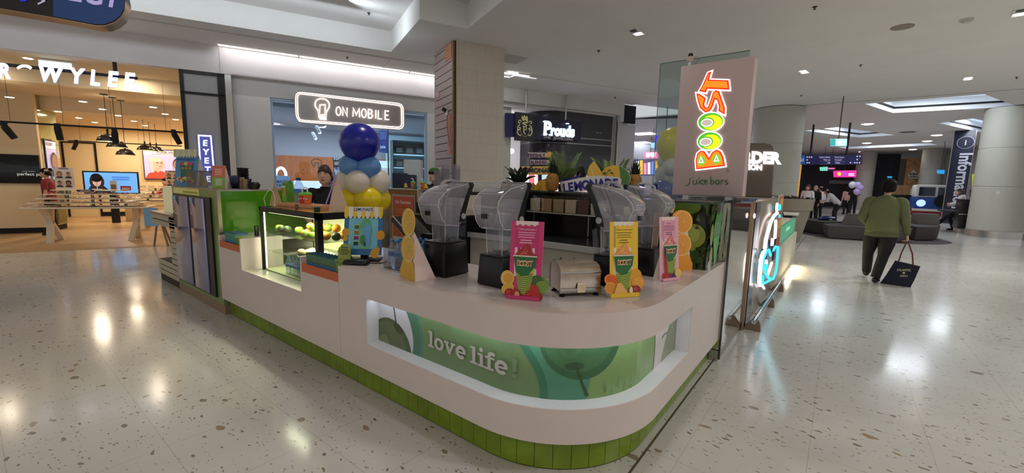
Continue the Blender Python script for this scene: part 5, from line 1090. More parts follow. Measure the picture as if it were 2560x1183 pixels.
def ex2(A):
    A.poly([(0.20, 0.08), (0.14, 0.22), (0.13, 0.34), (0.20, 0.46), (0.26, 0.43), (0.34, 0.48), (0.38, 0.30), (0.34, 0.14), (0.25, 0.02)], (96, 164, 92)); A.poly([(0.16, 0.24), (0.33, 0.26), (0.30, 0.04), (0.24, 0.0)], (128, 190, 130))
    for k in range(8): A.stroke([(0.165+k*0.022, 0.27), (0.175+k*0.022, 0.37)], 0.006, (210, 222, 206))
    A.ell(0.06, 0.28, 0.05, 0.09, (160, 172, 84), 24); A.ell(0.08, 0.12, 0.05, 0.06, (150, 164, 70), 24); A.ell(0.05, 0.03, 0.05, 0.05, (176, 190, 150), 20)
    for k in range(6): A.stroke([(0.40+k*0.02, 0.02), (0.385+k*0.022, 0.26), (0.40+k*0.02, 0.52)], 0.012, ((150, 160, 90), (90, 108, 50), (190, 190, 120))[k % 3])
A = leafart(0.512, 0.528, 8, ex2); A.build('side_print', LEAF, lc, M4=face((-0.799, 3.567, ZT+0.0005), (0, 1, 0)))
b = MB(); b.box(-0.812, -0.796, 3.560, 3.572, ZT+0.0005, 1.455); b.build('corner_strip', BLACKM, lc)

MIRR = noisy(M('mirror_steel', (206, 200, 190), 0.07, metal=1.0), 2, 0.03)
pn = thing('mirror_steel_panel', 'tall polished steel end panel between the white counter and neon sign panel', 'panel', (0, 0, 0))
b = MB(); b.box(-1.30, -0.735, 4.105, 5.24, 0.10, 1.452); b.build('panel_sheet', MIRR, pn)
b = MB(); b.box(-1.28, -0.745, 4.09, 5.24, 0.0, 0.10); b.build('plinth', STEEL, pn)
b = MB(); b.box(-0.745, -0.728, 4.092, 4.108, 0.02, 1.46); b.build('edge_strip', DKSTEEL, pn); b = MB(); b.box(-0.735, -0.715, 5.20, 5.235, 0.0, 1.46); b.build('edge_strip', M('bronze_strip', (176, 146, 122), 0.35, metal=1.0), pn)
b = MB(); b.box(-1.30, -0.71, 4.32, 5.30, 1.4525, 1.47); b.build('top_slab', M('slab_dark_glass', ), pn)
# the red haired poster seen in the steel: a poster panel on the flank, facing out
b = MB(); b.box(-0.734, -0.732, 4.45, 5.10, 0.55, 1.43); 
A = Art(0.0004); A.rect(0, 0, 0.65, 0.88, (196, 120, 100)); A.ell(0.36, 0.50, 0.10, 0.26, (110, 70, 60), 26); A.ell(0.42, 0.52, 0.06, 0.16, (190, 150, 130), 24)
b.bm.free()
A.bm.free()
np_ = thing('neon_panel', 'tall brushed steel kiosk flank carrying the blue and white lit figure', 'panel', (0, 0, 0))
b = MB(); b.box(-1.30, -0.72, 5.30, 7.95, 0.0, ZB, bev=0.003); b.build('steel_flank', noisy(M('flank_steel', (178, 160, 140), 0.33, metal=0.6), 4, 0.05), np_)
b = MB(); b.box(-0.722, -0.712, 5.30, 5.62, 0.0, ZB-0.01); b.build('dark_strip', M('flank_dark', (52, 48, 48), 0.2), np_)
# lit channel figure, measured on the flank
def on_flank(px, py, x=-0.70):
    d = ray(px, py); p = EYE+d*(x/d.x); return (p.y, p.z)
nc = lambda x, y: on_flank(1870+x*120/592.0, 500+y*240/1183.0)
fig = thing('lit_figure_logo', 'glowing white and cyan channel outline figure on the steel flank', 'logo', (0, 0, 0))
def tubeline(pts, r, m, nm, x=-0.66):
    b = MB(); b.tube([(x, *nc(*p)) for p in pts], r, 8); return b.build(nm, m, fig)
NW = glow('neon_white', (255, 250, 255), 3); NB = glow('neon_cyan', (60, 200, 245), 1.6); NVY = M('navy_channel', (34, 48, 96), 0.4)
tubeline([(318, 40), (310, 90), (312, 140)], 0.015, NW, 'neon_white')
tubeline([(318, 160), (280, 190), (240, 260), (205, 370), (175, 480), (160, 600), (125, 680), (108, 760), (100, 860), (92, 960), (95, 1050)], 0.020, NW, 'neon_white')
tubeline([(300, 250), (298, 360), (290, 470)], 0.018, NW, 'neon_white'); tubeline([(262, 470), (252, 560)], 0.018, NW, 'neon_white')
tubeline([(252, 770), (220, 860), (195, 930)], 0.015, NW, 'neon_white'); tubeline([(180, 740), (182, 775)], 0.015, NW, 'neon_white'); tubeline([(130, 1050), (155, 1085)], 0.015, NW, 'neon_white')
tubeline([(345, 60), (342, 120)], 0.024, NB, 'neon_cyan'); tubeline([(350, 180), (348, 215)], 0.014, NB, 'neon_cyan')
tubeline([(185, 620), (150, 700), (145, 800), (165, 890), (215, 960), (270, 970), (300, 900), (318, 780), (325, 660), (330, 570)], 0.017, NB, 'neon_cyan')
tubeline([(215, 610), (235, 680)], 0.017, NB, 'neon_cyan'); tubeline([(300, 570), (270, 620)], 0.017, NB, 'neon_cyan'); tubeline([(190, 790), (180, 860)], 0.014, NB, 'neon_cyan'); tubeline([(130, 930), (135, 1030), (200, 1000), (280, 960)], 0.016, NB, 'neon_cyan')
for pts in ([(330, 180), (290, 230), (240, 370), (210, 480), (195, 560), (190, 760)], [(330, 250), (318, 470), (290, 640), (280, 740)], [(150, 600), (130, 760), (128, 900), (135, 1040)], [(235, 500), (240, 620), (260, 640), (285, 500)]):
    tubeline(pts, 0.011, NVY, 'navy_channel', -0.675)
area('neon_spill', (-0.60, 6.7, 0.75), 0.5, 7, (0.45, 0.85, 1.0), 1.5, aim=(1, 0, -0.4))
b = MB(); b.ball((0, 0, 0), 0.012, 0.014, 0.03); p = on_flank(1886, 540); ob = b.build('wall_lamp', glow('tiny_lamp', (255, 235, 230), 1.3), loc=(-0.70, p[0], p[1])); tag(ob, 'tiny oval white lamp on the dark strip of the flank', 'lamp')
# foot rail
rail = thing('foot_rail', 'steel foot rail on three brackets along the kiosk flank', 'rail', (0, 0, 0))
r0 = atz(1886, 803, 0.13); r1 = atz(1951, 706, 0.13)
b = MB(); b.tube([(r0.x, r0.y-0.05, 0.13), (r1.x, r1.y+0.1, 0.13)], 0.025, 12); b.build('rail_tube', CHROME, rail)
for q in (0.03, 0.52, 0.97):
    p = r0.lerp(r1, q); b = MB(); b.prism([(-0.11, -0.0), (0.06, 0.0), (0.05, 0.09), (0.02, 0.14), (-0.03, 0.13), (-0.11, 0.02)], -0.015, 0.015, T=Matrix.Translation((p.x, p.y, 0)) @ Matrix.Rotation(pi/2, 4, 'X')); b.build('bracket', M('bracket_bronze', (150, 130, 112), 0.35, metal=1.0), rail)
# poster edge, laptop, white far counter
po = thing('orange_poster', 'narrow orange and yellow poster at the far end of the neon panel', 'poster', (0, 0, 0))
A = Art(0.002); q0 = on_flank(1944, 585, -0.70); A.rect(0, 0, 0.55, 0.95, (206, 120, 70)); A.rect(0.05, 0.45, 0.5, 0.9, (226, 176, 100)); A.ell(0.28, 0.70, 0.15, 0.12, (176, 84, 60), 20); A.rect(0, 0, 0.55, 0.3, (190, 70, 50))
A.build('poster_face', PRINT, po, M4=face((-0.702, 7.35, 0.52), (0, 1, 0))); b = MB(); b.box(-0.719, -0.704, 7.34, 7.91, 0.51, 1.48); b.build('poster_board', WHITE, po)
fc = thing('white_service_counter', 'white service counter with lit green panel beyond the neon sign', 'counter', (0, 0, 0))
b = MB(); b.box(-1.55, -0.74, 8.0, 11.5, 0.60, 0.98, 1); b.box(-1.55, -0.70, 8.0, 11.6, 0.98, 1.03, 0, bev=0.01); b.box(-1.55, -0.70, 8.0, 11.55, 0.0, 0.60, 0, bev=0.005); b.build('counter_body', [M('pale_counter', (222, 214, 196), 0.35), M('glass_green_edge', (140, 190, 150), 0.3)], fc)
A = Art(0.001); A.rrect(0, 0, 2.9, 0.34, 0.04, (50, 130, 100)); A.rrect(0.05, 0.03, 2.85, 0.31, 0.03, (80, 160, 126)); A.lines(0.9, 1.9, 0.16, 1, 0.1, (226, 250, 240), 0.06); A.build('lit_green_panel', LITPRINT, fc, M4=face((-0.738, 8.3, 0.62), (0, 1, 0)))
lp = thing('tablet', 'dark tablet leaning on the white service counter', 'tablet', (-0.86, 9.6, 1.03), R(80))
b = MB(); b.box(-0.20, 0.20, -0.01, 0.01, 0, 0.42, T=Matrix.Rotation(-0.45, 4, 'X'), bev=0.005); b.build('tablet_body', M('tablet_navy', (44, 58, 84), 0.15), lp)
b = MB(); b.box(-0.12, 0.12, -0.22, -0.06, 0.0, 0.04, bev=0.005); b.build('dock', BLACK, lp)
area('under_counter_glow', (-0.62, 9.6, 0.12), 1.6, 10, (1.0, 0.86, 0.55), 0.1, aim=(1, 0, -0.5))

# ================================================================== left end: drinks fridge, slatted bench, green wall
fr_ = thing('drinks_fridge', 'tall two door drinks fridge with mirror dark doors in a green housing', 'fridge', (0, 0, 0))
YFr = 1.711; XL = -7.13
GHOUSE = noisy(M('olive_green_laminate', (116, 146, 84), 0.18, coat=0.3), 3, 0.05)
b = MB(); b.box(XL, -5.462, YFr, 2.40, 0.10, ZB-0.02); b.build('housing', GHOUSE, fr_)
b = MB(); b.box(XL, -5.462+0.002, YFr-0.004, 2.45, ZB-0.02, ZB); b.box(-5.49, -5.458, YFr-0.006, YFr+0.03, 0.1, ZB); b.build('steel_edge', STEEL, fr_)
b = MB(); b.box(XL, -5.455, YFr-0.002, 2.45, 0.0, 0.10); b.build('plinth', M('plinth_brown', (150, 126, 104), 0.5), fr_)
b = MB(); b.box(-7.05, -5.66, YFr-0.02, YFr, 0.17, 1.335); b.build('door_frame', BLACK, fr_)
DOORG = M('fridge_door_glass', (150, 148, 184), 0.06, metal=0.35, coat=0.6)
for x0, x1 in ((-7.03, -6.42), (-6.33, -5.84)):
    b = MB(); b.box(x0, x1, YFr-0.032, YFr-0.02, 0.19, 1.315, bev=0.003); b.build('door', DOORG, fr_)
A = Art(0.001); A.rect(0, 0, 1.0, 0.075, (196, 196, 120)); A.rect(0.40, 0.015, 0.95, 0.04, (130, 140, 40)); A.rect(0.55, 0.055, 0.75, 0.065, (206, 160, 90)); A.rect(0.77, 0.055, 0.93, 0.065, (206, 160, 90))
A.build('lit_header', print_mat('header_print', 0.2, es=0.15), fr_, M4=face((-7.05, YFr-0.003, 1.345), (1, 0, 0)))
sl = thing('slatted_bench', 'stepped bench end clad in beige slats at the far left of the kiosk', 'bench', (0, 0, 0))
SL = M('slat_beige', (196, 184, 160), 0.5)
b = MB()
for k in range(3): b.box(-8.10, -7.15, YFr, YFr+0.55, 0.105+k*0.075, 0.167+k*0.075)
for k in range(9): b.box(-7.40, -7.15, YFr, YFr+0.5, 0.335+k*0.078, 0.401+k*0.078)
b.box(-8.30, -7.15, YFr, YFr+0.55, 0.93, 1.00); b.box(-8.28, -7.15, YFr, YFr+0.55, 0.84, 0.915); b.build('slats', SL, sl)
b = MB(); b.box(-8.08, -7.16, YFr+0.01, YFr+0.54, 0.0, 0.32); b.box(-7.39, -7.16, YFr+0.01, YFr+0.49, 0.3, 1.03); b.box(-8.28, -7.16, YFr+0.01, YFr+0.54, 0.85, 0.99); b.build('core', M('slat_core', (70, 60, 48), 0.8), sl)
b = MB(); b.box(-8.3, -7.15, YFr-0.01, YFr+0.56, 1.0, 1.03); b.build('ledge', STEEL, sl)
b = MB(); b.box(-8.02, XL-0.003, YFr+0.1, YFr+0.5, 1.032, ZB-0.025); b.build('frosted_box', M('frosted_cream', (222, 216, 180), 0.3, emit=(230, 220, 170), es=0.25), sl)
# green wall behind the cabinet
gw = thing('green_wall', 'long glossy green partition behind the display cabinet', 'partition', (0, 0, 0))
b = MB(); b.box(-5.56, -5.46, 2.40, 2.74, 0.0, ZB-0.02); b.build('panel', noisy(M('gloss_green', (72, 142, 26), 0.10, coat=0.6), 2, 0.04), gw)
b = MB(); b.box(-5.60, -5.45, 2.40, 2.76, ZB-0.02, ZB); b.build('cap', STEEL, gw)
b = MB(); b.poly([(-5.459, YFr+0.03, ZT+0.01), (-5.459, 2.40, ZT+0.01), (-5.459, 2.40, ZB-0.02), (-5.459, YFr+0.03, ZB-0.02)], [(0, 1, 2, 3)]); b.build('front_sheet', M('gloss_green'), gw)
# things on the fridge top
ft = ZB+0.0005
_q = atd(466, 462, 7.25); pc = thing('cup_poster_card', 'blue card with three green cups and striped awning on the fridge top', 'card', (_q.x, _q.y, ft), R(28))
A = Art(0.001); A.poly([(-0.19, 0), (0.16, 0), (0.19, 0.40), (-0.17, 0.40)], (96, 156, 206))
for u in (-0.06, 0.0, 0.06): A.poly([(u-0.03, 0.13), (u+0.03, 0.13), (u+0.045, 0.30), (u-0.045, 0.30)], (60, 120, 70)); A.ell(u, 0.30, 0.045, 0.025, ((210, 80, 80), (226, 200, 140), (210, 90, 90))[int(round(u/0.06))+1], 16); A.ell(u, 0.24, 0.02, 0.02, (200, 140, 90), 12)
for k in range(9): fruitball(A, -0.12+0.03*k, 0.09+0.02*sin(k*2.2), 0.028, ((220, 190, 110), (190, 60, 50), (226, 200, 150), (150, 160, 60))[k % 4], (240, 220, 160))
A.lines(-0.14, 0.14, 0.345, 1, 0.03, (40, 90, 150), 0.02)
for k in range(8): A.poly([(-0.18+k*0.046, 0.49), (-0.134+k*0.046, 0.49), (-0.134+k*0.046, 0.40), (-0.157+k*0.046, 0.375), (-0.18+k*0.046, 0.40)], (222, 214, 110) if k % 2 == 0 else (226, 222, 226))
A.build('printed_front', PRINT, pc, M4=Matrix.Rotation(-0.1, 4, 'X') @ face((0, 0, 0), (1, 0, 0))); b = MB(); b.poly([(-0.18, 0.004, 0), (0.15, 0.004, 0), (0.17, 0.05, 0.46), (-0.17, 0.05, 0.46), (-0.18, 0.20, 0), (0.15, 0.20, 0)], [(0, 1, 2, 3), (3, 2, 5, 4), (0, 3, 4), (1, 5, 2)]); b.build('card_back', CARD, pc)
qc = thing('menu_card', 'orange and green menu card standing at the right end of the fridge top', 'card', (-5.80, 1.83, ft), R(35))
A = Art(0.0006); A.rect(-0.08, 0, 0.08, 0.135, (152, 186, 70)); A.rect(-0.08, 0.135, 0.08, 0.27, (224, 120, 90)); A.rect(-0.035, 0.035, 0.045, 0.115, (196, 214, 180)); A.lines(-0.05, 0.05, 0.215, 3, 0.028, (248, 190, 170), 0.016)
A.build('printed_front', PRINT, qc, M4=Matrix.Rotation(-0.12, 4, 'X') @ face((0, 0, 0), (1, 0, 0))); b = MB(); b.poly([(-0.08, 0.003, 0), (0.08, 0.003, 0), (0.08, 0.035, 0.27), (-0.08, 0.035, 0.27), (-0.08, 0.12, 0), (0.08, 0.12, 0)], [(0, 1, 2, 3), (3, 2, 5, 4), (0, 3, 4), (1, 5, 2)]); b.build('card_back', M('white_card'), qc)
cups = thing('cup_stack', 'stacks of black cups and lids behind the orange menu card', 'cups', (-5.66, 2.05, ft), 0.0)
b = MB()
for k in range(5): b.lathe([(0.050, 0.06+k*0.035), (0.062, 0.10+k*0.035), (0.066, 0.105+k*0.035), (0.060, 0.11+k*0.035)], (0.0, 0, 0), 18)
b.lathe([(0.05, 0), (0.05, 0.07)], n=16); b.lathe([(0.05, 0), (0.07, 0.06), (0.05, 0.085)], (0.17, 0.05, 0), 16); b.lathe([(0.055, 0), (0.055, 0.10), (0.06, 0.12)], (-0.13, 0.08, 0), 16); b.build('black_cups', BLACK, cups)
b = MB(); b.box(0.06, 0.10, -0.06, -0.02, 0, 0.14); b.box(0.11, 0.15, -0.05, -0.01, 0, 0.12); b.build('napkin_pieces', M('brown_paper', (150, 124, 100), 0.8), cups)
gt = thing('clear_acrylic_box', 'low clear acrylic box with blue rim on the middle of the fridge top', 'box', (-6.55, 1.95, ft), 0.1)
b = MB(); b.box(-0.35, 0.35, -0.10, -0.094, 0, 0.20); b.box(-0.35, 0.35, 0.10, 0.106, 0, 0.20); b.box(-0.35, -0.344, -0.1, 0.1, 0, 0.2); b.box(0.344, 0.35, -0.1, 0.1, 0, 0.2); b.build('acrylic', CLEAR, gt)
b = MB(); b.tube([(-0.35, -0.1, 0.2), (0.35, -0.1, 0.2), (0.35, 0.1, 0.2), (-0.35, 0.1, 0.2)], 0.008, 6, closed=True); b.build('rim', M('dark_blue_rim', (50, 70, 120), 0.4), gt)
bag = thing('dark_bag', 'dark blue crumpled bag on the fridge top beside the menu card', 'bag', (-6.12, 2.05, ft), 0.3)
b = MB(); b.ball((0, 0, 0.075), 0.19, 0.11, 0.075, 18, 10); b.ball((0.1, 0.02, 0.08), 0.13, 0.1, 0.08, 16, 8); o = b.build('bag_body', noisy(M('bag_navy', (38, 52, 84), 0.6), 12, 0.25, bump=0.8), bag)
md = o.modifiers.new('crumple', 'DISPLACE'); tx = bpy.data.textures.new('crumple', 'CLOUDS'); tx.noise_scale = 0.09; md.texture = tx; md.strength = 0.045; md.mid_level = 0.5
b = MB(); b.cyl(0, 0, 0, 0.05, 0.03); b.bm.clear(); b.box(-0.02, 0.02, -0.02, 0.02, 0, 0.12, bev=0.01); ob = b.build('drink_tub', M('dark_tub2', (16, 18, 18), 0.4), loc=(-5.10, 1.95, ZT)); tag(ob, 'small black bottle beside the foil packets in front of the green wall', 'bottle')

# ================================================================== back bar
bb = thing('back_bar', 'black back bar with steel shelf, bench and cream doors facing the kiosk aisle', 'counter', (0, 0, 0))
YB = 4.35
b = MB(); b.box(-4.15, -1.50, 5.20, 5.32, 0.0, 1.45); b.box(-4.15, -4.05, 4.62, 5.2, 0.9, 1.45); b.build('rear_panel', M('bar_black', (28, 28, 32), 0.25), bb)
b = MB(); b.box(-4.2, -1.45, 5.02, 5.38, 1.45, 1.475); b.build('glass_top', M('slab_dark_glass'), bb)
b = MB(); b.box(-4.05, -1.52, 4.72, 5.20, 1.185, 1.20); [b.tube([(x, 5.12, 0.88), (x, 5.12, 1.185)], 0.014, 8) for x in (-3.55, -2.65, -1.9)]; b.build('steel_shelf', STEEL, bb)
b = MB(); b.box(-4.15, -1.50, YB, 5.20, 0.835, 0.865); b.build('bench_top', M('bench_dark_steel', (90, 92, 98), 0.25, metal=0.8), bb)
b = MB(); b.box(-4.15, -1.50, YB-0.02, YB+0.02, 0.80, 0.868); b.build('bench_nosing', M('nosing_grey', (176, 178, 180), 0.3), bb)
b = MB(); b.box(-4.15, -1.50, YB+0.05, 5.2, 0.0, 0.80); b.build('bench_front', M('bench_cream', (196, 192, 182), 0.5), bb)
# tubs on the shelf
kinds = [((196, 178, 150), 'cream powder', 0.0), ((176, 138, 100), 'tan nuts', 0), ((172, 148, 112), 'oats', 0), ((206, 186, 160), 'pale powder', 0), ((92, 60, 48), 'chocolate powder', 0), ((220, 206, 178), 'white chunks', 0)]
for k, (c, nm, _) in enumerate(kinds):
    t = thing('ingredient_tub', 'clear square tub of %s on the steel shelf of the back bar' % nm, 'tub', (-3.30+k*0.185, 4.86, 1.2), 0, 'ingredient tubs on the back shelf')
    b = MB(); b.box(-0.075, 0.075, -0.075, 0.075, 0.003, 0.17 if k < 5 else 0.14, taper=1.06); b.build('contents', noisy(M('tub_%d' % k, c, 0.8), 60, 0.15), t)
    b = MB(); b.box(-0.082, 0.082, -0.082, 0.082, 0.0, 0.215, taper=1.06); b.build('tub_wall', CLEAR, t)
for k, (c, lab) in enumerate((((60, 60, 66), 'dark low tub on the back shelf'), ((170, 180, 110), 'olive green tub on the back shelf right of the dark one'), ((220, 222, 220), 'white lidded jar on the back shelf'), ((170, 190, 190), 'pale blue tub at the right end of the back shelf'))):
    b = MB(); b.box(-0.07, 0.07, -0.07, 0.07, 0, 0.13+0.04*(k % 3 > 1), bev=0.008); ob = b.build('tub', M('tubx_%d' % k, c, 0.5), loc=(-2.14+k*0.185, 4.86, 1.2)); tag(ob, lab, 'tub')
b = MB()
for k in range(5): b.ball((random.uniform(-.1, .1), random.uniform(-.04, .04), 0.02+0.012*k), 0.10, 0.06, 0.02, 10, 6)
ob = b.build('blue_cloth', M('cloth_blue', (70, 90, 170), 0.8), loc=(-3.62, 4.84, 1.2)); tag(ob, 'crumpled blue cloth at the left end of the back shelf', 'cloth')
b = MB(); b.lathe([(0.001, 0), (0.12, 0.0), (0.15, 0.012), (0.14, 0.012)], n=24); ob = b.build('steel_dish', STEEL, loc=(-3.86, 4.80, 1.2)); tag(ob, 'shallow steel dish left of the blue cloth', 'dish')
# guarantee counter
gc_ = thing('guarantee_counter', 'wooden kiosk counter with the orange Our Guarantee poster', 'counter', (0, 0, 0))
b = MB(); b.box(-6.05, -5.28, 4.40, 5.2, 0.0, ZB-0.015); b.build('counter_body', wood_material('honey_wood', (176, 124, 72), (150, 102, 56), 2, 'Z', 0.4), gc_)
b = MB(); b.box(-6.10, -5.24, 4.37, 5.25, ZB-0.015, ZB); b.box(-5.30, -5.26, 4.385, 4.45, 0.0, ZB-0.015); b.build('steel_edge', STEEL, gc_)
b = MB(); b.box(-5.94, -5.34, 4.375, 4.40, 0.54, 1.34); b.build('poster_frame', M('aluminium', (170, 164, 158), 0.35, metal=0.8), gc_)
A = Art(0.001); A.rect(0.03, 0.10, 0.57, 0.77, (190, 96, 56)); A.rect(0.03, 0.60, 0.57, 0.77, (206, 88, 66)); A.text('Our Guarantee', 0.30, 0.655, 0.052, (236, 214, 206), 0.025, sx=0.86)
for k in range(3): A.lines(0.12, 0.48, 0.56-k*0.03, 1, 0.02, (222, 160, 130), 0.008)
for k in range(5): A.lines(0.10, 0.46, 0.44-k*0.055, 1, 0.02, (206, 126, 90), 0.008)
A.rect(0.03, 0.03, 0.57, 0.10, (196, 192, 186)); A.build('printed_poster', PRINT, gc_, M4=face((-5.94, 4.374, 0.54), (1, 0, 0)))
b = MB(); b.box(-6.9, -6.12, 4.45, 4.9, 0, ZB-0.12, bev=0.004); ob = b.build('steel_cabinet', noisy(M('brown_steel', (110, 102, 96), 0.25, metal=0.8), 3, 0.08)); tag(ob, 'brownish steel cabinet left of the guarantee counter behind the worker', 'cabinet')
toycup(-5.66, 4.60, ZB+0.0005, 1.15, 'orange toy cup with green lid and white straw on the guarantee counter, left one', None or ORCUP); toycup(-5.44, 4.62, ZB+0.0005, 1.15, 'orange toy cup with white straw on the guarantee counter, right one')
DY = M('duck_yellow', (240, 196, 40), 0.4)
def duck(x, y, m, lab):
    t = thing('rubber_duck', lab, 'duck', (x, y, ZB+0.0005), -0.4)
    b = MB(); b.ball((0, 0, 0.028), 0.042, 0.032, 0.028, 14, 8); b.ball((-0.018, 0, 0.066), 0.023, n=12, m=8); b.build('duck_body', m, t); b = MB(); b.ball((-0.042, 0, 0.064), 0.010, 0.009, 0.005, 8, 6); b.build('beak', M('beak_orange', (230, 110, 30), 0.5), t)
duck(-5.80, 4.56, DY, 'yellow rubber duck at the left end of the guarantee counter'); duck(-5.31, 4.58, DY, 'yellow rubber duck at the right corner of the guarantee counter'); duck(-5.55, 4.56, M('duck_teal', (50, 120, 100), 0.4), 'teal rubber duck between the two toy cups')
# boxes behind the guarantee counter
for (px, py, w, h, d, c, lab) in ((1001, 433, 0.24, 0.42, 8.6, (34, 40, 70), 'left dark navy box standing behind the guarantee counter'), (1023, 437, 0.22, 0.36, 8.35, (40, 46, 74), 'right dark navy box standing behind the guarantee counter'), (1034, 400, 0.34, 0.85, 9.1, (206, 214, 220), 'tall white plastic sack behind the navy boxes')):
    p = atd(px, py, d); b = MB(); b.box(-w/2, w/2, -w/2, w/2, 0.0, 1.0+0.0, bev=0.01) if False else b.box(-w/2, w/2, -0.15, 0.15, 0.0, p.z, bev=0.012)
    ob = b.build('storage_box', M('boxm_%d' % px, c, 0.5), loc=(p.x, p.y, 0), rz=YK); tag(ob, lab, 'box')
# cup towers, tub row and juicer at the column
tw0 = None
for k, (px, pt, w, lab) in enumerate(((1094, 437, 9, 'shortest clear cup tower at the left near the column'), (1114, 423, 11, 'tallest clear cup tower in front of the slatted column side'), (1141, 422, 11, 'clear cup tower in front of the tiled column corner'))):
    p = atd(px, pt, 5.9); t = thing('cup_tower', lab, 'cups', (p.x, p.y, 1.10)); b = MB(); z = 0
    while z < p.z-1.10-0.03: b.lathe([(w*0.0056*0.82, z), (w*0.0056, z+0.095), (w*0.0060, z+0.10)], n=16); z += 0.032
    b.build('stacked_cups', glass('cup_plastic', (240, 238, 242), tint=0.96, rough=0.05, haze=0.12), t)
    b = MB(); b.cyl(0, 0, -0.30, 0.0, 0.05, 16); b.build('tower_base', DKSTEEL, t)
sb = thing('side_bar', 'dark side bar carrying cup towers and frosted tubs in front of the column', 'counter', (0, 0, 0))
b = MB(); b.box(-4.95, -4.17, 4.05, 5.3, 0.0, 1.08); b.build('bar_body', M('bar_black'), sb)
b = MB(); b.box(-4.99, -4.17, 4.02, 5.3, 1.08, 1.10); b.build('bar_top', STEEL, sb)
jb = thing('juicer', 'black and clear juice machine left of the cup towers', 'juicer', (-4.86, 4.2, 1.10), 0.3)
b = MB(); b.box(-0.12, 0.12, -0.10, 0.10, 0, 0.16, bev=0.01); b.build('machine_base', BLACK, jb); b = MB(); b.box(-0.11, 0.11, -0.10, 0.10, 0.16, 0.29, taper=0.7, bev=0.01); b.build('machine_hood', HOOD, jb)
FROST = M('frosted_plastic', (208, 212, 208), 0.35, alpha=0.62)
sh = thing('tub_shelf', 'dark raised shelf under the row of frosted tubs', 'shelf', (0, 0, 0))
b = MB(); T = Matrix.Translation((-4.22, 4.14, 0)) @ rotz(R(41)); b.box(-0.10, 0.98, -0.12, 0.12, 1.40, 1.44, T=T); b.box(-0.10, -0.07, -0.12, 0.12, 1.10, 1.40, T=T); b.box(0.95, 0.98, -0.12, 0.12, 0.0, 1.40, T=T); b.build('shelf_body', BLACK, sh)
for k in range(6):
    t = thing('frosted_tub', 'frosted lidded tub in the row before the tiled column' , 'tub', (-4.22+k*0.132, 4.14+k*0.115, 1.4405), R(41), 'frosted tubs in a row')
    b = MB(); b.box(-0.076, 0.076, -0.10, 0.10, 0.0, 0.13, taper=1.1, bev=0.006); b.build('tub_body', FROST, t); b = MB(); b.box(-0.086, 0.086, -0.11, 0.11, 0.13, 0.148, bev=0.004); b.build('tub_lid', FROST, t)
# ================================================================== signs drawn at measured places on real planes
def onplane(kind, val):
    if kind == 'y': return (lambda px, py, w: (lambda d: EYE+d*((val-w)/d.y))(ray(px, py))), None
    if kind == 'x': return (lambda px, py, w: (lambda d: EYE+d*((val+w)/d.x))(ray(px, py))), None
    return (lambda px, py, w: (lambda d: EYE+d*((val-w)/d.dot(GX)))(ray(px, py))), None
def pmap(x0, y0, s, kind, val):
    f, _ = onplane(kind, val); return lambda u, v, w: tuple(f(x0+u*s, y0-v*s, w))
def board(name, pts, x0, y0, s, kind, val, th, mat, parent, **k):
    """real board with thickness behind an outline measured in the photograph"""
    f, _ = onplane(kind, val); b = MB(); n = len(pts)
    P = [tuple(f(x0+x*s, y0+y*s, 0)) for x, y in pts]; off = {'y': Vector((0, th, 0)), 'x': Vector((-th, 0, 0)), 'g': GX*th}[kind]
    Q = [tuple(Vector(p)+off) for p in P]
    b.poly(P+Q, [list(range(n))[::-1], list(range(n, 2*n))]+[(j, (j+1) % n, n+(j+1) % n, n+j) for j in range(n)]); return b.build(name, mat, parent, **k)
neg = lambda pts: [(x, -y) for x, y in pts]

# ribbon lemonade sign on the back bar
NAVY, LEM = (44, 44, 130), (232, 184, 78); YP = 5.15; fn = pmap(1270, 360, .1289, 'y', YP)
rib = [(1000, 735), (1200, 700), (1400, 655), (1600, 625), (1800, 616), (2000, 628), (2140, 650), (2205, 690), (2190, 760), (2160, 830), (1900, 862), (1600, 892), (1300, 935), (1150, 960), (1070, 958), (1030, 900)]
h1 = [(1660, 335), (1580, 420), (1545, 520), (1545, 660), (1800, 660), (1812, 550), (1740, 440)]; h2 = [(1810, 545), (1900, 460), (1980, 425), (2060, 410), (2150, 430), (2185, 680), (1800, 680)]
leaf = [(2160, 425), (2260, 480), (2340, 560), (2372, 650), (2360, 730), (2310, 815), (2255, 770), (2190, 660)]; fold = [(988, 700), (1010, 660), (1150, 665), (1300, 640), (1360, 600), (1395, 562), (1390, 620), (1340, 680), (1150, 720), (1000, 745)]
ls_ = thing('lemonade_sign', 'curved ribbon sign reading LEMONADE with lemon halves on the back bar', 'sign')
A = Art(0.002)
for q, c in ((leaf, (80, 124, 64)), (h1, LEM), (h2, (226, 176, 66)), (fold, NAVY)): A.poly(neg(q), c)
A.poly(neg([(1625, 420), (1680, 640), (1640, 640), (1600, 500)]), (240, 200, 110)); A.poly(neg([(1580, 870), (1745, 870), (1740, 942), (1590, 942)]), NAVY); A.poly(neg([(1740, 850), (1800, 850), (1785, 960), (1745, 965)]), LEM)
A.poly(neg(rib), (222, 216, 214))
x = 1085
for ch, wd in zip('LEMONADE', (92, 92, 165, 125, 150, 140, 130, 115)):
    xm = x+wd/2; yb = 938-(xm-1100)*0.155+(max(0, xm-1500)/600)**2*62; A.text(ch, x+wd/2, -yb, 168 if ch not in 'L' else 165, NAVY, 0.035, ang=R(8-10*(xm-1100)/1000), sx=0.86); x += wd+6
A.build('sign_print', PRINT, ls_, fn=fn)
for nm, q in (('ribbon_board', rib), ('lemon_board', h1), ('lemon_board', h2), ('leaf_board', leaf), ('fold_board', fold)): board(nm, q, 1270, 360, .1289, 'y', YP+0.001, 0.012, M('white_card'), ls_)
b = MB(); b.box(-2.0, -1.94, YP+0.01, YP+0.05, 1.4755, 1.60); b.build('sign_stand', M('navy_board', NAVY, 0.6), ls_)
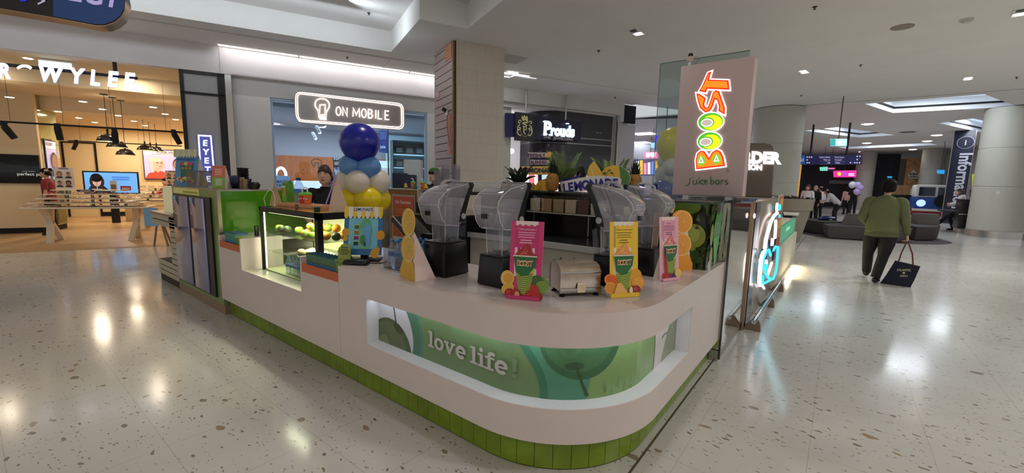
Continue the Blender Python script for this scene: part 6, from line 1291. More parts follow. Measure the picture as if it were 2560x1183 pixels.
# signpost with three boards
sp_ = thing('lemonade_signpost', 'small signpost with FRESHLY, BLENDED and LEMONADE boards on the back bar', 'signpost'); YP2 = 5.22; fn2 = pmap(1270, 360, .1289, 'y', YP2)
B1 = [(378, 158), (820, 165), (820, 270), (378, 266)]; B2 = [(422, 302), (800, 308), (795, 408), (422, 402)]; B3 = [(250, 436), (890, 432), (880, 600), (250, 592), (292, 514)]
A = Art(0.002)
A.poly(neg([(578, 130), (636, 130), (632, 940), (584, 940)]), (56, 54, 96)); 
for q in (B1, B2): A.poly(neg(q), (120, 96, 110)); A.poly(neg([(q[0][0]+10, q[0][1]+8), (q[1][0]-8, q[1][1]+8), (q[2][0]-8, q[2][1]-9), (q[3][0]+10, q[3][1]-9)]), (220, 204, 204))
A.poly(neg(B3), (238, 196, 108)); A.poly(neg([(715, 245), (770, 175), (820, 138), (848, 175), (838, 235), (790, 262), (740, 262)]), LEM)
A.text('FRESHLY', 555, -247, 62, (80, 50, 80), 0.03, sx=0.98); A.text('BLENDED', 600, -380, 56, (80, 50, 80), 0.03, sx=0.92); A.text('LEMONADE', 605, -552, 84, (70, 48, 90), 0.035, sx=1.02)
A.build('sign_print', PRINT, sp_, fn=fn2)
for q in (B1, B2, B3): board('sign_board', q, 1270, 360, .1289, 'y', YP2+0.001, 0.012, M('white_card'), sp_)
board('post', [(580, 130), (634, 130), (632, 942), (584, 942)], 1270, 360, .1289, 'y', YP2+0.013, 0.03, M('navy_board'), sp_)
cut = thing('lemon_cutout', 'standing cutout of two joined lemons in front of the signpost', 'cutout'); LB = [(425, 940), (420, 850), (440, 790), (480, 748), (540, 800), (590, 725), (680, 685), (760, 690), (790, 760), (790, 940)]
A = Art(0.002); A.poly(neg(LB), (226, 172, 62)); A.poly(neg([(440, 830), (480, 770), (500, 860), (520, 936), (450, 936)]), (236, 190, 96)); A.poly(neg([(700, 680), (800, 672), (850, 700), (770, 760), (740, 720)]), (70, 100, 60)); A.build('cutout_print', PRINT, cut, fn=pmap(1270, 360, .1289, 'y', 5.12)); board('cutout_board', LB, 1270, 360, .1289, 'y', 5.121, 0.012, M('white_card'), cut)
cut2 = thing('lemon_cutout', 'partly hidden orange fruit cutout left of the joined lemons', 'cutout'); LB = [(270, 940), (270, 770), (320, 740), (360, 790), (365, 940)]
A = Art(0.002); A.poly(neg(LB), (206, 150, 84)); A.build('cutout_print', PRINT, cut2, fn=pmap(1270, 360, .1289, 'y', 5.16)); board('cutout_board', LB, 1270, 360, .1289, 'y', 5.161, 0.012, M('white_card'), cut2)

# pineapples and plants on the back bar
PINE = noisy(M('pineapple_skin', (150, 104, 48), 0.7), 40, 0.35, bump=0.8); LEAFG = noisy(M('leaf_green', (120, 142, 84), 0.5), 8, 0.25); LEAFD = noisy(M('leaf_dark', (40, 52, 34), 0.5), 8, 0.25)
def pineapple(x, y, z, s, lab):
    t = thing('pineapple', lab, 'pineapple', (x, y, z)); t.scale = (s, s, s)
    b = MB(); b.lathe([(0.03, 0), (0.055, 0.01), (0.068, 0.05), (0.070, 0.10), (0.062, 0.15), (0.040, 0.18), (0.001, 0.185)], n=20); b.build('pineapple_body', PINE, t)
    b = MB()
    for k in range(26):
        a = k*2.4; h = 0.05+0.15*(k/26); o = 0.075*(1-k/30); w = 0.012
        b.poly([(0.015*cos(a)-w*sin(a), 0.015*sin(a)+w*cos(a), 0.165), (0.015*cos(a)+w*sin(a), 0.015*sin(a)-w*cos(a), 0.165), (o*.6*cos(a), o*.6*sin(a), 0.165+h*.7), (o*cos(a), o*sin(a), 0.165+h)], [(0, 1, 2), (1, 2, 3), (0, 2, 3)])
    b.build('crown', LEAFD, t)
def fronds(t, n, L, droop, m, nm='fronds', leaflets=16, seed=1, wid=0.10, z0=0.0, lw=0.010, hz=0.5):
    random.seed(seed); b = MB()
    for k in range(n):
        a = 2*pi*k/n+random.uniform(-.3, .3); l = L*random.uniform(.7, 1.1); up = random.uniform(.5, 1.1); pts = []
        for j in range(9):
            q = j/8; pts.append(Vector((cos(a)*l*q*hz, sin(a)*l*q*hz*.8, z0+l*up*q-droop*l*q*q)))
        b.tube(pts, [0.004*(1-j/9)+0.001 for j in range(9)], 4)
        for j in range(2, leaflets):
            q = j/leaflets; i0 = min(7, int(q*8)); p = pts[i0].lerp(pts[i0+1], q*8-i0); d = (pts[i0+1]-pts[i0]).normalized(); s = Vector((-sin(a), cos(a), 0))
            for sg2 in (-1, 1):
                e = p+s*sg2*wid*(1-q*.5)+d*wid*.8-Vector((0, 0, wid*.3)); mm = p.lerp(e, .5); b.poly([p, mm+d*lw, e, mm-d*lw], [(0, 1, 2), (0, 2, 3)])
    b.build(nm, m, t)
pp = atd(1380, 483, 5.95); pineapple(pp.x, pp.y, 1.4755, 1.35, 'pineapple between the signpost and the ribbon sign')
pp = atd(1608, 470, 6.0); pineapple(pp.x, 5.30, 1.4755, 1.35, 'pineapple right of the ribbon sign')
def potted(px, d, py, L, n, lab, m, seed, droop=0.7, z=1.4755, wid=0.13, nm='potted_palm', lw=0.016):
    p = atd(px, py, d); t = thing(nm, lab, 'plant', (p.x, min(p.y, 5.33), z)); b = MB(); b.lathe([(0.05, 0), (0.07, 0.10), (0.075, 0.10), (0.06, 0.09)], n=16); b.build('pot', M('dark_pot', (40, 34, 30), 0.6), t); fronds(t, n, L, droop, m, seed=seed, wid=wid, z0=0.08, lw=lw); return t
potted(1405, 6.12, 470, 0.52, 16, 'feathery palm above the ribbon sign tail', LEAFG, 4, 0.10)
potted(1572, 6.4, 480, 0.50, 12, 'feathery palm behind the leaf of the ribbon sign', LEAFG, 9, 0.15)
t = potted(1297, 6.05, 475, 0.34, 9, 'dark broad leaved plant left of the signpost', LEAFD, 2, 0.2, wid=0.10, nm='potted_plant', lw=0.028)
b = MB(); b.box(-0.09, 0.09, -0.06, 0.06, 0, 0.20, bev=0.005); pp = atd(1590, 466, 6.3); ob = b.build('white_tub', M('tub_white', (210, 212, 206), 0.5), loc=(pp.x, 5.28, 1.4755)); tag(ob, 'white box beside the right pineapple', 'box')
b = MB(); b.ball((0, 0, 0.09), 0.06, 0.06, 0.09); pp = atd(1466, 450, 6.2); ob = b.build('dark_vase', BLACKM, loc=(pp.x, 5.32, 1.4755)); ob.scale = (1.2, 1, 2.0); tag(ob, 'round black vase behind the left lemon half', 'vase')

# glass screen, second balloon cluster, brown order sign
gs = thing('glass_screen', 'tall clear glass screen standing behind the juice sign', 'screen')
f_, _ = onplane('y', 5.42); TL = f_(1651, 160, 0); TR = f_(1875, 128, 0)
b = MB(); b.box(TL.x, TR.x, 5.42, 5.432, 1.475, TL.z); b.build('pane', glass('screen_glass', (232, 242, 240), tint=0.94), gs)
b = MB(); b.box(TL.x, TR.x, 5.419, 5.433, TL.z, TL.z+0.006); b.box(TL.x-0.004, TL.x, 5.419, 5.433, 1.475, TL.z); b.build('pane_edge', M('glass_edge_green', (96, 120, 116), 0.2), gs)
b = MB(); b.box(TL.x, TR.x, 5.39, 5.46, 1.436, 1.475); b.build('base_channel', STEEL, gs)
b = MB(); b.box(-1.9, -1.305, 5.385, 5.9, 0.0, 1.4355); ob = b.build('cabinet', M('bar_black')); tag(ob, 'black cabinet body under the glass screen', 'cabinet')
D1 = 7.0; s1 = D1/1054*1.05
balloon(atd(1683, 362, D1), 36*s1, BY, 'large yellow balloon half hidden behind the left edge of the juice sign', None)
for px, py, r, m, lab in ((1664, 405, 18, BW_, 'small cream balloon under the large yellow one'), (1680, 418, 20, BW_, 'cream balloon touching the left edge of the juice sign'), (1661, 436, 22, BW_, 'cream balloon at the lower left of the right cluster'), (1687, 446, 22, BW_, 'cream balloon low beside the juice sign edge'), (1653, 475, 22, BN, 'royal blue balloon at the bottom left of the right cluster'), (1684, 478, 24, BN, 'royal blue balloon at the bottom beside the juice sign')):
    balloon(atd(px, py, D1+0.12*((px*7) % 3-1)), r*s1, m, lab, None, (0.3, 1, 0), 1.0)
OY = 7.6; oq = [(1700, 357), (1912, 358), (1926, 361), (1933, 368), (1936, 380), (1928, 497), (1690, 494)]
os_ = thing('order_sign', 'brown round cornered sign board with white lit lettering behind the juice sign', 'sign')
board('sign_board', oq, 0, 0, 1, 'y', OY, 0.10, noisy(M('bronze_board', (126, 112, 102), 0.4, metal=0.3), 20, 0.05, stretch=(1, 1, 20)), os_)
A = Art(0.004); A.text('ORDER', 1888, -407, 27, (255, 255, 255), 0.06, ang=R(-2.0)); A.text('STATION', 1866, -424, 13, (255, 255, 255), 0.06, ang=R(-1.5)); A.build('lit_lettering', glow('order_letters', (250, 252, 255), 3.2), os_, fn=pmap(0, 0, 1, 'y', OY-0.01))
b = MB(); pL = onplane('y', OY)[0](1700, 494, 0); pR = onplane('y', OY)[0](1928, 496, 0); b.box(pL.x, pR.x, OY-0.02, OY+0.12, 1.4355, max(1.45, pR.z+0.003)); b.build('sign_base', M('bronze_base', (90, 80, 74), 0.5), os_)

# ---------------- wall signs
# ON MOBILE neon sign
om = thing('phone_shop_sign', 'rounded white neon outline sign reading ON MOBILE with a light bulb', 'sign'); s = 310/2560.0; GO = 11.55
RP = [(130, 200), (140, 130), (170, 90), (215, 72), (330, 78), (2260, 300), (2340, 325), (2390, 370), (2412, 430), (2415, 760), (2395, 820), (2355, 858), (2290, 868), (380, 722), (290, 705), (215, 670), (165, 600), (135, 500)]
board('sign_board', RP, 720, 220, s, 'g', GO, 0.12, M('sign_mirror_grey', (170, 164, 162), 0.35, metal=0.2), om)
NWm = glow('neon_warm_white', (255, 236, 222), 2.0)
A = Art(0.01); A.l = 1; 
rin = [(195, 230), (200, 160), (235, 122), (290, 122), (2250, 350), (2320, 370), (2345, 420), (2350, 740), (2335, 790), (2290, 812), (330, 672), (250, 655), (215, 600), (200, 500)]
rout = [(160, 215), (168, 140), (205, 100), (280, 92), (2260, 316), (2345, 345), (2378, 410), (2384, 770), (2355, 825), (2300, 846), (320, 700), (230, 682), (180, 600), (166, 500)]
A.stroke(neg(rin), 24, WH, closed=True); A.stroke(neg(rout), 20, WH, closed=True)
BULB = [(635, 540), (628, 480), (590, 420), (560, 370), (560, 310), (590, 255), (640, 225), (700, 218), (770, 235), (825, 275), (855, 335), (850, 400), (815, 460), (790, 510), (785, 555)]
for q in (BULB, [(650, 520), (660, 350), (765, 345), (770, 530)], [(625, 560), (800, 555)], [(800, 600), (640, 600), (640, 570)], [(645, 635), (800, 655)], [(650, 610), (790, 625)]): A.stroke(neg(q), 30, WH)
A.build('neon_outline', NWm, om, fn=pmap(720, 220, s, 'g', GO-0.005))
A = Art(0.02); A.l = 2; A.stroke(neg(rin and [((p[0]+q[0])/2, (p[1]+q[1])/2) for p, q in zip(rin, rout)]), 8, (60, 56, 60), closed=True); A.stroke(neg(BULB), 7, (60, 56, 60)); A.stroke(neg([(650, 520), (660, 350), (765, 345), (770, 530)]), 7, (60, 56, 60)); A.build('neon_centre_line', PRINT, om, fn=pmap(720, 220, s, 'g', GO-0.03))  # dark centre line between the neon strokes and in the bulb
A = Art(0.01); A.l = 1
def neonword(txt, x0, y0, h, dx, slope, w=26):
    G = {'O': [[(.5+.42*cos(a), .5+.5*sin(a)) for a in [2*pi*k/16 for k in range(17)]]], 'N': [[(.08, 0), (.08, 1), (.85, 0), (.85, 1)]], 'M': [[(.02, 0), (.08, 1), (.5, .25), (.92, 1), (.98, 0)]], 'B': [[(.1, 0), (.1, 1), (.6, .98), (.78, .76), (.55, .55), (.1, .52)], [(.55, .55), (.85, .30), (.65, .02), (.1, 0)]],
         'I': [[(.5, 0), (.5, 1)]], 'L': [[(.12, 1), (.12, 0), (.8, 0)]], 'E': [[(.85, 1), (.15, 1), (.15, 0), (.9, 0)], [(.15, .5), (.75, .5)]]}
    x = x0
    for ch in txt:
        if ch == ' ': x += dx*.6; continue
        w_ = dx*(.45 if ch == 'I' else 1.25 if ch == 'M' else 1)
        for q in G[ch]: A.stroke([(x+a*w_*.9, -(y0+(x+a*w_-x0)*slope)+b_*h) for a, b_ in q], w, WH)
        x += w_*1.08
neonword('ON MOBILE', 985, 560, 175, 128, 0.085); A.build('neon_letters', NWm, om, fn=pmap(720, 220, s, 'g', GO-0.005))
# eyewear shop letters hung inside the opening
ew = thing('eyewear_shop_sign', 'row of white lit letters above the eyewear shop opening', 'sign'); k = 480/2366.0
f2 = pmap(0, 0, k, 'g', 11.75); sl_ = -math.atan2(145, 1650)
A = Art(0.02)
for ch, x, y, h, sx in (('R', 55, 958, 175, 1.0), ('W', 610, 1000, 190, 1.0), ('Y', 935, 1020, 178, 1.05), ('L', 1170, 1045, 180, 0.95), ('E', 1385, 1062, 180, 1.0), ('E', 1590, 1080, 180, 1.0), ('O', -160, 935, 170, 1.0)): A.text(ch, x, -y, h, WH, 0.035, ang=sl_, sx=sx)
A.stroke([(300+90*cos(a), -865+52*sin(a)) for a in [pi*.12+pi*.76*j/12 for j in range(13)]], 34, WH)
A.build('lit_letters', glow('shop_letters', (250, 250, 255), 4.5), ew, fn=f2)
A = Art(0.02)
for ch, x, y, h, sx in (('R', 63, 964, 175, 1.0), ('W', 618, 1008, 190, 1.0), ('Y', 943, 1028, 178, 1.05), ('L', 1178, 1053, 180, 0.95), ('E', 1393, 1070, 180, 1.0), ('E', 1598, 1088, 180, 1.0)): A.text(ch, x, -y, h, (150, 160, 215), 0.035, ang=sl_, sx=sx)
A.build('letter_returns', M('letter_return', (130, 140, 200), 0.5, emit=(120, 130, 220), es=0.6), ew, fn=pmap(0, 0, k, 'g', 11.79))
b = MB(); b.box(-7, -2.60, 11.80, 11.84, 3.53, 3.585); b.box(-2.97, -2.91, 11.80, 11.84, 3.58, 3.84); b.build('carrier_bar', BLACKM, ew, rz=RZ)
b = MB(); b.box(-0.26, 0.26, -0.05, 0.05, -0.16, 0.0, bev=0.02); b.box(-0.24, 0.24, -0.055, 0.0, -0.15, -0.03, 1); pq = fg(*[atg(142, 165, 12.3)[0], 12.3], atg(142, 165, 12.3)[1]+0.1); ob = b.build('emergency_light', [WHITE, glow('emergency_tube', (190, 225, 245), 2.2)], loc=pq, rz=RZ); tag(ob, 'white emergency light box behind the hanging shop letters', 'light')
# EYET vertical sign
ey_ = thing('vertical_eyetest_sign', 'vertical sign with white lit border reading EYET on the frosted panel', 'sign'); kk = 300/1075.0; f3 = pmap(400, 150, kk, 'g', 11.68)
board('sign_board', [(335, 665), (462, 672), (510, 1180), (380, 1180)], 400, 150, kk, 'g', 11.69, 0.03, M('eyet_purple', (70, 70, 120), 0.4, emit=(90, 95, 190), es=0.5), ey_)
A = Art(0.006); A.stroke(neg([(375, 1180), (345, 676), (455, 682), (500, 1180)]), 13, WH)
for ch, x, y in (('E', 405, 768), ('Y', 411, 848), ('E', 418, 926), ('T', 426, 1005), ('E', 434, 1090)): A.text(ch, x, -y, 50, WH, 0.025, sx=1.2, ang=-0.03)
A.build('lit_border_and_letters', glow('eyet_white', (240, 244, 255), 2.6), ey_, fn=f3)
# Prouds sign
pr_ = thing('jewellery_sign', 'navy hanging sign with white lit lettering over the jewellery shop', 'sign'); k = 200/2366.0; GP = 11.62; f4 = pmap(1280, 270, k, 'g', GP)
board('sign_board', [(640, 215), (2055, 415), (2025, 1000), (630, 915)], 1280, 270, k, 'g', GP+0.002, 0.10, M('sign_navy', (28, 26, 56), 0.4), pr_)
board('crest_board', [(100, 110), (655, 180), (628, 998), (85, 960)], 1280, 270, k, 'g', GP-0.05, 0.05, M('crest_black', (48, 46, 52), 0.4), pr_)
board('side_board', [(-170, 145), (95, 160), (85, 860), (-160, 855)], 1280, 270, k, 'g', GP+0.002, 0.10, M('sign_navy2', (32, 34, 84), 0.4), pr_)
b = MB()
for px, y0, y1 in ((1315, 272, 281), (1415, 283, 302)): 
    f0, z0 = atg(px, y0, GP+0.05); f1, z1 = atg(px, y1, GP+0.05); b.cyl(f0, GP+0.05, z1-0.05, 4.42, 0.025, 10)
b.build('hanging_rods', STEEL, pr_, rz=RZ)
A = Art(0.01)
x = 930
for ch, w_, h_ in (('P', 230, 390), ('r', 130, 300), ('o', 150, 300), ('u', 170, 300), ('d', 170, 300), ('s', 130, 300)):
    A.text(ch, x+w_/2, -(785+(x-930)*0.075), h_*0.98, WH, 0.07 if ch != 'P' else 0.06, ang=-0.06, sx=0.72 if ch != 'P' else 0.78); x += w_*0.93
A.rect(925, -800, 1050, -760, WH); A.rect(920, -420, 1000, -380, WH); A.rect(1085, -812, 1190, -775, WH); A.rect(1590, -480, 1690, -448, WH)
A.build('lit_letters', glow('prouds_white', (200, 236, 255), 2.6), pr_, fn=f4)
A = Art(0.01); A.text('THE', 1030, -905, 82, (170, 160, 150), 0.03, ang=-0.06, sx=1.05); A.text('JEWELLERS', 1500, -945, 82, (170, 160, 150), 0.03, ang=-0.06, sx=1.0)
gold = (214, 204, 150); A.l = 1
for q, w_ in (([(280, 290), (330, 330), (300, 250), (350, 300), (370, 230), (400, 310), (440, 260), (450, 340), (300, 350)], 34), ([(320, 370), (390, 340), (450, 380), (440, 440), (360, 420), (320, 460), (400, 490), (440, 530)], 34), ([(260, 420), (200, 450), (190, 390), (240, 350), (280, 400)], 22), ([(530, 470), (580, 450), (570, 400), (520, 390), (490, 430)], 22),
              ([(240, 480), (180, 540), (170, 640), (220, 650), (250, 590), (210, 570)], 28), ([(180, 650), (160, 740), (210, 800), (270, 820)], 30), ([(510, 500), (570, 560), (590, 650), (540, 660), (500, 610), (540, 590)], 28), ([(590, 660), (590, 750), (530, 820), (480, 800)], 30), ([(250, 640), (270, 760), (330, 830), (400, 850), (460, 810), (500, 740), (520, 650)], 8),
              ([(320, 550), (350, 540), (350, 720), (400, 790)], 26), ([(350, 560), (410, 545), (430, 590), (420, 640), (350, 650)], 24)): A.stroke(neg(q), w_, gold)
A.build('gold_crest_and_lettering', print_mat('gold_print', 0.4, es=0.12), pr_, fn=pmap(1280, 270, k, 'g', GP-0.06))
# hanging wayfinding sign at upper left
wf = thing('hanging_wayfinding_sign', 'pill shaped hanging wayfinding sign in black and blue cut by the upper left corner', 'sign'); GW = float(atd(200, 60, 4.2).dot(GX)); k = 480/2366.0
pill = [(-900, -560), (1300, -340), (1440, -270), (1510, -140), (1538, 0), (1530, 110), (1480, 200), (1400, 265), (1290, 305), (1180, 305), (650, 205), (0, 95), (-900, -40)]
board('sign_body', pill, 0, 0, k, 'g', GW, 0.14, M('black_sign_panel', (38, 34, 36), 0.4), wf)
board('metal_rim', [(x+6, y+18) for x, y in pill], 0, 0, k, 'g', GW+0.008, 0.124, M('rim_bronze', (176, 150, 118), 0.3, metal=0.9), wf)
A = Art(0.002); A.poly(neg([(655, -440), (1300, -345), (1438, -272), (1508, -140), (1534, 0), (1526, 108), (1476, 196), (1396, 258), (1288, 298), (1180, 298), (655, 200)]), (30, 60, 108))
LV = (196, 186, 240); A.text('LG1', 1115, -40, 260, LV, 0.02, ang=-0.165); A.ell(285, -2, 48, 18, (40, 50, 220), 20); A.stroke([(470, -50), (545, -15)][::-1] and [(400, 60), (540, -10)], 18, (206, 200, 230)); A.stroke([(465, -50), (545, -12), (515, 60)], 20, (206, 200, 230))
A.build('sign_print', print_mat('wayfinding_print', 0.4, es=0.35), wf, fn=pmap(0, 0, k, 'g', GW-0.002))
b = MB()
for q in (-1.2, 0.3): f_ = atg(120, 20, GW)[0]+q; b.cyl(f_, GW+0.07, 2.9, 4.9, 0.02, 8)
b.build('hanging_rod', BLACK, wf, rz=RZ)
# ================================================================== eyewear shop
CRM = M('table_cream', (236, 222, 196), 0.45)
def display_table(f, g, L, lab, tiers, z0=0.80):
    t = thing('display_table', lab, 'table', fg(f, g), RZ)
    for s in (-1, 1):
        for sy in (-1, 1):
            b = MB(); x = s*(L*0.32); b.poly([(x+s*0.02*0-0.05, sy*0.30-0.05, 0), (x+0.05, sy*0.30-0.05, 0), (x+0.05, sy*0.30+0.05, 0), (x-0.05, sy*0.30+0.05, 0), (x-0.05+s*0.10, -sy*0.20-0.05, z0-0.04), (x+0.05+s*0.10, -sy*0.20-0.05, z0-0.04), (x+0.05+s*0.10, -sy*0.20+0.05, z0-0.04), (x-0.05+s*0.10, -sy*0.20+0.05, z0-0.04)],
                [(0, 1, 2, 3), (4, 5, 6, 7), (0, 1, 5, 4), (1, 2, 6, 5), (2, 3, 7, 6), (3, 0, 4, 7)]); b.build('leg', CRM, t)
    b = MB(); b.box(-L/2, L/2, -0.42, 0.42, z0-0.035, z0, bev=0.008); b.build('tabletop', CRM, t)
    for k in range(tiers):
        l = L/2-0.11*(k+1); z = z0+0.095*(k+1)
        b = MB(); b.box(-l, l, -0.36+0.06*k, 0.36-0.06*k, z-0.018, z, bev=0.004); [b.box(x-0.02, x+0.02, -0.04, 0.04, z-0.095, z-0.018) for x in (-l*.6, 0, l*.6)]; b.build('tier', CRM, t)
    return t
FM = [M('frame_black', (30, 28, 30), 0.3), M('frame_tort', (110, 70, 50), 0.3), M('frame_pink', (206, 110, 120), 0.3), M('frame_clear', (220, 200, 190), 0.2), M('frame_teal', (90, 150, 150), 0.3)]
SPC = {}
def spectacles(f, g, z, mi, lab, grp):
    if mi not in SPC:
        b = MB()
        for s in (-1, 1):
            b.tube([(s*0.033+0.026*cos(a), 0, 0.022+0.019*sin(a)) for a in [2*pi*j/10 for j in range(10)]], 0.0035, 5, closed=True); b.tube([(s*0.062, 0, 0.03), (s*0.064, 0.06, 0.03), (s*0.060, 0.12, 0.02)], 0.003, 4)
        b.tube([(-0.008, 0, 0.028), (0.008, 0, 0.028)], 0.003, 4); o = b.build('spectacles', FM[mi]); SPC[mi] = o
    else: o = SPC[mi].copy(); COL.objects.link(o)
    o.location = fg(f, g, z); o.rotation_euler = (0, 0, RZ); o.scale = (1.15, 1, 1.15); tag(o, lab, 'glasses', grp)
T1F, T1G = -3.93, 13.30
display_table(T1F, T1G, 2.15, 'cream tiered display table with crossed legs at the front of the eyewear shop', 4)
for k in range(5):
    z = 0.80+0.095*k+0.0005; l = 1.075-0.11*k-0.12
    n = 10-k if k < 4 else 0
    for j in range(n):
        mi = (j*3+k*2) % 5 if (j+k) % 3 else 2; spectacles(T1F-l+2*l*j/(n-1), T1G-0.36+0.06*k+0.03, z, mi, ['pair of glasses on the lowest tier of the front display table', 'pair of glasses on the second tier of the front display table', 'pair of glasses on the third tier of the front display table', 'pair of glasses on the fourth tier of the front display table'][k], 'glasses on tier %d of the front table' % (k+1))
T2F, T2G = -3.0, 15.9
display_table(T2F, T2G, 1.9, 'second tiered display table behind the front one in the eyewear shop', 4)
for k in range(4):
    for j in range(6): spectacles(T2F-0.6+0.22*j, T2G-0.36+0.06*(k+1)+0.05, 0.80+0.095*(k+1)+0.0005, (j+k) % 3, 'pair of dark glasses on the rear display table', 'glasses on the rear display table')
def portrait(A, u, v, s, skin, hair, top, long=True):
    if long: A.ell(u, v+s*.15, s*.42, s*.52, hair, 20)
    A.poly([(u-s*.55, v-s*.75), (u-s*.40, v-s*.42), (u-s*.12, v-s*.32), (u+s*.12, v-s*.32), (u+s*.40, v-s*.42), (u+s*.55, v-s*.75)], top)
    A.rect(u-s*.1, v-s*.4, u+s*.1, v-s*.1, skin); 
    if not long: A.ell(u, v+s*.22, s*.30, s*.36, hair, 20)
    A.ell(u, v+s*.12, s*.27, s*.36, skin, 20); A.ell(u, v+s*.40, s*.24, s*.11, hair, 14)
    A.ell(u-s*.10, v+s*.14, s*.05, s*.025, (50, 40, 40), 8); A.ell(u+s*.10, v+s*.14, s*.05, s*.025, (50, 40, 40), 8); A.rect(u-s*.09, v-s*.06, u+s*.09, v-s*.03, (150, 80, 76))
def four_faces(f, g, z, lab, s=1.0):
    t = thing('portrait_card', lab, 'card', fg(f, g, z), RZ); A = Art(0.002); A.rect(-0.16*s, 0, 0.16*s, 0.50*s, (246, 226, 206)); A.rect(-0.08*s, 0.46*s, 0.08*s, 0.49*s, (150, 120, 150))
    for u, v, hair, sk, lg in ((-0.075, 0.34, (150, 100, 70), (224, 170, 140), True), (0.075, 0.34, (150, 110, 100), (206, 140, 130), False), (-0.075, 0.14, (90, 70, 50), (200, 140, 100), False), (0.075, 0.14, (60, 30, 30), (200, 140, 120), True)): portrait(A, u*s, v*s, 0.11*s, sk, hair, (70, 60, 80), lg)
    A.build('printed_front', PRINT, t, M4=face((0, -0.001, 0), (1, 0, 0))); b = MB(); b.box(-0.16*s, 0.16*s, 0, 0.01, 0, 0.50*s); b.build('card_board', CARD, t)
four_faces(T1F-0.42, T1G-0.05, 1.182, 'pale card with four portraits on the front display table'); four_faces(T2F+0.12, T2G-0.1, 1.182, 'card with four portraits on the rear display table', 1.0)
mr = thing('round_mirror', 'round black table mirror on the front display table', 'mirror', fg(T1F+0.10, T1G, 1.182), RZ)
b = MB(); b.cyl(0, 0, 0, 0.02, 0.09, 18); b.cyl(0, 0, 0.02, 0.20, 0.008, 8); b.build('stand', WHITE, mr); b = MB(); b.lathe([(0.001, -0.008), (0.09, -0.008), (0.10, 0), (0.09, 0.008), (0.001, 0.008)], n=24, T=Matrix.Translation((0, 0, 0.28)) @ Matrix.Rotation(pi/2, 4, 'X')); b.build('mirror_disc', BLACK, mr)
def small_card(f, g, z, w, h, c1, c2_, lab, nm='price_card'):
    t = thing(nm, lab, 'card', fg(f, g, z), RZ); A = Art(0.002); A.rect(-w/2, 0, w/2, h, c1); A.rect(-w*.38, h*.1, w*.38, h*.6, c2_); A.build('printed_front', PRINT, t, M4=face((0, -0.001, 0), (1, 0, 0))); b = MB(); b.box(-w/2, w/2, 0, 0.008, 0, h); b.build('card_board', CARD, t)
small_card(T1F+0.42, T1G-0.12, 1.182, 0.12, 0.22, (240, 230, 216), (150, 110, 80), 'white card with a small picture right of the round mirror'); small_card(T1F+0.64, T1G-0.14, 1.182, 0.19, 0.10, (206, 60, 50), (236, 200, 190), 'small red card on the front display table')
bp = thing('best_sellers_plate', 'rounded dark plate with white lettering on the front table top tier', 'plate', fg(T1F-0.05, T1G-0.19, 1.135), RZ)
A = Art(0.002); A.rrect(-0.16, 0, 0.16, 0.06, 0.03, (246, 236, 220)); A.rrect(-0.15, 0.008, 0.15, 0.052, 0.022, (60, 50, 50)); A.text('BEST SELLERS', 0, 0.020, 0.02, (240, 230, 220), 0.02); A.build('printed_front', PRINT, bp, M4=face((0, -0.001, 0), (1, 0, 0))); b = MB(); b.box(-0.16, 0.16, 0, 0.008, 0, 0.06); b.build('plate', CARD, bp)
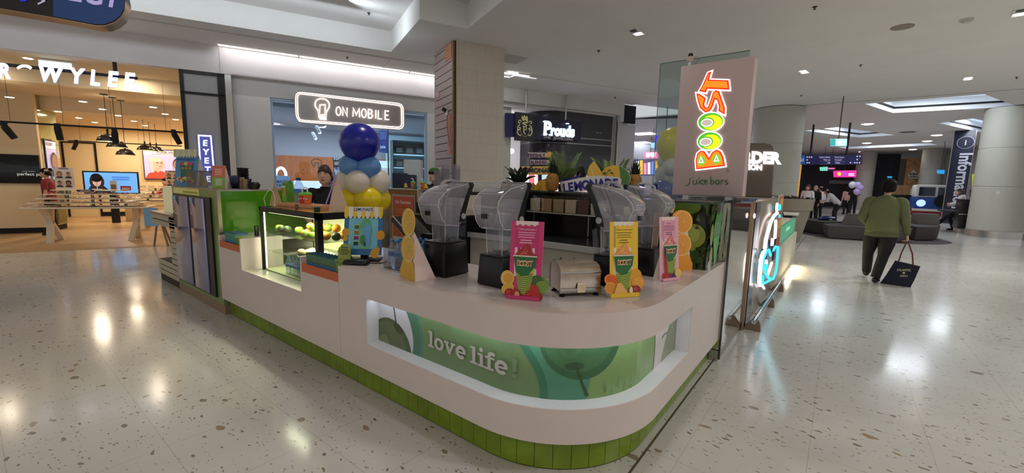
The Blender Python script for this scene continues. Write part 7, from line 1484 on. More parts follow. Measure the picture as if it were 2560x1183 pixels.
# wall posters, screen
def big_poster(f, g, w, h, z, lab, mirror=False):  # mirror: reversed print standing for a reflection
    t = thing('portrait_poster', lab, 'poster', fg(f, g, z), RZ+(pi/2 if mirror else 0)); A = Art(0.004); A.rect(0, 0, w, h, (60, 40, 60)); A.rect(0.03, 0.03, w-0.03, h-0.03, (190, 186, 226)); A.rect(0.03, h*.80, w-0.03, h-0.03, (236, 222, 226))
    if not mirror:
        A.text('YOUR VISION', w*.55, h*.87, 0.085, (90, 70, 80), 0.02); A.lines(w*.15, w*.8, h*.83, 1, .02, (190, 140, 150), 0.02)
        A.ell(w*.30, h*.52, w*.155, h*.22, (226, 190, 170), 26); A.poly([(0.03, 0.03), (w*.10, h*.20), (w*.22, h*.28), (w*.40, h*.28), (w*.50, h*.16), (w*.56, 0.03)], (190, 76, 56)); A.ell(w*.30, h*.40, w*.06, h*.16, (222, 170, 146), 20)
        A.ell(w*.32, h*.54, w*.115, h*.17, (226, 176, 154), 26); A.ell(w*.26, h*.66, w*.14, h*.08, (226, 200, 180), 22); A.poly([(w*.16, h*.22), (w*.15, h*.55), (w*.22, h*.66), (w*.22, h*.24)], (222, 194, 172))
        for u in (w*.30, w*.39): A.ell(u, h*.555, w*.022, h*.012, (80, 60, 60), 12); A.stroke([(u-w*.03, h*.575), (u+w*.03, h*.575)], 0.008, (130, 90, 70))
        A.rect(w*.33, h*.44, w*.40, h*.455, (190, 96, 90))
        A.poly([(w*.50, 0.03), (w*.56, h*.18), (w*.68, h*.26), (w*.86, h*.26), (w-.03, h*.20), (w-.03, 0.03)], (52, 42, 50)); A.rect(w*.69, h*.2, w*.82, h*.36, (130, 86, 64)); A.ell(w*.75, h*.53, w*.115, h*.20, (60, 44, 40), 26); A.ell(w*.75, h*.50, w*.105, h*.175, (158, 108, 82), 26)
        for u in (w*.71, w*.80): A.ell(u, h*.54, w*.018, h*.011, (50, 36, 34), 12)
        A.ell(w*.76, h*.42, w*.05, h*.022, (236, 226, 220), 16)
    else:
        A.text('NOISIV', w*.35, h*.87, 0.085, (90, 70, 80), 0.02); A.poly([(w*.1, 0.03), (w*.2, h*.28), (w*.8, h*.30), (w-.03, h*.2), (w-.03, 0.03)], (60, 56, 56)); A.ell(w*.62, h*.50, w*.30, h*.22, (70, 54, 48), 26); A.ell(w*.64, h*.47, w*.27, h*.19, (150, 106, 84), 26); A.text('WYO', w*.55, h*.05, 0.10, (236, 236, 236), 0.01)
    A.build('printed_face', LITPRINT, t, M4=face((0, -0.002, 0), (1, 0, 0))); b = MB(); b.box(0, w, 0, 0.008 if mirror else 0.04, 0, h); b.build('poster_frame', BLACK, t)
big_poster(-4.55, 20.44, 1.40, 1.12, 1.36, 'large backlit poster of a woman and a man on the rear shop wall')
big_poster(-5.415, 15.55, 0.62, 1.10, 1.30, 'painted reflection of a portrait poster on the mirrored side of the left wall block', True)  # reflection painted as a reversed, glowing print on the mirror panel
ts = thing('television', 'black wall screen with white script lettering on the left shop wall', 'screen', (0, 0, 0)); f_a, z_a = atg(97, 390, 15.27); f_b, z_b = atg(0, 390, 15.27); zb_ = atg(100, 459, 15.27)[1]
b = MB(); b.box(-7.6, f_a, 15.24, 15.295, zb_, z_a+0.02, bev=0.006); b.build('screen_body', M('tv_black', (18, 22, 22), 0.08), ts, rz=RZ)
A = Art(0.003); A.text('your vision', 0.0, 0.09, 0.035, (150, 160, 158), 0.0); A.text('perfect pair', 0.04, 0.0, 0.075, (200, 208, 204), 0.01); tp = atg(73, 436, 15.235); A.build('screen_lettering', LITPRINT, ts, M4=face(tuple(fg(tp[0], 15.235, tp[1]-0.03)), tuple(FX)))
dk = thing('shop_counter', 'cream desk with drawers at the back of the eyewear shop', 'counter', fg(-4.65, 18.3), RZ); b = MB(); b.box(0, 1.9, 0, 0.7, 0, 0.95, bev=0.006); b.build('desk_body', SHOPW, dk); b = MB(); b.box(0.02, 1.88, -0.012, -0.002, 0.5, 0.505); b.build('drawer_line', M('shadow_gap'), dk)
sc_ = thing('computer_screen', 'blue portrait display screen on the rear desk of the eyewear shop', 'screen', fg(-4.72, 17.6, 0.96), RZ); A = Art(0.003); A.rect(-0.62, 0, 0.62, 0.62, (96, 160, 230)); A.ell(-0.34, 0.34, 0.17, 0.24, (40, 34, 40), 24); A.poly([(-0.6, 0), (-0.5, 0.2), (-0.2, 0.22), (0.0, 0)], (40, 34, 44)); A.ell(-0.34, 0.34, 0.10, 0.15, (190, 150, 140), 22); A.lines(-0.05, 0.5, 0.47, 2, 0.07, (60, 110, 190), 0.03); A.build('screen_face', print_mat('screen_print', 0.2, es=0.8), sc_, M4=face((0, -0.002, 0), (1, 0, 0)))
b = MB(); b.box(-0.66, 0.66, 0, 0.04, -0.04, 0.66, bev=0.005); b.box(-0.1, 0.1, 0.05, 0.1, -0.95, 0.2); b.build('screen_body', BLACK, sc_)
# pendants
BR = M('pendant_black', (40, 36, 32), 0.25, coat=0.3)
def pendant(px, py, d, w, lab):
    p = atd(px, py, d); r = w/2*d/1054*0.55; t = thing('pendant_lamp', lab, 'lamp', (p.x, p.y, p.z)); h = r*0.85
    b = MB(); b.lathe([(r, 0), (r*.99, h*.12), (r*.86, h*.5), (r*.55, h*.85), (r*.12, h), (0.001, h)], n=28, caps=False); o = b.build('lamp_shade', BR, t)
    b = MB(); b.lathe([(r*.96, 0.004), (r*.80, h*.42), (r*.5, h*.75), (0.001, h*.9)], n=24, caps=False); b.build('shade_lining', M('lining_white', (250, 236, 200), 0.6, emit=(255, 226, 170), es=1.2), t)
    b = MB(); b.ball((0, 0, h*.25), r*.18, n=12, m=8); b.build('bulb', glow('pendant_bulb', (255, 236, 200), 10), t)
    b = MB(); b.cyl(0, 0, h, h+0.10, 0.02, 10); b.cyl(0, 0, h+0.10, max(0.2, 3.30-p.z), 0.006, 6); b.cyl(0, 0, 3.28-p.z, 3.30-p.z, 0.07, 14); b.build('cord', BLACK, t)
for k, (px, py, d, w, lab) in enumerate(((271, 354, 13.2, 58, 'largest black dome pendant lamp at the left of the front trio'), (293, 369, 13.6, 54, 'middle black dome pendant lamp of the front trio'), (314, 388, 14.0, 50, 'lowest black dome pendant lamp of the front trio'), (363, 376, 17.0, 44, 'left black dome pendant lamp of the rear trio'), (377, 378, 17.5, 42, 'middle black dome pendant lamp of the rear trio'), (392, 378, 18.0, 38, 'right black dome pendant lamp of the rear trio'))): pendant(px, py, d, w, lab)
# track and spots
def track(g, pL, pR, lab, r=0.018):
    fa, za = atg(*pL, g); fb, zb = atg(*pR, g); t = thing('light_track', lab, 'track', fg(fa, g, za), RZ); b = MB(); b.box(0, fb-fa, -r, r, -r, r); b.build('rail', BLACKM, t); b = MB()
    for q in (0.1, 0.35, 0.6, 0.9): b.cyl((fb-fa)*q, 0, 0, 3.6-za, 0.003, 5)
    b.build('wires', BLACKM, t)
track(12.6, (-30, 302), (457, 326), 'front black lighting track across the eyewear shop'); track(16.5, (170, 352), (455, 364), 'rear thin black lighting track of the eyewear shop', 0.014)
def trackspot(px, py, g, s, lab, tilt):
    f, z = atg(px, py, g); t = thing('track_spotlight', lab, 'lamp', fg(f, g, z), RZ); b = MB(); b.box(-0.04*s, 0.04*s, -0.03, 0.03, -0.03, 0.05*s, bev=0.004); b.build('adapter', BLACKM, t)
    b = MB(); b.lathe([(0.05*s, -0.24*s), (0.055*s, -0.05*s), (0.05*s, 0), (0.001, 0)], n=16, T=Matrix.Translation((0, 0, -0.03)) @ Matrix.Rotation(tilt, 4, 'Y')); b.build('lamp_head', BLACKM, t)
trackspot(10, 312, 12.6, 1.1, 'black track spotlight at the far left of the shop', -0.5); trackspot(143, 315, 12.6, 1.1, 'black track spotlight left of the pendants', -0.1); trackspot(286, 326, 12.6, 1.1, 'black track spotlight above the pendants', 0.0); trackspot(434, 330, 12.6, 1.1, 'black track spotlight beside the framed panel', -0.4); trackspot(191, 354, 16.5, 0.9, 'small track spotlight on the rear track', 0.4)
for k, (px, py) in enumerate(((70, 146), (24, 243), (207, 254), (145, 279), (256, 273), (126, 291), (197, 295), (296, 289), (237, 306), (383, 268), (413, 285), (439, 299), (335, 303), (363, 314))):
    for zc in (3.84, 3.50, 3.17):
        p = atz(px, py, zc); g = p.dot(GX)
        if (zc == 3.84 and g < 13.4) or (zc == 3.50 and 13.4 <= g < 15.6) or (zc == 3.17 and g >= 15.6): break
    t = thing('shop_downlight', 'small round downlight in the eyewear shop ceiling', 'light', p, 0, 'downlights of the eyewear shop'); b = MB(); b.cyl(0, 0, -0.008, -0.001, 0.07, 16); b.build('lamp', glow('warm_lens', (255, 240, 210), 9), t)
# easel board near the bench
ez = thing('easel_sign', 'small blue poster on a wooden easel at the eyewear shop entrance', 'easel', atz(403, 616), R(40)); b = MB(); b.tube([(-0.15, 0, 0), (0, 0, 0.75)], 0.02, 6); b.tube([(0.15, 0, 0), (0, 0, 0.75)], 0.02, 6); b.tube([(0, 0.3, 0), (0, 0.02, 0.7)], 0.02, 6); b.build('easel_legs', M('easel_wood', (150, 120, 90), 0.6), ez)
b = MB(); b.box(-0.28, 0.02, -0.04, -0.03, 0.45, 0.85); b.build('poster_board', M('easel_poster', (140, 180, 214), 0.5), ez)

# ================================================================== phone shop interior
G3 = 16.95
wl = thing('bulb_wall_logo', 'brown outline light bulb mark on the ply wall of the phone shop', 'logo'); A = Art(0.01); k = 220/1132.0; BL = (96, 58, 36)
A.stroke(neg([(748, 450), (725, 420), (712, 390), (720, 365), (750, 348), (790, 346), (825, 360), (845, 385), (840, 420), (815, 455), (805, 485), (825, 510)]), 9, BL); A.stroke(neg([(758, 450), (758, 398), (805, 398), (805, 470)]), 9, BL); A.text('BILE', 880, -605, 55, (226, 176, 120), 0.0, sx=1.1); A.text('O', 615, -520, 60, (222, 170, 116), 0.0); A.text('4', 795, -500, 24, (236, 200, 160), 0.02)
A.build('wall_marks', PRINT, wl, fn=pmap(640, 330, k, 'g', G3+0.04))
def gboard(nm, lab, cat, pts, g, mat, arts=None, th=0.06):
    t = thing(nm, lab, cat); board('board', pts, 0, 0, 1, 'g', g, th, mat, t)
    if arts: A = Art(0.01); arts(A); A.build('print', PRINT, t, fn=pmap(0, 0, 1, 'g', g-0.005))
    return t
def _rep(A): A.text('REPAIR', 850, -400, 7, (240, 240, 240), 0.03); A.text('SERVICES', 856, -412, 7, (240, 240, 240), 0.03); A.poly(neg([(835, 420), (848, 418), (850, 440), (836, 441)]), (220, 220, 224)); A.ell(842, -422, 4, 3, (80, 110, 180), 12); A.rrect(844, -448, 852, -432, 2, (150, 60, 60))
gboard('repair_banner', 'black banner with REPAIR SERVICES lettering inside the phone shop', 'banner', [(832, 393), (870, 395), (870, 455), (836, 454)], 14.6, BLACK, _rep)
def _blue(A): A.text('20%', 957, -371, 6, (230, 236, 250), 0.02); A.rect(949, -350, 966, -330, (60, 80, 140))
gboard('sale_banner', 'dark blue hanging banner reading 20% inside the phone shop', 'banner', [(948, 326), (969, 326), (969, 383), (948, 381)], 15.2, M('banner_blue', (34, 46, 100), 0.4, emit=(50, 80, 170), es=0.3), _blue)
def _wel(A): A.text('WE BUY PHONE', 706, -457, 5.5, (60, 80, 120), 0.03); A.text('FIX & CABLE', 706, -466, 5.5, (60, 80, 120), 0.03)
gboard('phone_deals_board', 'pale blue board with dark lettering by the left edge of the phone shop window', 'board', [(686, 439), (725, 440), (725, 470), (686, 469)], 13.0, M('pale_blue_board', (160, 190, 220), 0.4, emit=(150, 190, 235), es=0.35), _wel)
arch = thing('arch_lamp', 'glowing white arch shaped lamp in the phone shop', 'lamp'); A = Art(0.01); A.stroke([(702+13*cos(a), -440+20*sin(a)) for a in [pi*j/12 for j in range(13)]], 7, WH); A.build('lit_arch', glow('arch_white', (250, 252, 255), 5), arch, fn=pmap(0, 0, 1, 'g', 14.0))
# illuminated display counters and shelves
def shelf_unit(px0, px1, pt, g, lab, rows):
    f0, z1 = atg(px0, pt, g); f1, _ = atg(px1, pt, g); t = thing('display_shelf', lab, 'shelf', fg(f0, g), RZ); L = f1-f0
    b = MB(); b.box(0, L, 0.36, 0.38, 0.1, z1); b.box(0, 0.02, 0, 0.38, 0.1, z1); b.box(L-0.02, L, 0, 0.38, 0.1, z1); b.box(0, L, 0, 0.38, z1-0.04, z1); b.build('cabinet_frame', M('shelf_frame_teal', (90, 110, 112), 0.4), t)
    for k in range(rows):
        z = z1-0.42*(k+1); b = MB(); b.box(0.02, L-0.02, 0.02, 0.36, z-0.02, z); b.build('glass_shelf', M('lit_shelf_edge', (190, 220, 225), 0.2, emit=(190, 230, 240), es=1.1), t)
        for j in range(3):
            w = L/3.6; x = 0.08+j*L/3.1; c = ((70, 60, 54), (120, 96, 84), (96, 84, 90), (60, 70, 76))[(j+k) % 4]; t2 = thing('boxed_gadget', 'framed gadget box on shelf %s of the phone shop cabinet' % ['one, the top', 'two', 'three', 'four'][k], 'box', fg(f0+x, g+0.08, z+0.0005), RZ, 'boxed gadgets on shelf %d' % (k+1))
            b = MB(); b.box(0, w, 0.02, 0.12, 0, 0.26, bev=0.006); b.build('box_body', M('gadget_%d' % ((j+k) % 4), c, 0.4), t2); b = MB(); b.box(w*.15, w*.85, 0.012, 0.02, 0.06, 0.20); b.build('box_window', M('gadget_face', (170, 184, 176), 0.3), t2)
    return t
shelf_unit(982, 1062, 350, 13.6, 'tall lit glass shelf cabinet with boxed gadgets at the right of the phone shop', 4)
def litcase(px0, px1, pt, g, lab, c=(232, 240, 250), es=1.3, nm='lit_showcase'):
    f0, z1 = atg(px0, pt, g); f1, _ = atg(px1, pt, g); t = thing(nm, lab, 'showcase', fg(f0, g), RZ); L = f1-f0
    b = MB(); b.box(0, L, 0, 0.5, 0, z1-0.25, bev=0.005); b.build('base', WHITE, t); b = MB(); b.box(0.01, L-0.01, 0.01, 0.49, z1-0.25, z1); b.build('lit_glass_box', M('lit_box_%d' % int(px0), c, 0.2, emit=c, es=es), t); return t
litcase(730, 830, 452, 13.9, 'low white lit showcase behind the worker in the phone shop'); litcase(905, 975, 400, 15.6, 'lit white showcase left of the gadget shelves', (210, 235, 240), 0.9)
def _ph(A):
    for j in range(4):
        for i in range(4): A.rect(819+i*5, -466+j*6.5, 822.5+i*5, -462+j*6.5, ((220, 90, 150), (240, 180, 210), (200, 60, 120))[(i+j) % 3])
gboard('accessory_rack', 'rack of pink and white phone accessories beside the repair banner', 'rack', [(817, 430), (838, 430), (838, 470), (817, 469)], 13.6, M('rack_white', (210, 206, 216), 0.4), _ph)
pt_ = thing('phone_shop_spotlights', 'white track spotlights pointing down in the phone shop', 'lamp'); b = MB(); b.tube([tuple(fg(*[atg(790, 350, 14.5)[0], 14.5], 3.2)), tuple(fg(atg(812, 310, 13.0)[0], 13.0, 3.2))], 0.015, 6); b.build('rail', WHITE, pt_)
for px, py, g in ((789, 346, 14.5), (799, 331, 13.8), (811, 315, 13.0)):
    f, z = atg(px, py, g); b = MB(); b.lathe([(0.05, 0), (0.05, 0.16), (0.03, 0.2)], n=14, T=Matrix.Translation(fg(f, g, z)) @ Matrix.Rotation(0.5, 4, 'X')); b.build('lamp_head', WHITE, pt_); b = MB(); b.ball(fg(f, g, z), 0.045, n=12, m=8); b.build('lamp', glow('spot_white', (240, 248, 255), 8), pt_)
for px, py in ((693, 334), (806, 340)):
    b = MB(); b.cyl(0, 0, -0.01, 0.001, 0.09, 16); ob = b.build('shop_downlight', glow('shop_dl_cool', (250, 252, 255), 8), loc=fg(atg(px, py, 16.3)[0], 16.3, 3.3)); tag(ob, 'round downlight in the phone shop ceiling, %s' % ('left one' if px < 700 else 'by the spotlights'), 'light')
# blue phone stand back wall right
b = MB(); b.box(3.4, 5.8, 16.3, 16.34, 1.2, 3.2); ob = b.build('poster_wall', M('teal_wall', (176, 206, 214), 0.5, emit=(150, 190, 200), es=0.15), rz=RZ); tag(ob, 'pale teal partition behind the gadget shelves', 'partition')

# ================================================================== jewellery windows
def _jw(A):
    for k, (u, v, w, h, c) in enumerate(((1268, -474, 50, 30, (250, 246, 250)), (1322, -472, 14, 46, (230, 120, 130)), (1340, -472, 10, 44, (236, 206, 200)), (1352, -472, 14, 40, (190, 210, 230)), (1372, -472, 10, 40, (250, 240, 240)), (1385, -474, 40, 34, (250, 250, 252)), (1424, -470, 24, 42, (160, 60, 80)), (1450, -470, 20, 38, (206, 150, 160)), (1472, -470, 26, 42, (240, 240, 244)), (1500, -474, 40, 30, (220, 214, 220)))): A.rect(u, v, u+w, v+h, c)
t = thing('jewellery_windows', 'bright lit jewellery showcases and posters under the dark fascia', 'showcase'); A = Art(0.02); A.rect(1262, -476, 1540, -432, (246, 244, 248)); _jw(A); A.build('lit_posters', print_mat('window_print', 0.3, es=1.0), t, fn=pmap(0, 0, 1, 'g', 12.9))
board('case_back', [(1262, 432), (1540, 432), (1540, 476), (1262, 476)], 0, 0, 1, 'g', 12.93, 0.5, WHITE, t)
gboard('red_shop_strip', 'small red strip sign inside the jewellery shop by the column', 'sign', [(1258, 427), (1287, 428), (1287, 434), (1258, 433)], 16.5, M('red_strip', (206, 50, 50), 0.4, emit=(220, 50, 50), es=0.5))
p = atg(1279, 378, 14.5); b = MB(); b.ball(fg(p[0], 14.5, p[1]), 0.10, n=14, m=10); ob = b.build('ceiling_lamp', glow('jew_lamp', (255, 252, 245), 8)); tag(ob, 'round bright lamp inside the jewellery shop', 'lamp')
b = MB(); b.box(6.0, 7.1, 13.0, 16.8, 3.2, 3.6); ob = b.build('ceiling_bulkhead', M('jeweller_ceiling'), rz=RZ); tag(ob, 'pale bulkhead under the jewellery shop ceiling', 'bulkhead')
# ================================================================== people
def skin_mesh(verts, edges, mi=0, sub=2):
    """grow a smooth body over a skeleton: verts = (x, y, z, rx[, ry]); returns vertices and faces"""
    me = bpy.data.meshes.new('sk'); bm = bmesh.new(); lay = bm.verts.layers.skin.verify(); vs = []
    for k, v in enumerate(verts):
        q = bm.verts.new(v[:3]); q[lay].radius = (v[3], v[4] if len(v) > 4 else v[3]); q[lay].use_root = (k == 0); vs.append(q)
    for a, c in edges: bm.edges.new((vs[a], vs[c]))
    bm.to_mesh(me); bm.free(); o = bpy.data.objects.new('sk', me); COL.objects.link(o)
    m = o.modifiers.new('s', 'SKIN'); m.use_smooth_shade = True; m.branch_smoothing = 0.6; m2 = o.modifiers.new('u', 'SUBSURF'); m2.levels = sub; m2.render_levels = sub
    bpy.context.view_layer.update(); r = bpy.data.meshes.new_from_object(o.evaluated_get(bpy.context.evaluated_depsgraph_get()))
    out = ([tuple(v.co) for v in r.vertices], [tuple(p.vertices) for p in r.polygons]); bpy.data.objects.remove(o); bpy.data.meshes.remove(me); bpy.data.meshes.remove(r); return out
def frame_of(d, up=Vector((0, 0, 1))):
    d = d.normalized(); x = d.cross(up); x = x.normalized() if x.length > 1e-4 else Vector((1, 0, 0)); return x, x.cross(d).normalized()
def add_hand(b, wrist, d, palm, thumb, s=1.0, curl=0.5, mi=0, grip=False):
    """palm plus five separate fingers; d = direction of the fingers, palm = palm normal, thumb = side of the thumb"""
    w = Vector(wrist); d = Vector(d).normalized(); palm = Vector(palm); palm = (palm-d*palm.dot(d)).normalized(); th = d.cross(palm).normalized(); th = th if th.dot(Vector(thumb)) > 0 else -th
    V = [tuple(w-d*0.03*s)+(0.026*s, 0.020*s), tuple(w+d*0.02*s)+(0.030*s, 0.018*s), tuple(w+d*0.055*s)+(0.034*s, 0.016*s), tuple(w+d*0.085*s)+(0.034*s, 0.014*s)]
    m = Matrix((th, palm, d)).transposed().to_4x4(); m.translation = w+d*0.045*s
    b.ball((0, 0, 0), 0.040*s, 0.018*s, 0.055*s, 14, 10, mi, m)
    for k, (o, L) in enumerate(((0.030, 0.070), (0.010, 0.078), (-0.010, 0.073), (-0.029, 0.058))):
        p = w+d*0.088*s+th*o*s; c = curl*(1+0.12*k); pts = [p-d*0.02*s, p]; dd = d.copy()
        for q in (0.42, 0.33, 0.25):
            ax = dd*math.cos(c)+palm*math.sin(c); dd = ax.normalized(); p = p+dd*L*q*s; pts.append(p)
        b.tube(pts, [0.0095*s, 0.0095*s, 0.0088*s, 0.0080*s, 0.0062*s], 8, mi)
    p = w+d*0.025*s+th*0.030*s; b.tube([p-th*0.012*s, p+th*0.014*s+d*0.015*s, p+th*0.028*s+d*0.040*s+palm*0.010*s, p+th*0.026*s+d*0.064*s+palm*0.022*s], [0.013*s, 0.012*s, 0.0105*s, 0.008*s], 8, mi)
def add_head(b, c, yaw=0.0, pitch=0.0, s=1.0, mi=0, lips=1, eye=2, brow=3):
    """head with brow, nose, mouth, chin, ears, eyes; +y is the face"""
    T = Matrix.Translation(c) @ rotz(yaw) @ Matrix.Rotation(pitch, 4, 'X') @ Matrix.Scale(s, 4); rings = []; n = 28
    prof = [(-0.118, 0.010, 0.030), (-0.112, 0.038, 0.032), (-0.095, 0.056, 0.022), (-0.07, 0.066, 0.012), (-0.04, 0.071, 0.006), (-0.01, 0.074, 0.002), (0.02, 0.076, -0.002), (0.05, 0.076, -0.006), (0.08, 0.069, -0.010), (0.103, 0.050, -0.012), (0.116, 0.026, -0.012), (0.120, 0.002, -0.012)]
    for z, r, dy in prof:
        row = []
        for k in range(n):
            a = 2*pi*k/n; x = r*cos(a); y = r*sin(a)*(1.22 if z > -0.06 else 1.12)+dy
            f = math.exp(-((a-pi/2)/0.26)**2) if a < pi else 0
            if -0.05 < z < 0.03: y += f*0.020*(1-abs(z+0.018)/0.05) if abs(z+0.018) < 0.05 else 0      # nose
            if 0.005 < z < 0.03: y -= 0.006*(math.exp(-((a-pi/2-.42)/0.2)**2)+math.exp(-((a-pi/2+.42)/0.2)**2))   # eye sockets
            if z < -0.09: y += f*0.010
            row.append((x, y, z))
        rings.append(row)
    b.rings(rings, mi, T)
    N = lambda x, y, z: Matrix.Translation((x, y, z))
    b.ball((0, 0.104, -0.028), 0.015, 0.014, 0.012, 10, 8, mi, T); b.tube([(0, 0.086, 0.022), (0, 0.098, -0.005), (0, 0.108, -0.026)], [0.008, 0.009, 0.011], 8, mi, T)
    b.ball((0, 0.084, -0.060), 0.024, 0.008, 0.0065, 12, 6, lips, T); b.ball((0, 0.083, -0.069), 0.020, 0.008, 0.006, 12, 6, lips, T)
    for sx in (-1, 1):
        b.ball((sx*0.031, 0.078, 0.014), 0.014, 0.008, 0.0075, 12, 8, 4, T); b.ball((sx*0.031, 0.0845, 0.014), 0.0062, 0.003, 0.0062, 8, 6, eye, T)
        b.tube([(sx*0.014, 0.086, 0.030), (sx*0.032, 0.087, 0.035), (sx*0.050, 0.074, 0.028)], 0.0035, 6, brow, T)
        b.ball((sx*0.078, -0.005, 0.0), 0.010, 0.018, 0.030, 10, 8, mi, T)
LIP = M('lips', (178, 96, 90), 0.5); EYM = M('eye_dark', (40, 28, 24), 0.2); EYEW = M('eye_white', (226, 220, 214), 0.3)
def limb(b, P, Rr, n=14):
    """smooth tapering tube through joints"""
    P = [Vector(p) for p in P]; pts = []; rs = []; m = len(P)
    for k in range(m-1):
        p0, p1, p2, p3 = P[max(0, k-1)], P[k], P[k+1], P[min(m-1, k+2)]
        for j in range(5):
            t = j/5; pts.append(.5*((2*p1)+(p2-p0)*t+(2*p0-5*p1+4*p2-p3)*t*t+(3*p1-p0-3*p2+p3)*t**3)); rs.append(Rr[k]*(1-t)+Rr[k+1]*t)
    pts.append(P[-1]); rs.append(Rr[-1]); b.tube(pts, rs, n)
def rad(J, names, rs): return [tuple(J[n])+(r if isinstance(r, tuple) else (r,)) for n, r in zip(names, rs)]
def person(lab, loc, rz, J, skin, hairm, top, bottom, shoe, hair='short', sleeves='long', s=1.0, build=1.0, head=(0, 0), hands=None, detail=True, topname='shirt', cat='person'):
    """J: joints in the figure's own frame (x right, y the way the chest faces, z up)"""
    t = thing('person', lab, cat, loc, rz); t.scale = (s, s, s)
    J = {k: Vector(v) for k, v in J.items()}; B_ = build
    b = MB(); names = ['pel', 'chest', 'neck', 'skull', 'shL', 'elL', 'wrL', 'shR', 'elR', 'wrR', 'hiL', 'knL', 'anL', 'hiR', 'knR', 'anR']
    R_ = [(.10*B_, .075*B_), (.10*B_, .07*B_), .048, .05, .045, .038, .027, .045, .038, .027, .07*B_, .05, .036, .07*B_, .05, .036]
    E_ = [(0, 1), (1, 2), (2, 3), (1, 4), (4, 5), (5, 6), (1, 7), (7, 8), (8, 9), (0, 10), (10, 11), (11, 12), (0, 13), (13, 14), (14, 15)]
    v, f = skin_mesh(rad(J, names, R_), E_, sub=1 if not detail else 2); b.poly(v, f, 0, None, True)
    hc = J['skull']+Vector((0, 0.015, 0.07)); add_head(b, hc, head[0], head[1])
    for sd in ('L', 'R'):
        d = (J['wr'+sd]-J['el'+sd]).normalized(); h = (hands or {}).get(sd, {}); add_hand(b, J['wr'+sd], h.get('d', d), h.get('palm', (1 if sd == 'L' else -1, 0, 0)), h.get('thumb', (0, 1, 0)), 1.0, h.get('curl', 0.45))
    b.build('body', [skin, LIP, EYM, hairm, EYEW], t, sharp=False)
    # upper garment: torso rings set square to the spine, sleeves along the arm
    sx = (J['shR']-J['shL']); hw = sx.length/2; sx.normalize(); J['hem'] = J['pel']+Vector((0, 0, -0.07)); top_ = (J['shL']+J['shR'])/2
    st = [(J['hem'], .163*B_, .122*B_), (J['pel'], .166*B_, .126*B_), (J['pel'].lerp(J['chest'], .5), .160*B_, .120*B_), (J['chest'], .170*B_, .124*B_), (J['chest'].lerp(top_, .6), max(hw, .165*B_), .112*B_), (top_+Vector((0, 0, .012)), hw*.97, .086*B_), (top_.lerp(J['neck'], .45)+Vector((0, 0, .02)), hw*.62, .072), (J['neck']+Vector((0, 0, -.012)), .066, .066), (J['neck']+Vector((0, 0, .008)), .060, .060)]
    b = MB(); rr = []
    for k, (c, rx, ry) in enumerate(st):
        a_ = st[max(0, k-1)][0]; e_ = st[min(len(st)-1, k+1)][0]; u = (e_-a_).normalized(); fy = u.cross(sx).normalized()
        rr.append([tuple(c+sx*(rx*math.copysign(abs(cos(t_))**.8, cos(t_)))+fy*(ry*math.copysign(abs(sin(t_))**.9, sin(t_)))) for t_ in [2*pi*j/24 for j in range(24)]])
    b.rings(rr)
    for sd in 'LR':
        P_ = [top_.lerp(J['sh'+sd], .55)-Vector((0, 0, .02)), J['sh'+sd]-Vector((0, 0, .01)), J['sh'+sd].lerp(J['el'+sd], .5), J['el'+sd], J['el'+sd].lerp(J['wr'+sd], .5), J['wr'+sd]-(J['wr'+sd]-J['el'+sd])*.06]; R2 = [.070, .078*(.6+.4*B_), .068*(.6+.4*B_), .060*(.6+.4*B_), .052, .042]
        if sleeves == 'short': P_, R2 = P_[:3]+[J['sh'+sd].lerp(J['el'+sd], .72)], [.065, .070, .062, .062]
        limb(b, P_, R2)
    b.build(topname, top, t, sharp=False)
    # trousers: seat plus two tapering legs
    b = MB(); q = J['pel']; rr = []
    for dz, rx, ry in ((.06, .145, .105), (0, .158, .116), (-.06, .163, .122), (-.11, .150, .112), (-.15, .10, .08)): rr.append([(q.x+rx*B_*cos(2*pi*j/24), q.y+ry*B_*sin(2*pi*j/24), q.z+dz) for j in range(24)])
    b.rings(rr)
    for sd in 'LR':
        an = J['an'+sd]+Vector((0, 0, .0)); limb(b, [J['hi'+sd]+Vector((0, 0, .02)), J['hi'+sd].lerp(J['kn'+sd], .5), J['kn'+sd], J['kn'+sd].lerp(an, .5), an], [.088*B_, .084*B_, .066*(.5+.5*B_), .062*(.5+.5*B_), .056*(.5+.5*B_)])
    b.build('trousers', bottom, t, sharp=False)
    for q, (a, fo) in (('L', ('anL', 'toL')), ('R', ('anR', 'toR'))):
        A0, A1 = J[a], J[fo]; d = (A1-A0); b = MB(); b.tube([A0-d*0.28+Vector((0, 0, -0.045)), A0+Vector((0, 0, -0.045)), A0.lerp(A1, .5)+Vector((0, 0, -0.015)), A1], [0.036, 0.045, 0.045, 0.034], 12); b.ball(A0-d*0.28+Vector((0, 0, -0.05)), 0.038, 0.038, 0.034, 12, 8); b.ball(A1, 0.038, 0.036, 0.030, 12, 8); b.build('shoe', shoe, t, sharp=False)
    # hair
    b = MB(); T = Matrix.Translation(hc) @ rotz(head[0]) @ Matrix.Rotation(head[1], 4, 'X'); n = 24; rr = []
    for j in range(9):
        a = pi/2*j/8; row = []
        for k in range(n):
            p = 2*pi*k/n; back = (1-sin(p))/2; low = -0.085*back-0.0 if hair != 'crop' else -0.05*back
            z0 = 0.045+low if sin(p) > 0.25 else low*0.9; x = 0.088*cos(a)*cos(p); y = (0.104*cos(a))*sin(p)-0.012; z = z0+(0.136-z0)*sin(a); row.append((x, y, z))
        rr.append(row)
    b.rings(rr, 0, T, cap0=True)
    if hair == 'ponytail': b.tube([T @ Vector(q) for q in ((0, -0.10, 0.06), (0.02, -0.16, 0.02), (0.035, -0.17, -0.08), (0.04, -0.14, -0.20), (0.03, -0.11, -0.28))], [0.03, 0.038, 0.036, 0.028, 0.008], 10)
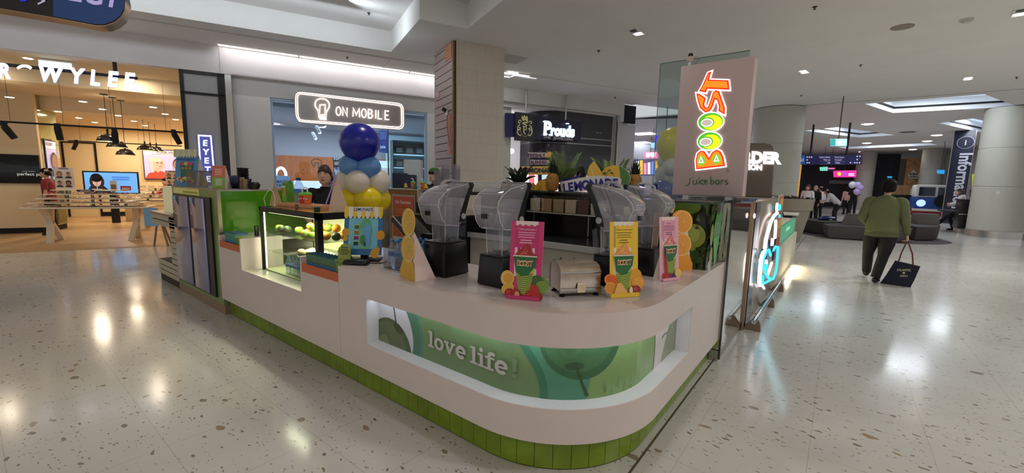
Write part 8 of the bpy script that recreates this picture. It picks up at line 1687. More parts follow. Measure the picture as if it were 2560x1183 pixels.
    if hair == 'long': b.ball(T @ Vector((0, -0.05, -0.08)), 0.11, 0.085, 0.20, 18, 12)
    if hair == 'bun': b.ball(T @ Vector((0, -0.10, 0.09)), 0.045, n=12, m=8)
    if hair == 'curly':
        for k in range(26): a = k*2.4; z = 0.13-0.012*k; b.ball(T @ Vector((0.085*cos(a), -0.02+0.09*sin(a)*(-1 if z < 0.03 and sin(a) > 0 else 1), z)), 0.038, n=8, m=6)
    b.build('hair', hairm, t, sharp=False); return t
STAND = dict(pel=(0, 0, .95), chest=(0, 0, 1.30), neck=(0, 0, 1.47), skull=(0, .012, 1.55), shL=(-.18, 0, 1.40), elL=(-.23, -.02, 1.12), wrL=(-.24, .06, .88), shR=(.18, 0, 1.40), elR=(.23, -.02, 1.12), wrR=(.24, .06, .88), hiL=(-.09, 0, .90), knL=(-.10, .02, .50), anL=(-.10, -.02, .09), hiR=(.09, 0, .90), knR=(.10, .02, .50), anR=(.10, -.02, .09), toL=(-.12, .15, .035), toR=(.12, .15, .035))
def pose(**k): d = dict(STAND); d.update(k); return d
HB = M('hair_black', (14, 12, 13), 0.7, spec=0.25); HBR = M('hair_brown', (70, 50, 40), 0.5); HGR = M('hair_grey', (160, 156, 154), 0.6)
BLKT = noisy(M('black_cotton', (20, 20, 24), 0.85), 20, 0.15); NAVYT = M('navy_cotton', (30, 34, 50), 0.85)
# the man in the olive jacket walking away
OLIVE = noisy(M('olive_jacket', (100, 104, 68), 0.8), 6, 0.10, bump=0.25); OLIVE2 = M('olive_rib', (92, 96, 62), 0.9)
mp_ = atz(2181, 709); mrz = R(-8)
J = pose(pel=(0, 0, .93), chest=(-.015, .02, 1.28), neck=(0, .05, 1.49), skull=(.01, .07, 1.575), shL=(-.20, .02, 1.40), elL=(-.275, -.05, 1.13), wrL=(-.23, .16, 1.00), shR=(.195, .02, 1.40), elR=(.27, -.01, 1.11), wrR=(.315, .05, .855), hiL=(-.10, .02, .90), knL=(-.15, .10, .50), anL=(-.17, .44, .12), hiR=(.10, 0, .90), knR=(.06, -.0, .48), anR=(-.0, -.08, .10), toL=(-.20, .58, .05), toR=(.02, .10, .035))
J = {k: (v[0]-0.0, v[1]+0.06, v[2]) for k, v in J.items()}
man = person('person in olive bomber jacket and black trousers walking away with a tote bag', (mp_.x+0.03, mp_.y+0.06, 0), mrz, J, SKIN, HB, OLIVE, noisy(M('black_trousers', (18, 18, 20), 0.8), 8, 0.2, bump=0.3), M('black_shoe', (16, 16, 17), 0.5), s=1.0, build=1.36, hands={'R': dict(curl=1.15, palm=(-1, 0, 0), thumb=(0, 1, 0)), 'L': dict(curl=0.8)}, topname='jacket', head=(0.1, -0.05))
b = MB(); J_ = J
cx, cy_, cz = J_['pel']; rr = []
for z, rx, ry in ((cz-0.12, .215, .165), (cz-0.11, .228, .176), (cz-0.055, .230, .178), (cz-0.045, .222, .17)): rr.append([(cx+rx*cos(2*pi*k/32)*(1+0.008*((k % 2)*2-1)), cy_+ry*sin(2*pi*k/32), z) for k in range(32)])
b.rings(rr, 0); w_ = Vector(J_['wrR']); e_ = Vector(J_['elR']); d_ = (w_-e_).normalized(); b.tube([w_-d_*.065, w_-d_*0.03, w_-d_*.005], [0.044, 0.047, 0.040], 16)
nk = Vector(J_['neck']); b.lathe([(0.074, -0.035), (0.080, -0.02), (0.078, 0.005), (0.066, 0.018)], nk-Vector((0, 0.005, 0.005)), 20); b.build('jacket_ribbing', OLIVE2, man)
hc = Vector(J_['skull'])+Vector((0, 0.015, 0.07)); b = MB(); b.tube([hc+Vector((-0.085, 0.03, -0.03)), hc+Vector((-0.078, 0.07, -0.055)), hc+Vector((-0.03, 0.11, -0.06))], [0.004, 0.016, 0.026], 8); b.build('face_mask', WHITE, man)
b = MB(); b.ball(hc+Vector((0, -0.022, 0.045)), 0.101, 0.108, 0.092, 24, 14)
for k in range(13): a = pi+pi*k/12; b.ball((hc.x+0.070*cos(a), hc.y-0.018+0.078*sin(a), hc.z-0.005-0.012*(k % 2)-0.02*abs(sin(a))), 0.028, 0.030, 0.060, 10, 8)
b.build('hair_volume', HB, man, sharp=False)
# tote bag held in the right hand
hw_ = man.matrix_world; bpy.context.view_layer.update(); hand = man.matrix_world @ (Vector(J['wrR'])+Vector((0.012, 0.012, -0.085)))
tb = thing('tote_bag', 'navy tote bag with brown handles and pale lettering hanging from the walking person\'s hand', 'bag', hand, mrz)
b = MB(); top_ = [(-0.115, -0.02, -0.36), (0.20, -0.02, -0.41), (0.20, 0.05, -0.41), (-0.115, 0.05, -0.36)]; mid = [(-0.20, -0.045, -0.62), (0.155, -0.045, -0.64), (0.155, 0.07, -0.64), (-0.20, 0.07, -0.62)]; bot_ = [(-0.275, -0.04, -0.80), (0.10, -0.04, -0.845), (0.10, 0.065, -0.845), (-0.275, 0.065, -0.80)]
b.rings([bot_, mid, top_], smooth=False); b.build('bag_body', noisy(M('tote_navy', (24, 28, 46), 0.8), 20, 0.15), tb)
b = MB()
for x, yy in ((-0.03, -0.03), (-0.03, 0.06)): b.tube([(x-0.04, yy, -0.37), (x-0.02, yy*.7, -0.22), (-0.004, yy*.2, -0.02), (0.004, yy*.2, 0.0), (0.012, yy*.2, -0.02), (x+0.115, yy*.7, -0.22), (x+0.14, yy, -0.395)], 0.009, 8)
b.build('bag_handles', M('brown_leather', (96, 46, 40), 0.6), tb)
A = Art(0.001); A.text('ATLANTIC', 0, 0.05, 0.035, (206, 196, 150), 0.02, sx=0.72); A.ell(0.0, 0.02, 0.016, 0.016, (206, 196, 150), 14); A.text('SUPPLY', 0, -0.045, 0.028, (206, 196, 150), 0.02, sx=0.75); A.build('bag_print', PRINT, tb, M4=Matrix.Translation((0.02, -0.052, -0.56)) @ Matrix.Rotation(R(-8), 4, 'Y') @ face((0, 0, 0), (1, 0, 0)))
# kiosk staff
def toward(p, extra=0.0): return math.atan2(-p[1], -p[0])-pi/2+extra
pw = (-5.16, 2.80, 0.0)
worker = person('dark haired worker with ponytail in a black shirt standing behind the display cabinet', pw, toward(pw), pose(elL=(-.24, .02, 1.13), wrL=(-.20, .22, 1.02), elR=(.25, .02, 1.13), wrR=(.16, .24, 1.02)), SKIN2, HBR, BLKT, BLKT, BLACKM, hair='ponytail', sleeves='short', s=1.0, build=0.84, head=(-0.35, 0.03))
A = Art(0.001); A.ell(0, 0, 0.05, 0.04, (170, 50, 40), 18); A.ell(0.01, 0.0, 0.025, 0.02, (220, 200, 190), 14); A.build('shirt_print', PRINT, worker, M4=Matrix.Translation((0.0, 0.142, 1.22)) @ face((0, 0, 0), (-1, 0, 0)))
pc2 = (-6.05, 5.42, 0.0); wk2 = person('worker in a green and black cap bending behind the guarantee counter', pc2, toward(pc2, -0.2), pose(), SKIN2, HB, NAVYT, BLKT, BLACKM, s=1.03, build=1.0, head=(-0.5, 0.12))
b = MB(); hc = Vector((0, .027, 1.62)); b.lathe([(0.095, 0.03), (0.100, 0.06), (0.085, 0.115), (0.045, 0.14), (0.001, 0.145)], hc-Vector((0, 0.008, 0)), 22, sy=1.12); b.build('cap', M('cap_green', (70, 120, 50), 0.7), wk2)
b = MB(); b.lathe([(0.102, 0.025), (0.106, 0.045), (0.103, 0.07)], hc-Vector((0, 0.008, 0)), 22, sy=1.12); b.build('cap_band', BLACKM, wk2)
# eyewear shop staff and customers
p1 = fg(-5.17, 14.80); person('person in a dark red shirt with hand on hip behind the front display table', p1, RZ+pi/2, pose(elR=(.36, -.05, 1.15), wrR=(.16, .06, 1.02)), SKIN, HB, M('maroon_shirt', (130, 44, 54), 0.8), BLKT, BLACKM, sleeves='short', detail=False, hair='bun', s=0.95)
p2 = fg(-3.15, 17.7); person('person in a pink shirt leaning over the rear display table', p2, RZ+pi*0.75, pose(chest=(0, .16, 1.22), neck=(0, .28, 1.32), skull=(0, .33, 1.38), shL=(-.18, .2, 1.30), shR=(.18, .2, 1.30), elL=(-.25, .35, 1.10), wrL=(-.22, .58, 1.0), elR=(.25, .35, 1.1), wrR=(.2, .58, 1.0)), SKIN, HB, M('pink_shirt', (196, 72, 80), 0.8), NAVYT, BLACKM, detail=False, s=0.92)
p3 = fg(-2.45, 14.6); person('dark clothed person holding up a phone by the blue display stand', p3, RZ+pi*0.9, pose(elL=(-.22, .2, 1.15), wrL=(-.10, .34, 1.28), elR=(.22, .2, 1.15), wrR=(.08, .34, 1.28)), SKIN2, HB, BLKT, BLKT, BLACKM, detail=False, s=0.90)
# background shoppers
def bgp(lab, px, py, dist_h, rz, top, J=None, hair='short', s=1.0, sleeves='long', bottom=BLKT, hm=HB, build=1.0, head=(0, 0)):
    p = atz(px, py); return person(lab, (p.x, p.y, 0), rz, J or STAND, SKIN, hm, top, bottom, BLACKM, hair=hair, sleeves=sleeves, s=s, detail=False, build=build, head=head)
LGS = M('light_grey_top', (190, 184, 188), 0.85); WHT = M('white_top', (226, 222, 224), 0.85); PNK = M('pale_pink_top', (206, 160, 150), 0.85)
LEAN = pose(pel=(0, -.08, .92), chest=(0, .20, 1.20), neck=(0, .34, 1.31), skull=(0, .40, 1.37), shL=(-.18, .24, 1.28), shR=(.18, .24, 1.28), elL=(-.2, .30, 1.02), wrL=(-.12, .52, 1.0), elR=(.2, .30, 1.02), wrR=(.12, .52, 1.0), hiL=(-.09, -.08, .88), hiR=(.09, -.08, .88))
bgp('woman in a light grey top leaning forward beside the dark seats', 2084, 559, 0, R(75), LGS, LEAN, 'bun', 1.0)
bgp('person with long dark hair in black seen from behind near the far column', 2128, 541, 0, R(10), BLKT, None, 'long', 1.03, 'short', build=1.0)
bgp('person in a pale pink top behind the one in black', 2113, 536, 0, R(20), PNK, None, 'long', 0.98)
bgp('person in a white top with dark red hair beyond the planter', 2011, 556, 0, R(160), WHT, None, 'long', 1.0, hm=M('hair_red', (70, 24, 26), 0.5))
bgp('grey haired person in black beyond the planter', 2031, 553, 0, R(150), BLKT, None, 'short', 0.98, hm=HGR)
bgp('dark haired person with a white top at the right end of the planter', 2044, 549, 0, R(40), WHT, None, 'short', 0.97)
SITP = pose(pel=(0, 0, .93), chest=(0.03, -.02, 1.25), neck=(.06, .05, 1.42), skull=(.08, .08, 1.48), shL=(-.15, 0, 1.36), shR=(.22, -.02, 1.36), elL=(-.22, .1, 1.12), wrL=(-.10, .28, 1.08), elR=(.28, .05, 1.10), wrR=(.14, .28, 1.02), hiL=(-.09, .02, .88), hiR=(.10, 0, .88), knL=(-.20, .32, .56), anL=(-.30, .62, .10), toL=(-.34, .78, .04), knR=(.14, .25, .52), anR=(.18, .12, .09), toR=(.20, .28, .035))
pp = atz(2362, 577); pl = person('curly haired person in a black vest and white sleeves leaning on the black counter', (pp.x+0.35, pp.y+0.2, 0), R(75), SITP, SKIN, M('hair_curly', (90, 78, 74), 0.7), WHT, BLKT, BLACKM, hair='curly', s=1.0, detail=False, head=(0.3, 0.25))
b = MB(); v, f = skin_mesh([(0, 0, 0.88, .17, .14), (.015, -.01, 1.08, .165, .135), (.03, -.02, 1.25, .178, .140), (.045, .02, 1.36, .09, .09)], [(0, 1), (1, 2), (2, 3)], sub=2); b.poly(v, f, 0, None, True); b.build('vest', BLKT, pl)
bgp('person in a white shirt half hidden by the big column at the right', 2437, 578, 0, R(100), WHT, pose(elR=(.3, .1, 1.15), wrR=(.3, .3, 1.2)), 'short', 1.02, 'short')
# ================================================================== seating, planter and far mall
SEAT = noisy(M('dark_grey_seat', (66, 62, 62), 0.8), 12, 0.10); SEATL = noisy(M('seat_back_grey', (96, 90, 88), 0.8), 12, 0.08)
b = MB(); b.lathe([(2.05, 0.0015), (2.05, 0.006), (0.01, 0.0065)], (0.75, 18.9, 0), 48, sx=1.05, sy=0.95); ob = b.build('round_rug', noisy(M('rug_purple', (74, 66, 72), 0.95), 4, 0.35, stretch=(1, 3, 1))); tag(ob, 'round dark purple patterned rug under the seats', 'rug')
def seat(pts, top, lab, back=None, bl=None):
    t = thing('lounge_seat', lab, 'seat'); cx = sum(p[0] for p in pts)/len(pts); cy = sum(p[1] for p in pts)/len(pts); n = len(pts)
    b = MB(); r0 = [(cx+(x-cx)*.93, cy+(y-cy)*.93, 0.03) for x, y in pts]; r1 = [(x, y, top-0.03) for x, y in pts]; r2 = [(cx+(x-cx)*.985, cy+(y-cy)*.985, top) for x, y in pts]; b.rings([r0, r1, r2], smooth=False); b.build('seat_base', SEAT, t)
    b = MB(); [b.cyl(x, y, 0, 0.04, 0.03, 8) for x, y in [(cx+(p[0]-cx)*.8, cy+(p[1]-cy)*.8) for p in pts]]; b.build('feet', BLACKM, t)
    if back:
        b = MB(); m = len(back); bx = sum(p[0] for p in back)/m; by = sum(p[1] for p in back)/m
        b.rings([[(x, y, top) for x, y in back], [(bx+(x-bx)*.88, by+(y-by)*.88, top+0.34) for x, y in back], [(bx+(x-bx)*.82, by+(y-by)*.82, top+0.36) for x, y in back]], smooth=False); b.build('backrest', SEATL, t)
seat([(-0.95, 18.5), (-0.35, 17.95), (0.25, 18.7), (-0.4, 19.6), (-1.3, 19.6)], 0.45, 'smallest dark seat without backrest behind the planter')
seat([(-0.38, 17.4), (-0.22, 16.75), (1.7, 17.3), (1.9, 18.1), (0.0, 18.3)], 0.42, 'long dark seat with backrest behind the walking person', [(0.10, 17.75), (1.75, 17.75), (1.8, 18.15), (0.15, 18.25)])
seat([(1.75, 19.6), (2.0, 18.35), (2.5, 18.85), (2.75, 19.9), (2.0, 20.4)], 0.45, 'angular dark seat with backrest at the right of the rug', [(2.0, 20.25), (2.15, 19.75), (2.72, 19.85), (2.72, 20.2)])
b = MB(); [b.ball((random.uniform(-.15, .15), random.uniform(-.1, .1), 0.04+0.02*k), 0.18, 0.12, 0.04, 12, 8, k % 2) for k in range(5)]
p = atz(2056, 540, 0.46); ob = b.build('folded_coat', [M('coat_navy', (34, 40, 90), 0.8), M('coat_pale', (190, 196, 210), 0.8)], loc=(-0.35, 18.9, 0.452)); tag(ob, 'blue and white coat lying on the smallest dark seat', 'coat')
# planter
pl_ = thing('planter', 'large tapered grey planter with low dark plants beside the white counter', 'planter', (-1.25, 14.9, 0), 0)
b = MB(); b.lathe([(0.40, 0.0), (0.44, 0.05), (0.62, 0.95), (0.66, 0.95), (0.70, 1.28), (0.64, 1.28), (0.62, 1.18), (0.01, 1.18)], n=40); b.build('pot', noisy(M('planter_grey', (140, 130, 116), 0.6), 3, 0.04), pl_)
random.seed(5); b = MB()
for k in range(150):
    a = random.uniform(0, 2*pi); r = 0.60*random.random()**.5; x, y = r*cos(a), r*sin(a); h = random.uniform(.08, .20); o = random.uniform(.04, .14); c = random.uniform(0, 2*pi)
    b.poly([(x-.02*sin(c), y+.02*cos(c), 1.18), (x+.02*sin(c), y-.02*cos(c), 1.18), (x+o*cos(c)+.03*sin(c), y+o*sin(c)-.03*cos(c), 1.18+h*.8), (x+o*1.8*cos(c), y+o*1.8*sin(c), 1.18+h)], [(0, 1, 2), (0, 2, 3)])
b.build('foliage', LEAFD, pl_)
# hanging direction sign
hs = thing('direction_sign', 'long dark blue hanging direction sign with LG1 badge and white text', 'sign'); YH = 24.3
board('sign_body', [(1992, 389), (2155, 387), (2153, 411), (1992, 411)], 0, 0, 1, 'y', YH, 0.12, M('sign_dark_blue', (28, 30, 66), 0.4), hs)
A = Art(0.004); A.rect(1992, -411, 2155.5, -387.5, (30, 30, 74)); A.rect(1992, -411, 2013, -388.5, (34, 80, 150)); WT = (206, 204, 230)
A.text('LG1', 2000, -404, 8, WT, 0.03); A.rect(2080.6, -410, 2081.2, -390, (60, 60, 110))
for v, a_, b__ in ((-394.5, 'Centre Dining', 'Food Court'), (-401.5, 'Way out', 'Car park'), (-408.5, 'Lifts', 'Toilets')):
    A.text(a_, 2076, v, 3.4, WT, 0.02, 'r'); A.text(b__, 2087, v, 3.4, WT, 0.02, 'l'); A.rect(2050, v-2.6, 2075, v-1.8, (110, 106, 150)); A.rect(2087, v-2.6, 2112, v-1.8, (110, 106, 150))
for u, v, c in ((2018, -393, WT), (2023.5, -393, WT), (2029, -393, WT), (2018, -407, WT), (2023, -407, WT), (2143, -391, WT), (2150, -391, WT), (2126, -407, WT), (2132, -407, (60, 60, 210)), (2137, -407, WT), (2142.5, -407, WT), (2149, -407, WT), (2018, -400, WT), (2143, -399, WT)): A.ell(u, v, 1.9, 1.9, c, 10)
A.build('sign_print', print_mat('direction_print', 0.4, es=0.5), hs, fn=pmap(0, 0, 1, 'y', YH-0.004))
for px, pb in ((2035, 314), (2126, 308)):
    f_ = onplane('y', YH+0.05)[0]; p0 = f_(px, pb, 0); p1 = f_(px-9 if px < 2100 else px-10, 388, 0); b = MB(); b.tube([(p1.x, p1.y, p1.z-0.02), (p1.x, p1.y, 4.499)], 0.04, 8); b.build('hanging_post', M('post_dark', (34, 30, 40), 0.5), hs)
def sboard(nm, lab, cat, pts, d, col, es, art=None, mat=None, hang=True):
    y = atd(pts[0][0], pts[0][1], d).y; t = thing(nm, lab, cat); board('board', pts, 0, 0, 1, 'y', y, 0.15, mat or M(nm+'_%d' % int(pts[0][0]), col, 0.4, emit=col, es=es), t)
    if art: A = Art(0.01); art(A); A.build('lit_print', print_mat('far_sign_print', 0.4, es=0.9), t, fn=pmap(0, 0, 1, 'y', y-0.01))
    if hang:
        b = MB(); q = onplane('y', y+0.07)[0]((pts[0][0]+pts[1][0])/2, pts[0][1], 0); b.cyl(q.x, q.y, q.z-0.05, 4.5, 0.015, 6); b.build('hanging_rod', DKSTEEL, t)
    return t
def _ex(A): A.rect(2076, -364, 2089, -348, (60, 170, 170)); A.rect(2089, -364, 2117, -348, (200, 240, 240)); A.poly([(2093, -362), (2100, -352), (2104, -352), (2100, -362)], WH)
sboard('exit_sign', 'lit green and white running figure exit sign hanging above the direction sign', 'sign', [(2075, 347), (2118, 347), (2117, 365), (2076, 365)], 17, (170, 226, 226), 0.5, _ex)
def _pk(A): A.ell(2098, -435, 5, 5, (250, 200, 60), 14); A.ell(2110, -435, 5, 5, (150, 80, 220), 14); A.lines(2118, 2138, -436, 2, 4, (255, 220, 240), 2.4)
sboard('pink_led_sign', 'bright pink lit sign with two badges above the far dark shop', 'sign', [(2083, 427), (2141, 426), (2140, 443), (2084, 443)], 41, (240, 40, 140), 1.2, _pk)
def _ms(A): A.lines(2069, 2088, -423, 1, 3, (230, 120, 180), 3)
sboard('dark_shop_sign', 'dark sign with small pink lettering left of the pink lit sign', 'sign', [(2066, 417), (2090, 417), (2090, 428), (2066, 428)], 39, (60, 20, 50), 0.2, _ms)
sboard('small_exit_sign', 'tiny lit green exit sign beside the dark shop sign', 'sign', [(2049, 418), (2069, 417), (2069, 427), (2050, 427)], 37, (120, 220, 190), 0.9)
sboard('blue_lit_sign', 'small blue lit sign beside the information pillar', 'sign', [(2343, 425), (2362, 425), (2361, 435), (2344, 434)], 36, (40, 150, 220), 0.9)
sboard('blue_lit_sign', 'small blue lit sign left of the wood panelled column', 'sign', [(2218, 441), (2230, 441), (2230, 445), (2219, 445)], 47, (40, 170, 230), 0.9)
# information pillar
ip = thing('information_pillar', 'square dark navy pillar with vertical Information lettering', 'pillar'); di = 30.0
pa, pb, pc3 = atd(2385, 346, di), atd(2438, 345, di), atd(2372, 349, di)
base = Vector((pa.x, pa.y, 0)); ux = Vector((pb.x-pa.x, pb.y-pa.y, 0)).normalized(); wI = (pb-pa).length; uy = Vector((-ux.y, ux.x, 0)); rI = math.atan2(ux.y, ux.x)
tp_ = thing; ip.location = base; ip.rotation_euler = (0, 0, rI)
b = MB(); b.box(0, wI, 0, wI*.9, 0, 4.49, bev=0.01); b.build('pillar_body', M('pillar_navy', (36, 38, 56), 0.3), ip)
b = MB(); b.box(-0.03, 0.0, -0.01, 0.02, 0, 4.49); b.box(wI, wI+0.03, -0.01, 0.02, 0, 4.49); b.build('steel_edges', STEEL, ip)
A = Art(0.01); A.text('Information', 0, 0, 0.42, (196, 194, 206), 0.03, 'l', ang=-pi/2, sx=0.95); A.ell(0.12, 0.50, 0.30, 0.30, (150, 150, 170), 28); A.ell(0.12, 0.50, 0.27, 0.27, (36, 38, 56), 28); A.text('i', 0.12, 0.38, 0.25, (190, 190, 206), 0.02); A.build('pillar_lettering', PRINT, ip, M4=face((wI*.42, -0.004, 3.42), (1, 0, 0)))
# seats, bins, counters on the right
bc = thing('black_counter', 'black topped counter beside the big right column where a person leans', 'counter'); p = atz(2392, 584); b = MB(); b.box(p.x, p.x+0.8, p.y+0.1, p.y+1.0, 0.18, 1.30); b.box(p.x-0.5, p.x+0.3, p.y+0.0, p.y+0.9, 0.80, 0.86); b.build('counter_body', BLACK, bc); b = MB(); b.box(p.x+0.03, p.x+0.77, p.y+0.13, p.y+0.97, 0, 0.18); b.box(p.x-0.02, p.x+0.8, p.y+0.06, p.y+0.1, 0.72, 0.75); b.build('steel_base', STEEL, bc)
b = MB(); p = atz(2262, 532); b.box(p.x-.8, p.x+.5, p.y, p.y+1, 0.3, 1.25, 0); b.box(p.x-.78, p.x+.48, p.y+.02, p.y+.98, 0, 0.3, 1); ob = b.build('litter_bin', [BLACK, STEEL]); tag(ob, 'wide black bin with steel base before the wood panelled wall', 'bin')
# coin ride van
cv = thing('ride_on_van', 'white and blue childrens ride shaped like a van front', 'ride', atz(2333, 541), R(0)); b = MB(); b.box(-1.0, 1.0, 0, 2.2, 0.35, 1.15, 0, bev=0.08); b.box(-0.95, 0.95, 0.1, 2.2, 1.15, 1.95, 1, bev=0.10); b.box(-1.02, 1.02, -0.04, 0.1, 0.30, 0.45, 1); b.box(-1.05, 1.05, -0.02, 2.2, 0.0, 0.30, 2); b.build('van_body', [M('van_blue', (40, 80, 160), 0.3), WHITE, M('van_red', (150, 40, 40), 0.4)], cv)
b = MB(); b.box(-0.8, -0.06, 0.06, 0.12, 1.25, 1.8); b.box(0.06, 0.8, 0.06, 0.12, 1.25, 1.8); b.build('windscreen', M('van_glass', (40, 48, 70), 0.1), cv); b = MB(); b.lathe([(0.001, 0), (0.2, 0), (0.22, 0.03)], n=18, T=Matrix.Translation((-0.65, -0.02, 0.8)) @ Matrix.Rotation(pi/2, 4, 'X')); b.build('headlamp', glow('ride_lamp', (170, 200, 255), 1.5), cv)
b = MB(); b.lathe([(0.001, 0), (0.36, 0), (0.38, 0.08)], n=20, T=Matrix.Translation((0.3, -0.04, 0.95)) @ Matrix.Rotation(pi/2, 4, 'X')); b.build('spare_wheel', BLACKM, cv)
# wood panelled tower with white sign
PLY = wood_material('pale_ply', (190, 150, 100), (168, 128, 82), 1.5, 'Z', 0.5); wt = thing('wood_clad_wall', 'tall pale wood panel wall with dark criss cross lines and a small white sign', 'wall panel'); yw = atd(2285, 480, 44).y
board('panel', [(2268, 396), (2309, 395), (2296, 520), (2250, 530)], 0, 0, 1, 'y', yw, 0.3, PLY, wt)
A = Art(0.01)
for q in ([(2268, -396), (2300, -420)], [(2306, -398), (2266, -420)], [(2264, -425), (2302, -462)], [(2300, -440), (2256, -478)], [(2258, -470), (2298, -480)], [(2262, -410), (2270, -478)]): A.stroke(q, 0.7, (90, 62, 40))
A.poly([(2271, -436), (2284, -425), (2298, -436), (2294, -447), (2273, -446)], (214, 210, 204)); A.text('SUSHI', 2284, -438, 5.5, (30, 28, 30), 0.05); A.text('WORLD', 2284, -444, 3.8, (30, 28, 30), 0.05); A.build('panel_lines', PRINT, wt, fn=pmap(0, 0, 1, 'y', yw-0.01))
p = atz(2266, 531); b = MB(); b.box(-1.1, 1.6, 0.5, 1.1, 0, 1.95, 0); b.box(0.2, 1.4, 0.48, 0.5, 1.0, 1.7, 1); ob = b.build('wooden_counter', [PLY, M('white_card')], loc=(p.x, yw-1.2, 0)); tag(ob, 'pale wooden counter front below the criss cross panel', 'counter')
# balloons and purple flower shape by the far column
for k, (px, py, r, c, lab) in enumerate(((2131, 462, 6, (214, 210, 222), 'white balloon beside the far column'), (2144, 463, 6, (190, 170, 214), 'upper lilac balloon beside the far column'), (2150, 470, 6, (176, 150, 206), 'right lilac balloon beside the far column'), (2143, 479, 6, (184, 160, 210), 'lower lilac balloon beside the far column'))): balloon(atd(px, py, 31), r*31/1054, M('far_balloon_%d' % k, c, 0.4), lab, None)
# left side shop row beyond the round column
sh_ = thing('peach_shopfront', 'shopfront with dark red frame and peach panels beyond the round column', 'shopfront')
b = MB(); b.box(-3.2, -2.9, 20.5, 24.5, 0, 3.6, 0); b.box(-2.92, -2.6, 24.5, 26.5, 0, 3.4, 0); b.build('peach_panels', M('peach_panel', (222, 176, 150), 0.5, emit=(230, 170, 140), es=0.2), sh_)
b = MB(); b.box(-2.9, -2.8, 20.4, 20.6, 0, 3.65); b.box(-2.88, -2.78, 22.6, 22.75, 0, 3.65); b.box(-2.9, -2.8, 20.4, 24.5, 3.55, 3.70); b.build('red_frame', M('dark_red_frame', (110, 36, 44), 0.4), sh_)
A = Art(0.01); A.ell(0.9, 1.9, 0.35, 0.9, (70, 50, 46), 26); A.ell(0.95, 1.8, 0.22, 0.75, (226, 190, 170), 24); A.ell(1.5, 0.9, 0.5, 0.4, (236, 150, 150), 22); A.ell(1.7, 0.8, 0.2, 0.18, (250, 230, 226), 16); A.ell(0.9, 1.9, 0.16, 0.6, (40, 66, 40), 20); A.build('flower_print', PRINT, sh_, M4=face((-2.79, 20.7, 0.5), (0, 1, 0)))
tl = thing('teal_lit_columns', 'vertical teal, pink and yellow lit strips of the next shopfront', 'shopfront')
for k, (y0, y1, c, es) in enumerate(((27.0, 27.5, (60, 60, 76), 0), (27.6, 27.8, (90, 190, 190), 0.7), (28.0, 28.8, (40, 44, 60), 0), (29.0, 29.3, (90, 190, 190), 0.7), (29.5, 31.5, (56, 56, 66), 0), (31.8, 33.2, (206, 150, 60), 0.7))):
    b = MB(); b.box(-2.75+0.08*k, -2.55+0.08*k, y0, y1, 0, 3.5); b.build('lit_strip', M('strip_%d' % k, c, 0.4, emit=c, es=es), tl)
b = MB(); b.box(-2.5, -2.45, 28.1, 28.6, 2.2, 3.0); b.build('pink_screen', glow('pink_screen', (240, 60, 150), 1.4), tl)
b = MB(); b.box(-3.3, -2.9, 20.3, 46, 3.7, 4.5); b.box(-3.4, -3.2, 24, 46, 0, 3.7); struct(b, 'wall_left', M('far_wall_grey', (176, 172, 170), 0.7))
b = MB(); b.prism([(-2.4, 3.72), (-0.9, 3.72), (-2.4, 4.2)], 0, 0.1, T=Matrix.Translation((0, 30, 0)) @ Matrix.Rotation(pi/2, 4, 'X')); b.bm.clear(); b.box(-2.95, -2.7, 20.2, 34, 3.4, 3.9); ob = b.build('dark_canopy', BLACKM); tag(ob, 'long dark canopy edge above the left shopfronts', 'canopy')
# far end
b = MB(); b.box(-4, 3.6, 47, 47.2, 0, 4.5, 0); b.box(-0.9, 1.3, 46.8, 47, 2.0, 2.3, 1); struct(b, 'wall_back', [M('far_shop_dark', (52, 50, 58), 0.5), M('far_band', (150, 150, 156), 0.5)])
b = MB(); b.box(3.6, 24, 55, 55.2, 0, 4.5); struct(b, 'wall_back', M('far_wall_pale', (170, 166, 164), 0.7))
b = MB(); b.box(6.6, 6.8, 31, 55, 0, 4.5); struct(b, 'wall_right', M('far_wall_grey'))
ys = thing('yellow_shop_display', 'yellow and white shop display between pillar and the big right column', 'display'); yd = atd(2458, 440, 34).y
board('panel', [(2440, 412), (2475, 412), (2472, 553), (2430, 551)], 0, 0, 1, 'y', yd, 0.2, M('display_grey', (176, 172, 170), 0.5), ys)
A = Art(0.01)
for q, c in (((2430, -476, 2438, -435), (196, 196, 40)), ((2424, -500, 2434, -474), (60, 56, 50)), ((2440, -430, 2466, -424), (220, 232, 240)), ((2440, -444, 2464, -436), (200, 220, 226)), ((2440, -470, 2455, -450), (190, 226, 222)), ((2441, -484, 2455, -472), (120, 150, 130))): A.rect(*q, c)
A.build('lit_print', LITPRINT, ys, fn=pmap(0, 0, 1, 'y', yd-0.02))
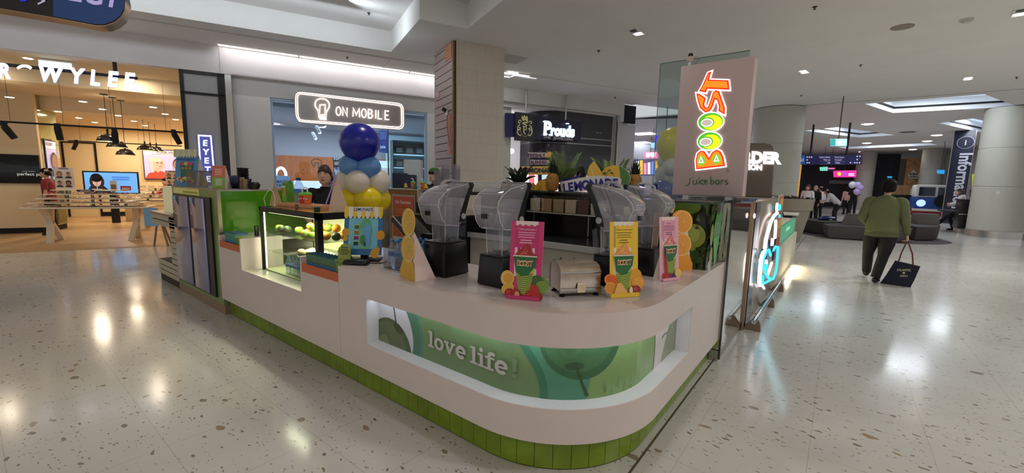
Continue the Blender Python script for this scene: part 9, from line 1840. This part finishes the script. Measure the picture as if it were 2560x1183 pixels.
# far shop between jewellery shop and the juice sign
fs = thing('far_department_store', 'bright far store with ceiling panels and coloured displays seen beside the juice sign', 'store', (0, 0, 0))
c0 = atd(1560, 480, 24); 
b = MB(); q = [atd(px, 455, 30) for px in (1545, 1720)]; 
b.poly([(q[0].x, q[0].y, 0), (q[1].x, q[1].y, 0), (q[1].x, q[1].y, 4.3), (q[0].x, q[0].y, 4.3)], [(0, 1, 2, 3)]); q2 = [atd(px, 455, 19) for px in (1545, 1720)]
b.poly([(q[0].x, q[0].y, 4.3), (q[1].x, q[1].y, 4.3), (q2[1].x, q2[1].y, 4.3), (q2[0].x, q2[0].y, 4.3)], [(0, 1, 2, 3)]); b.build('store_shell', M('store_shell', (186, 190, 200), 0.7), fs)
for px, py, w in ((1610, 335, .5), (1600, 357, .55), (1573, 368, .5), (1621, 372, .5), (1570, 333, .3), (1596, 382, .25), (1652, 378, .25)):
    p = atz(px, py, 4.28); b = MB(); b.box(p.x-w, p.x+w, p.y-w*.9, p.y+w*.9, 4.27, 4.285); b.build('ceiling_panel', glow('store_panel', (245, 250, 255), 5), fs)
area('store_light', tuple((q[0]+q[1])/2*0.8+Vector((0, 0, 4.1-(q[0].z)*0.8)))[:2]+(4.1,), 4, 160, (0.92, 0.95, 1.0), 4)
def dstore(nm, lab, cat, pts, d, col, es, art=None): 
    p = atd(pts[0][0], pts[0][1], d); return sboard(nm, lab, cat, pts, d, col, es, art)
dstore('blue_neon_frame', 'blue lit neon frame sign half hidden behind the yellow balloon', 'sign', [(1638, 339), (1690, 337), (1690, 377), (1636, 375)], 17, (30, 40, 230), 1.6, lambda A: A.rect(1646, -370, 1688, -346, (150, 150, 165)))
dstore('pink_arcade_sign', 'pink and white lit arcade sign above the far coloured displays', 'sign', [(1609, 380), (1644, 380), (1643, 396), (1610, 395)], 26, (226, 90, 140), 1.0, lambda A: (A.ell(1620, -388, 6, 6, (255, 230, 240), 14), A.ell(1633, -388, 6, 6, (255, 220, 235), 14), A.rect(1614, -384, 1640, -382, (250, 250, 255))))
dstore('coloured_displays', 'gold, white and blue lit displays in the far store', 'display', [(1560, 398), (1692, 398), (1692, 440), (1560, 440)], 27, (90, 96, 120), 0.2, lambda A: [A.rect(1562+k*9.5, -436, 1562+k*9.5+7, -400-(k*7) % 9, c) for k, c in enumerate(((60, 120, 200), (90, 90, 110), (206, 160, 50), (230, 226, 220), (206, 160, 50), (230, 120, 150), (200, 190, 230), (90, 120, 220), (206, 150, 40), (120, 90, 60), (210, 210, 215), (80, 90, 140), (190, 190, 200)))])
sboard('pale_blue_sign', 'pale blue lit sign in the far store beside the neon frame', 'sign', [(1627, 357), (1639, 357), (1639, 369), (1627, 369)], 22, (150, 210, 240), 1.0)
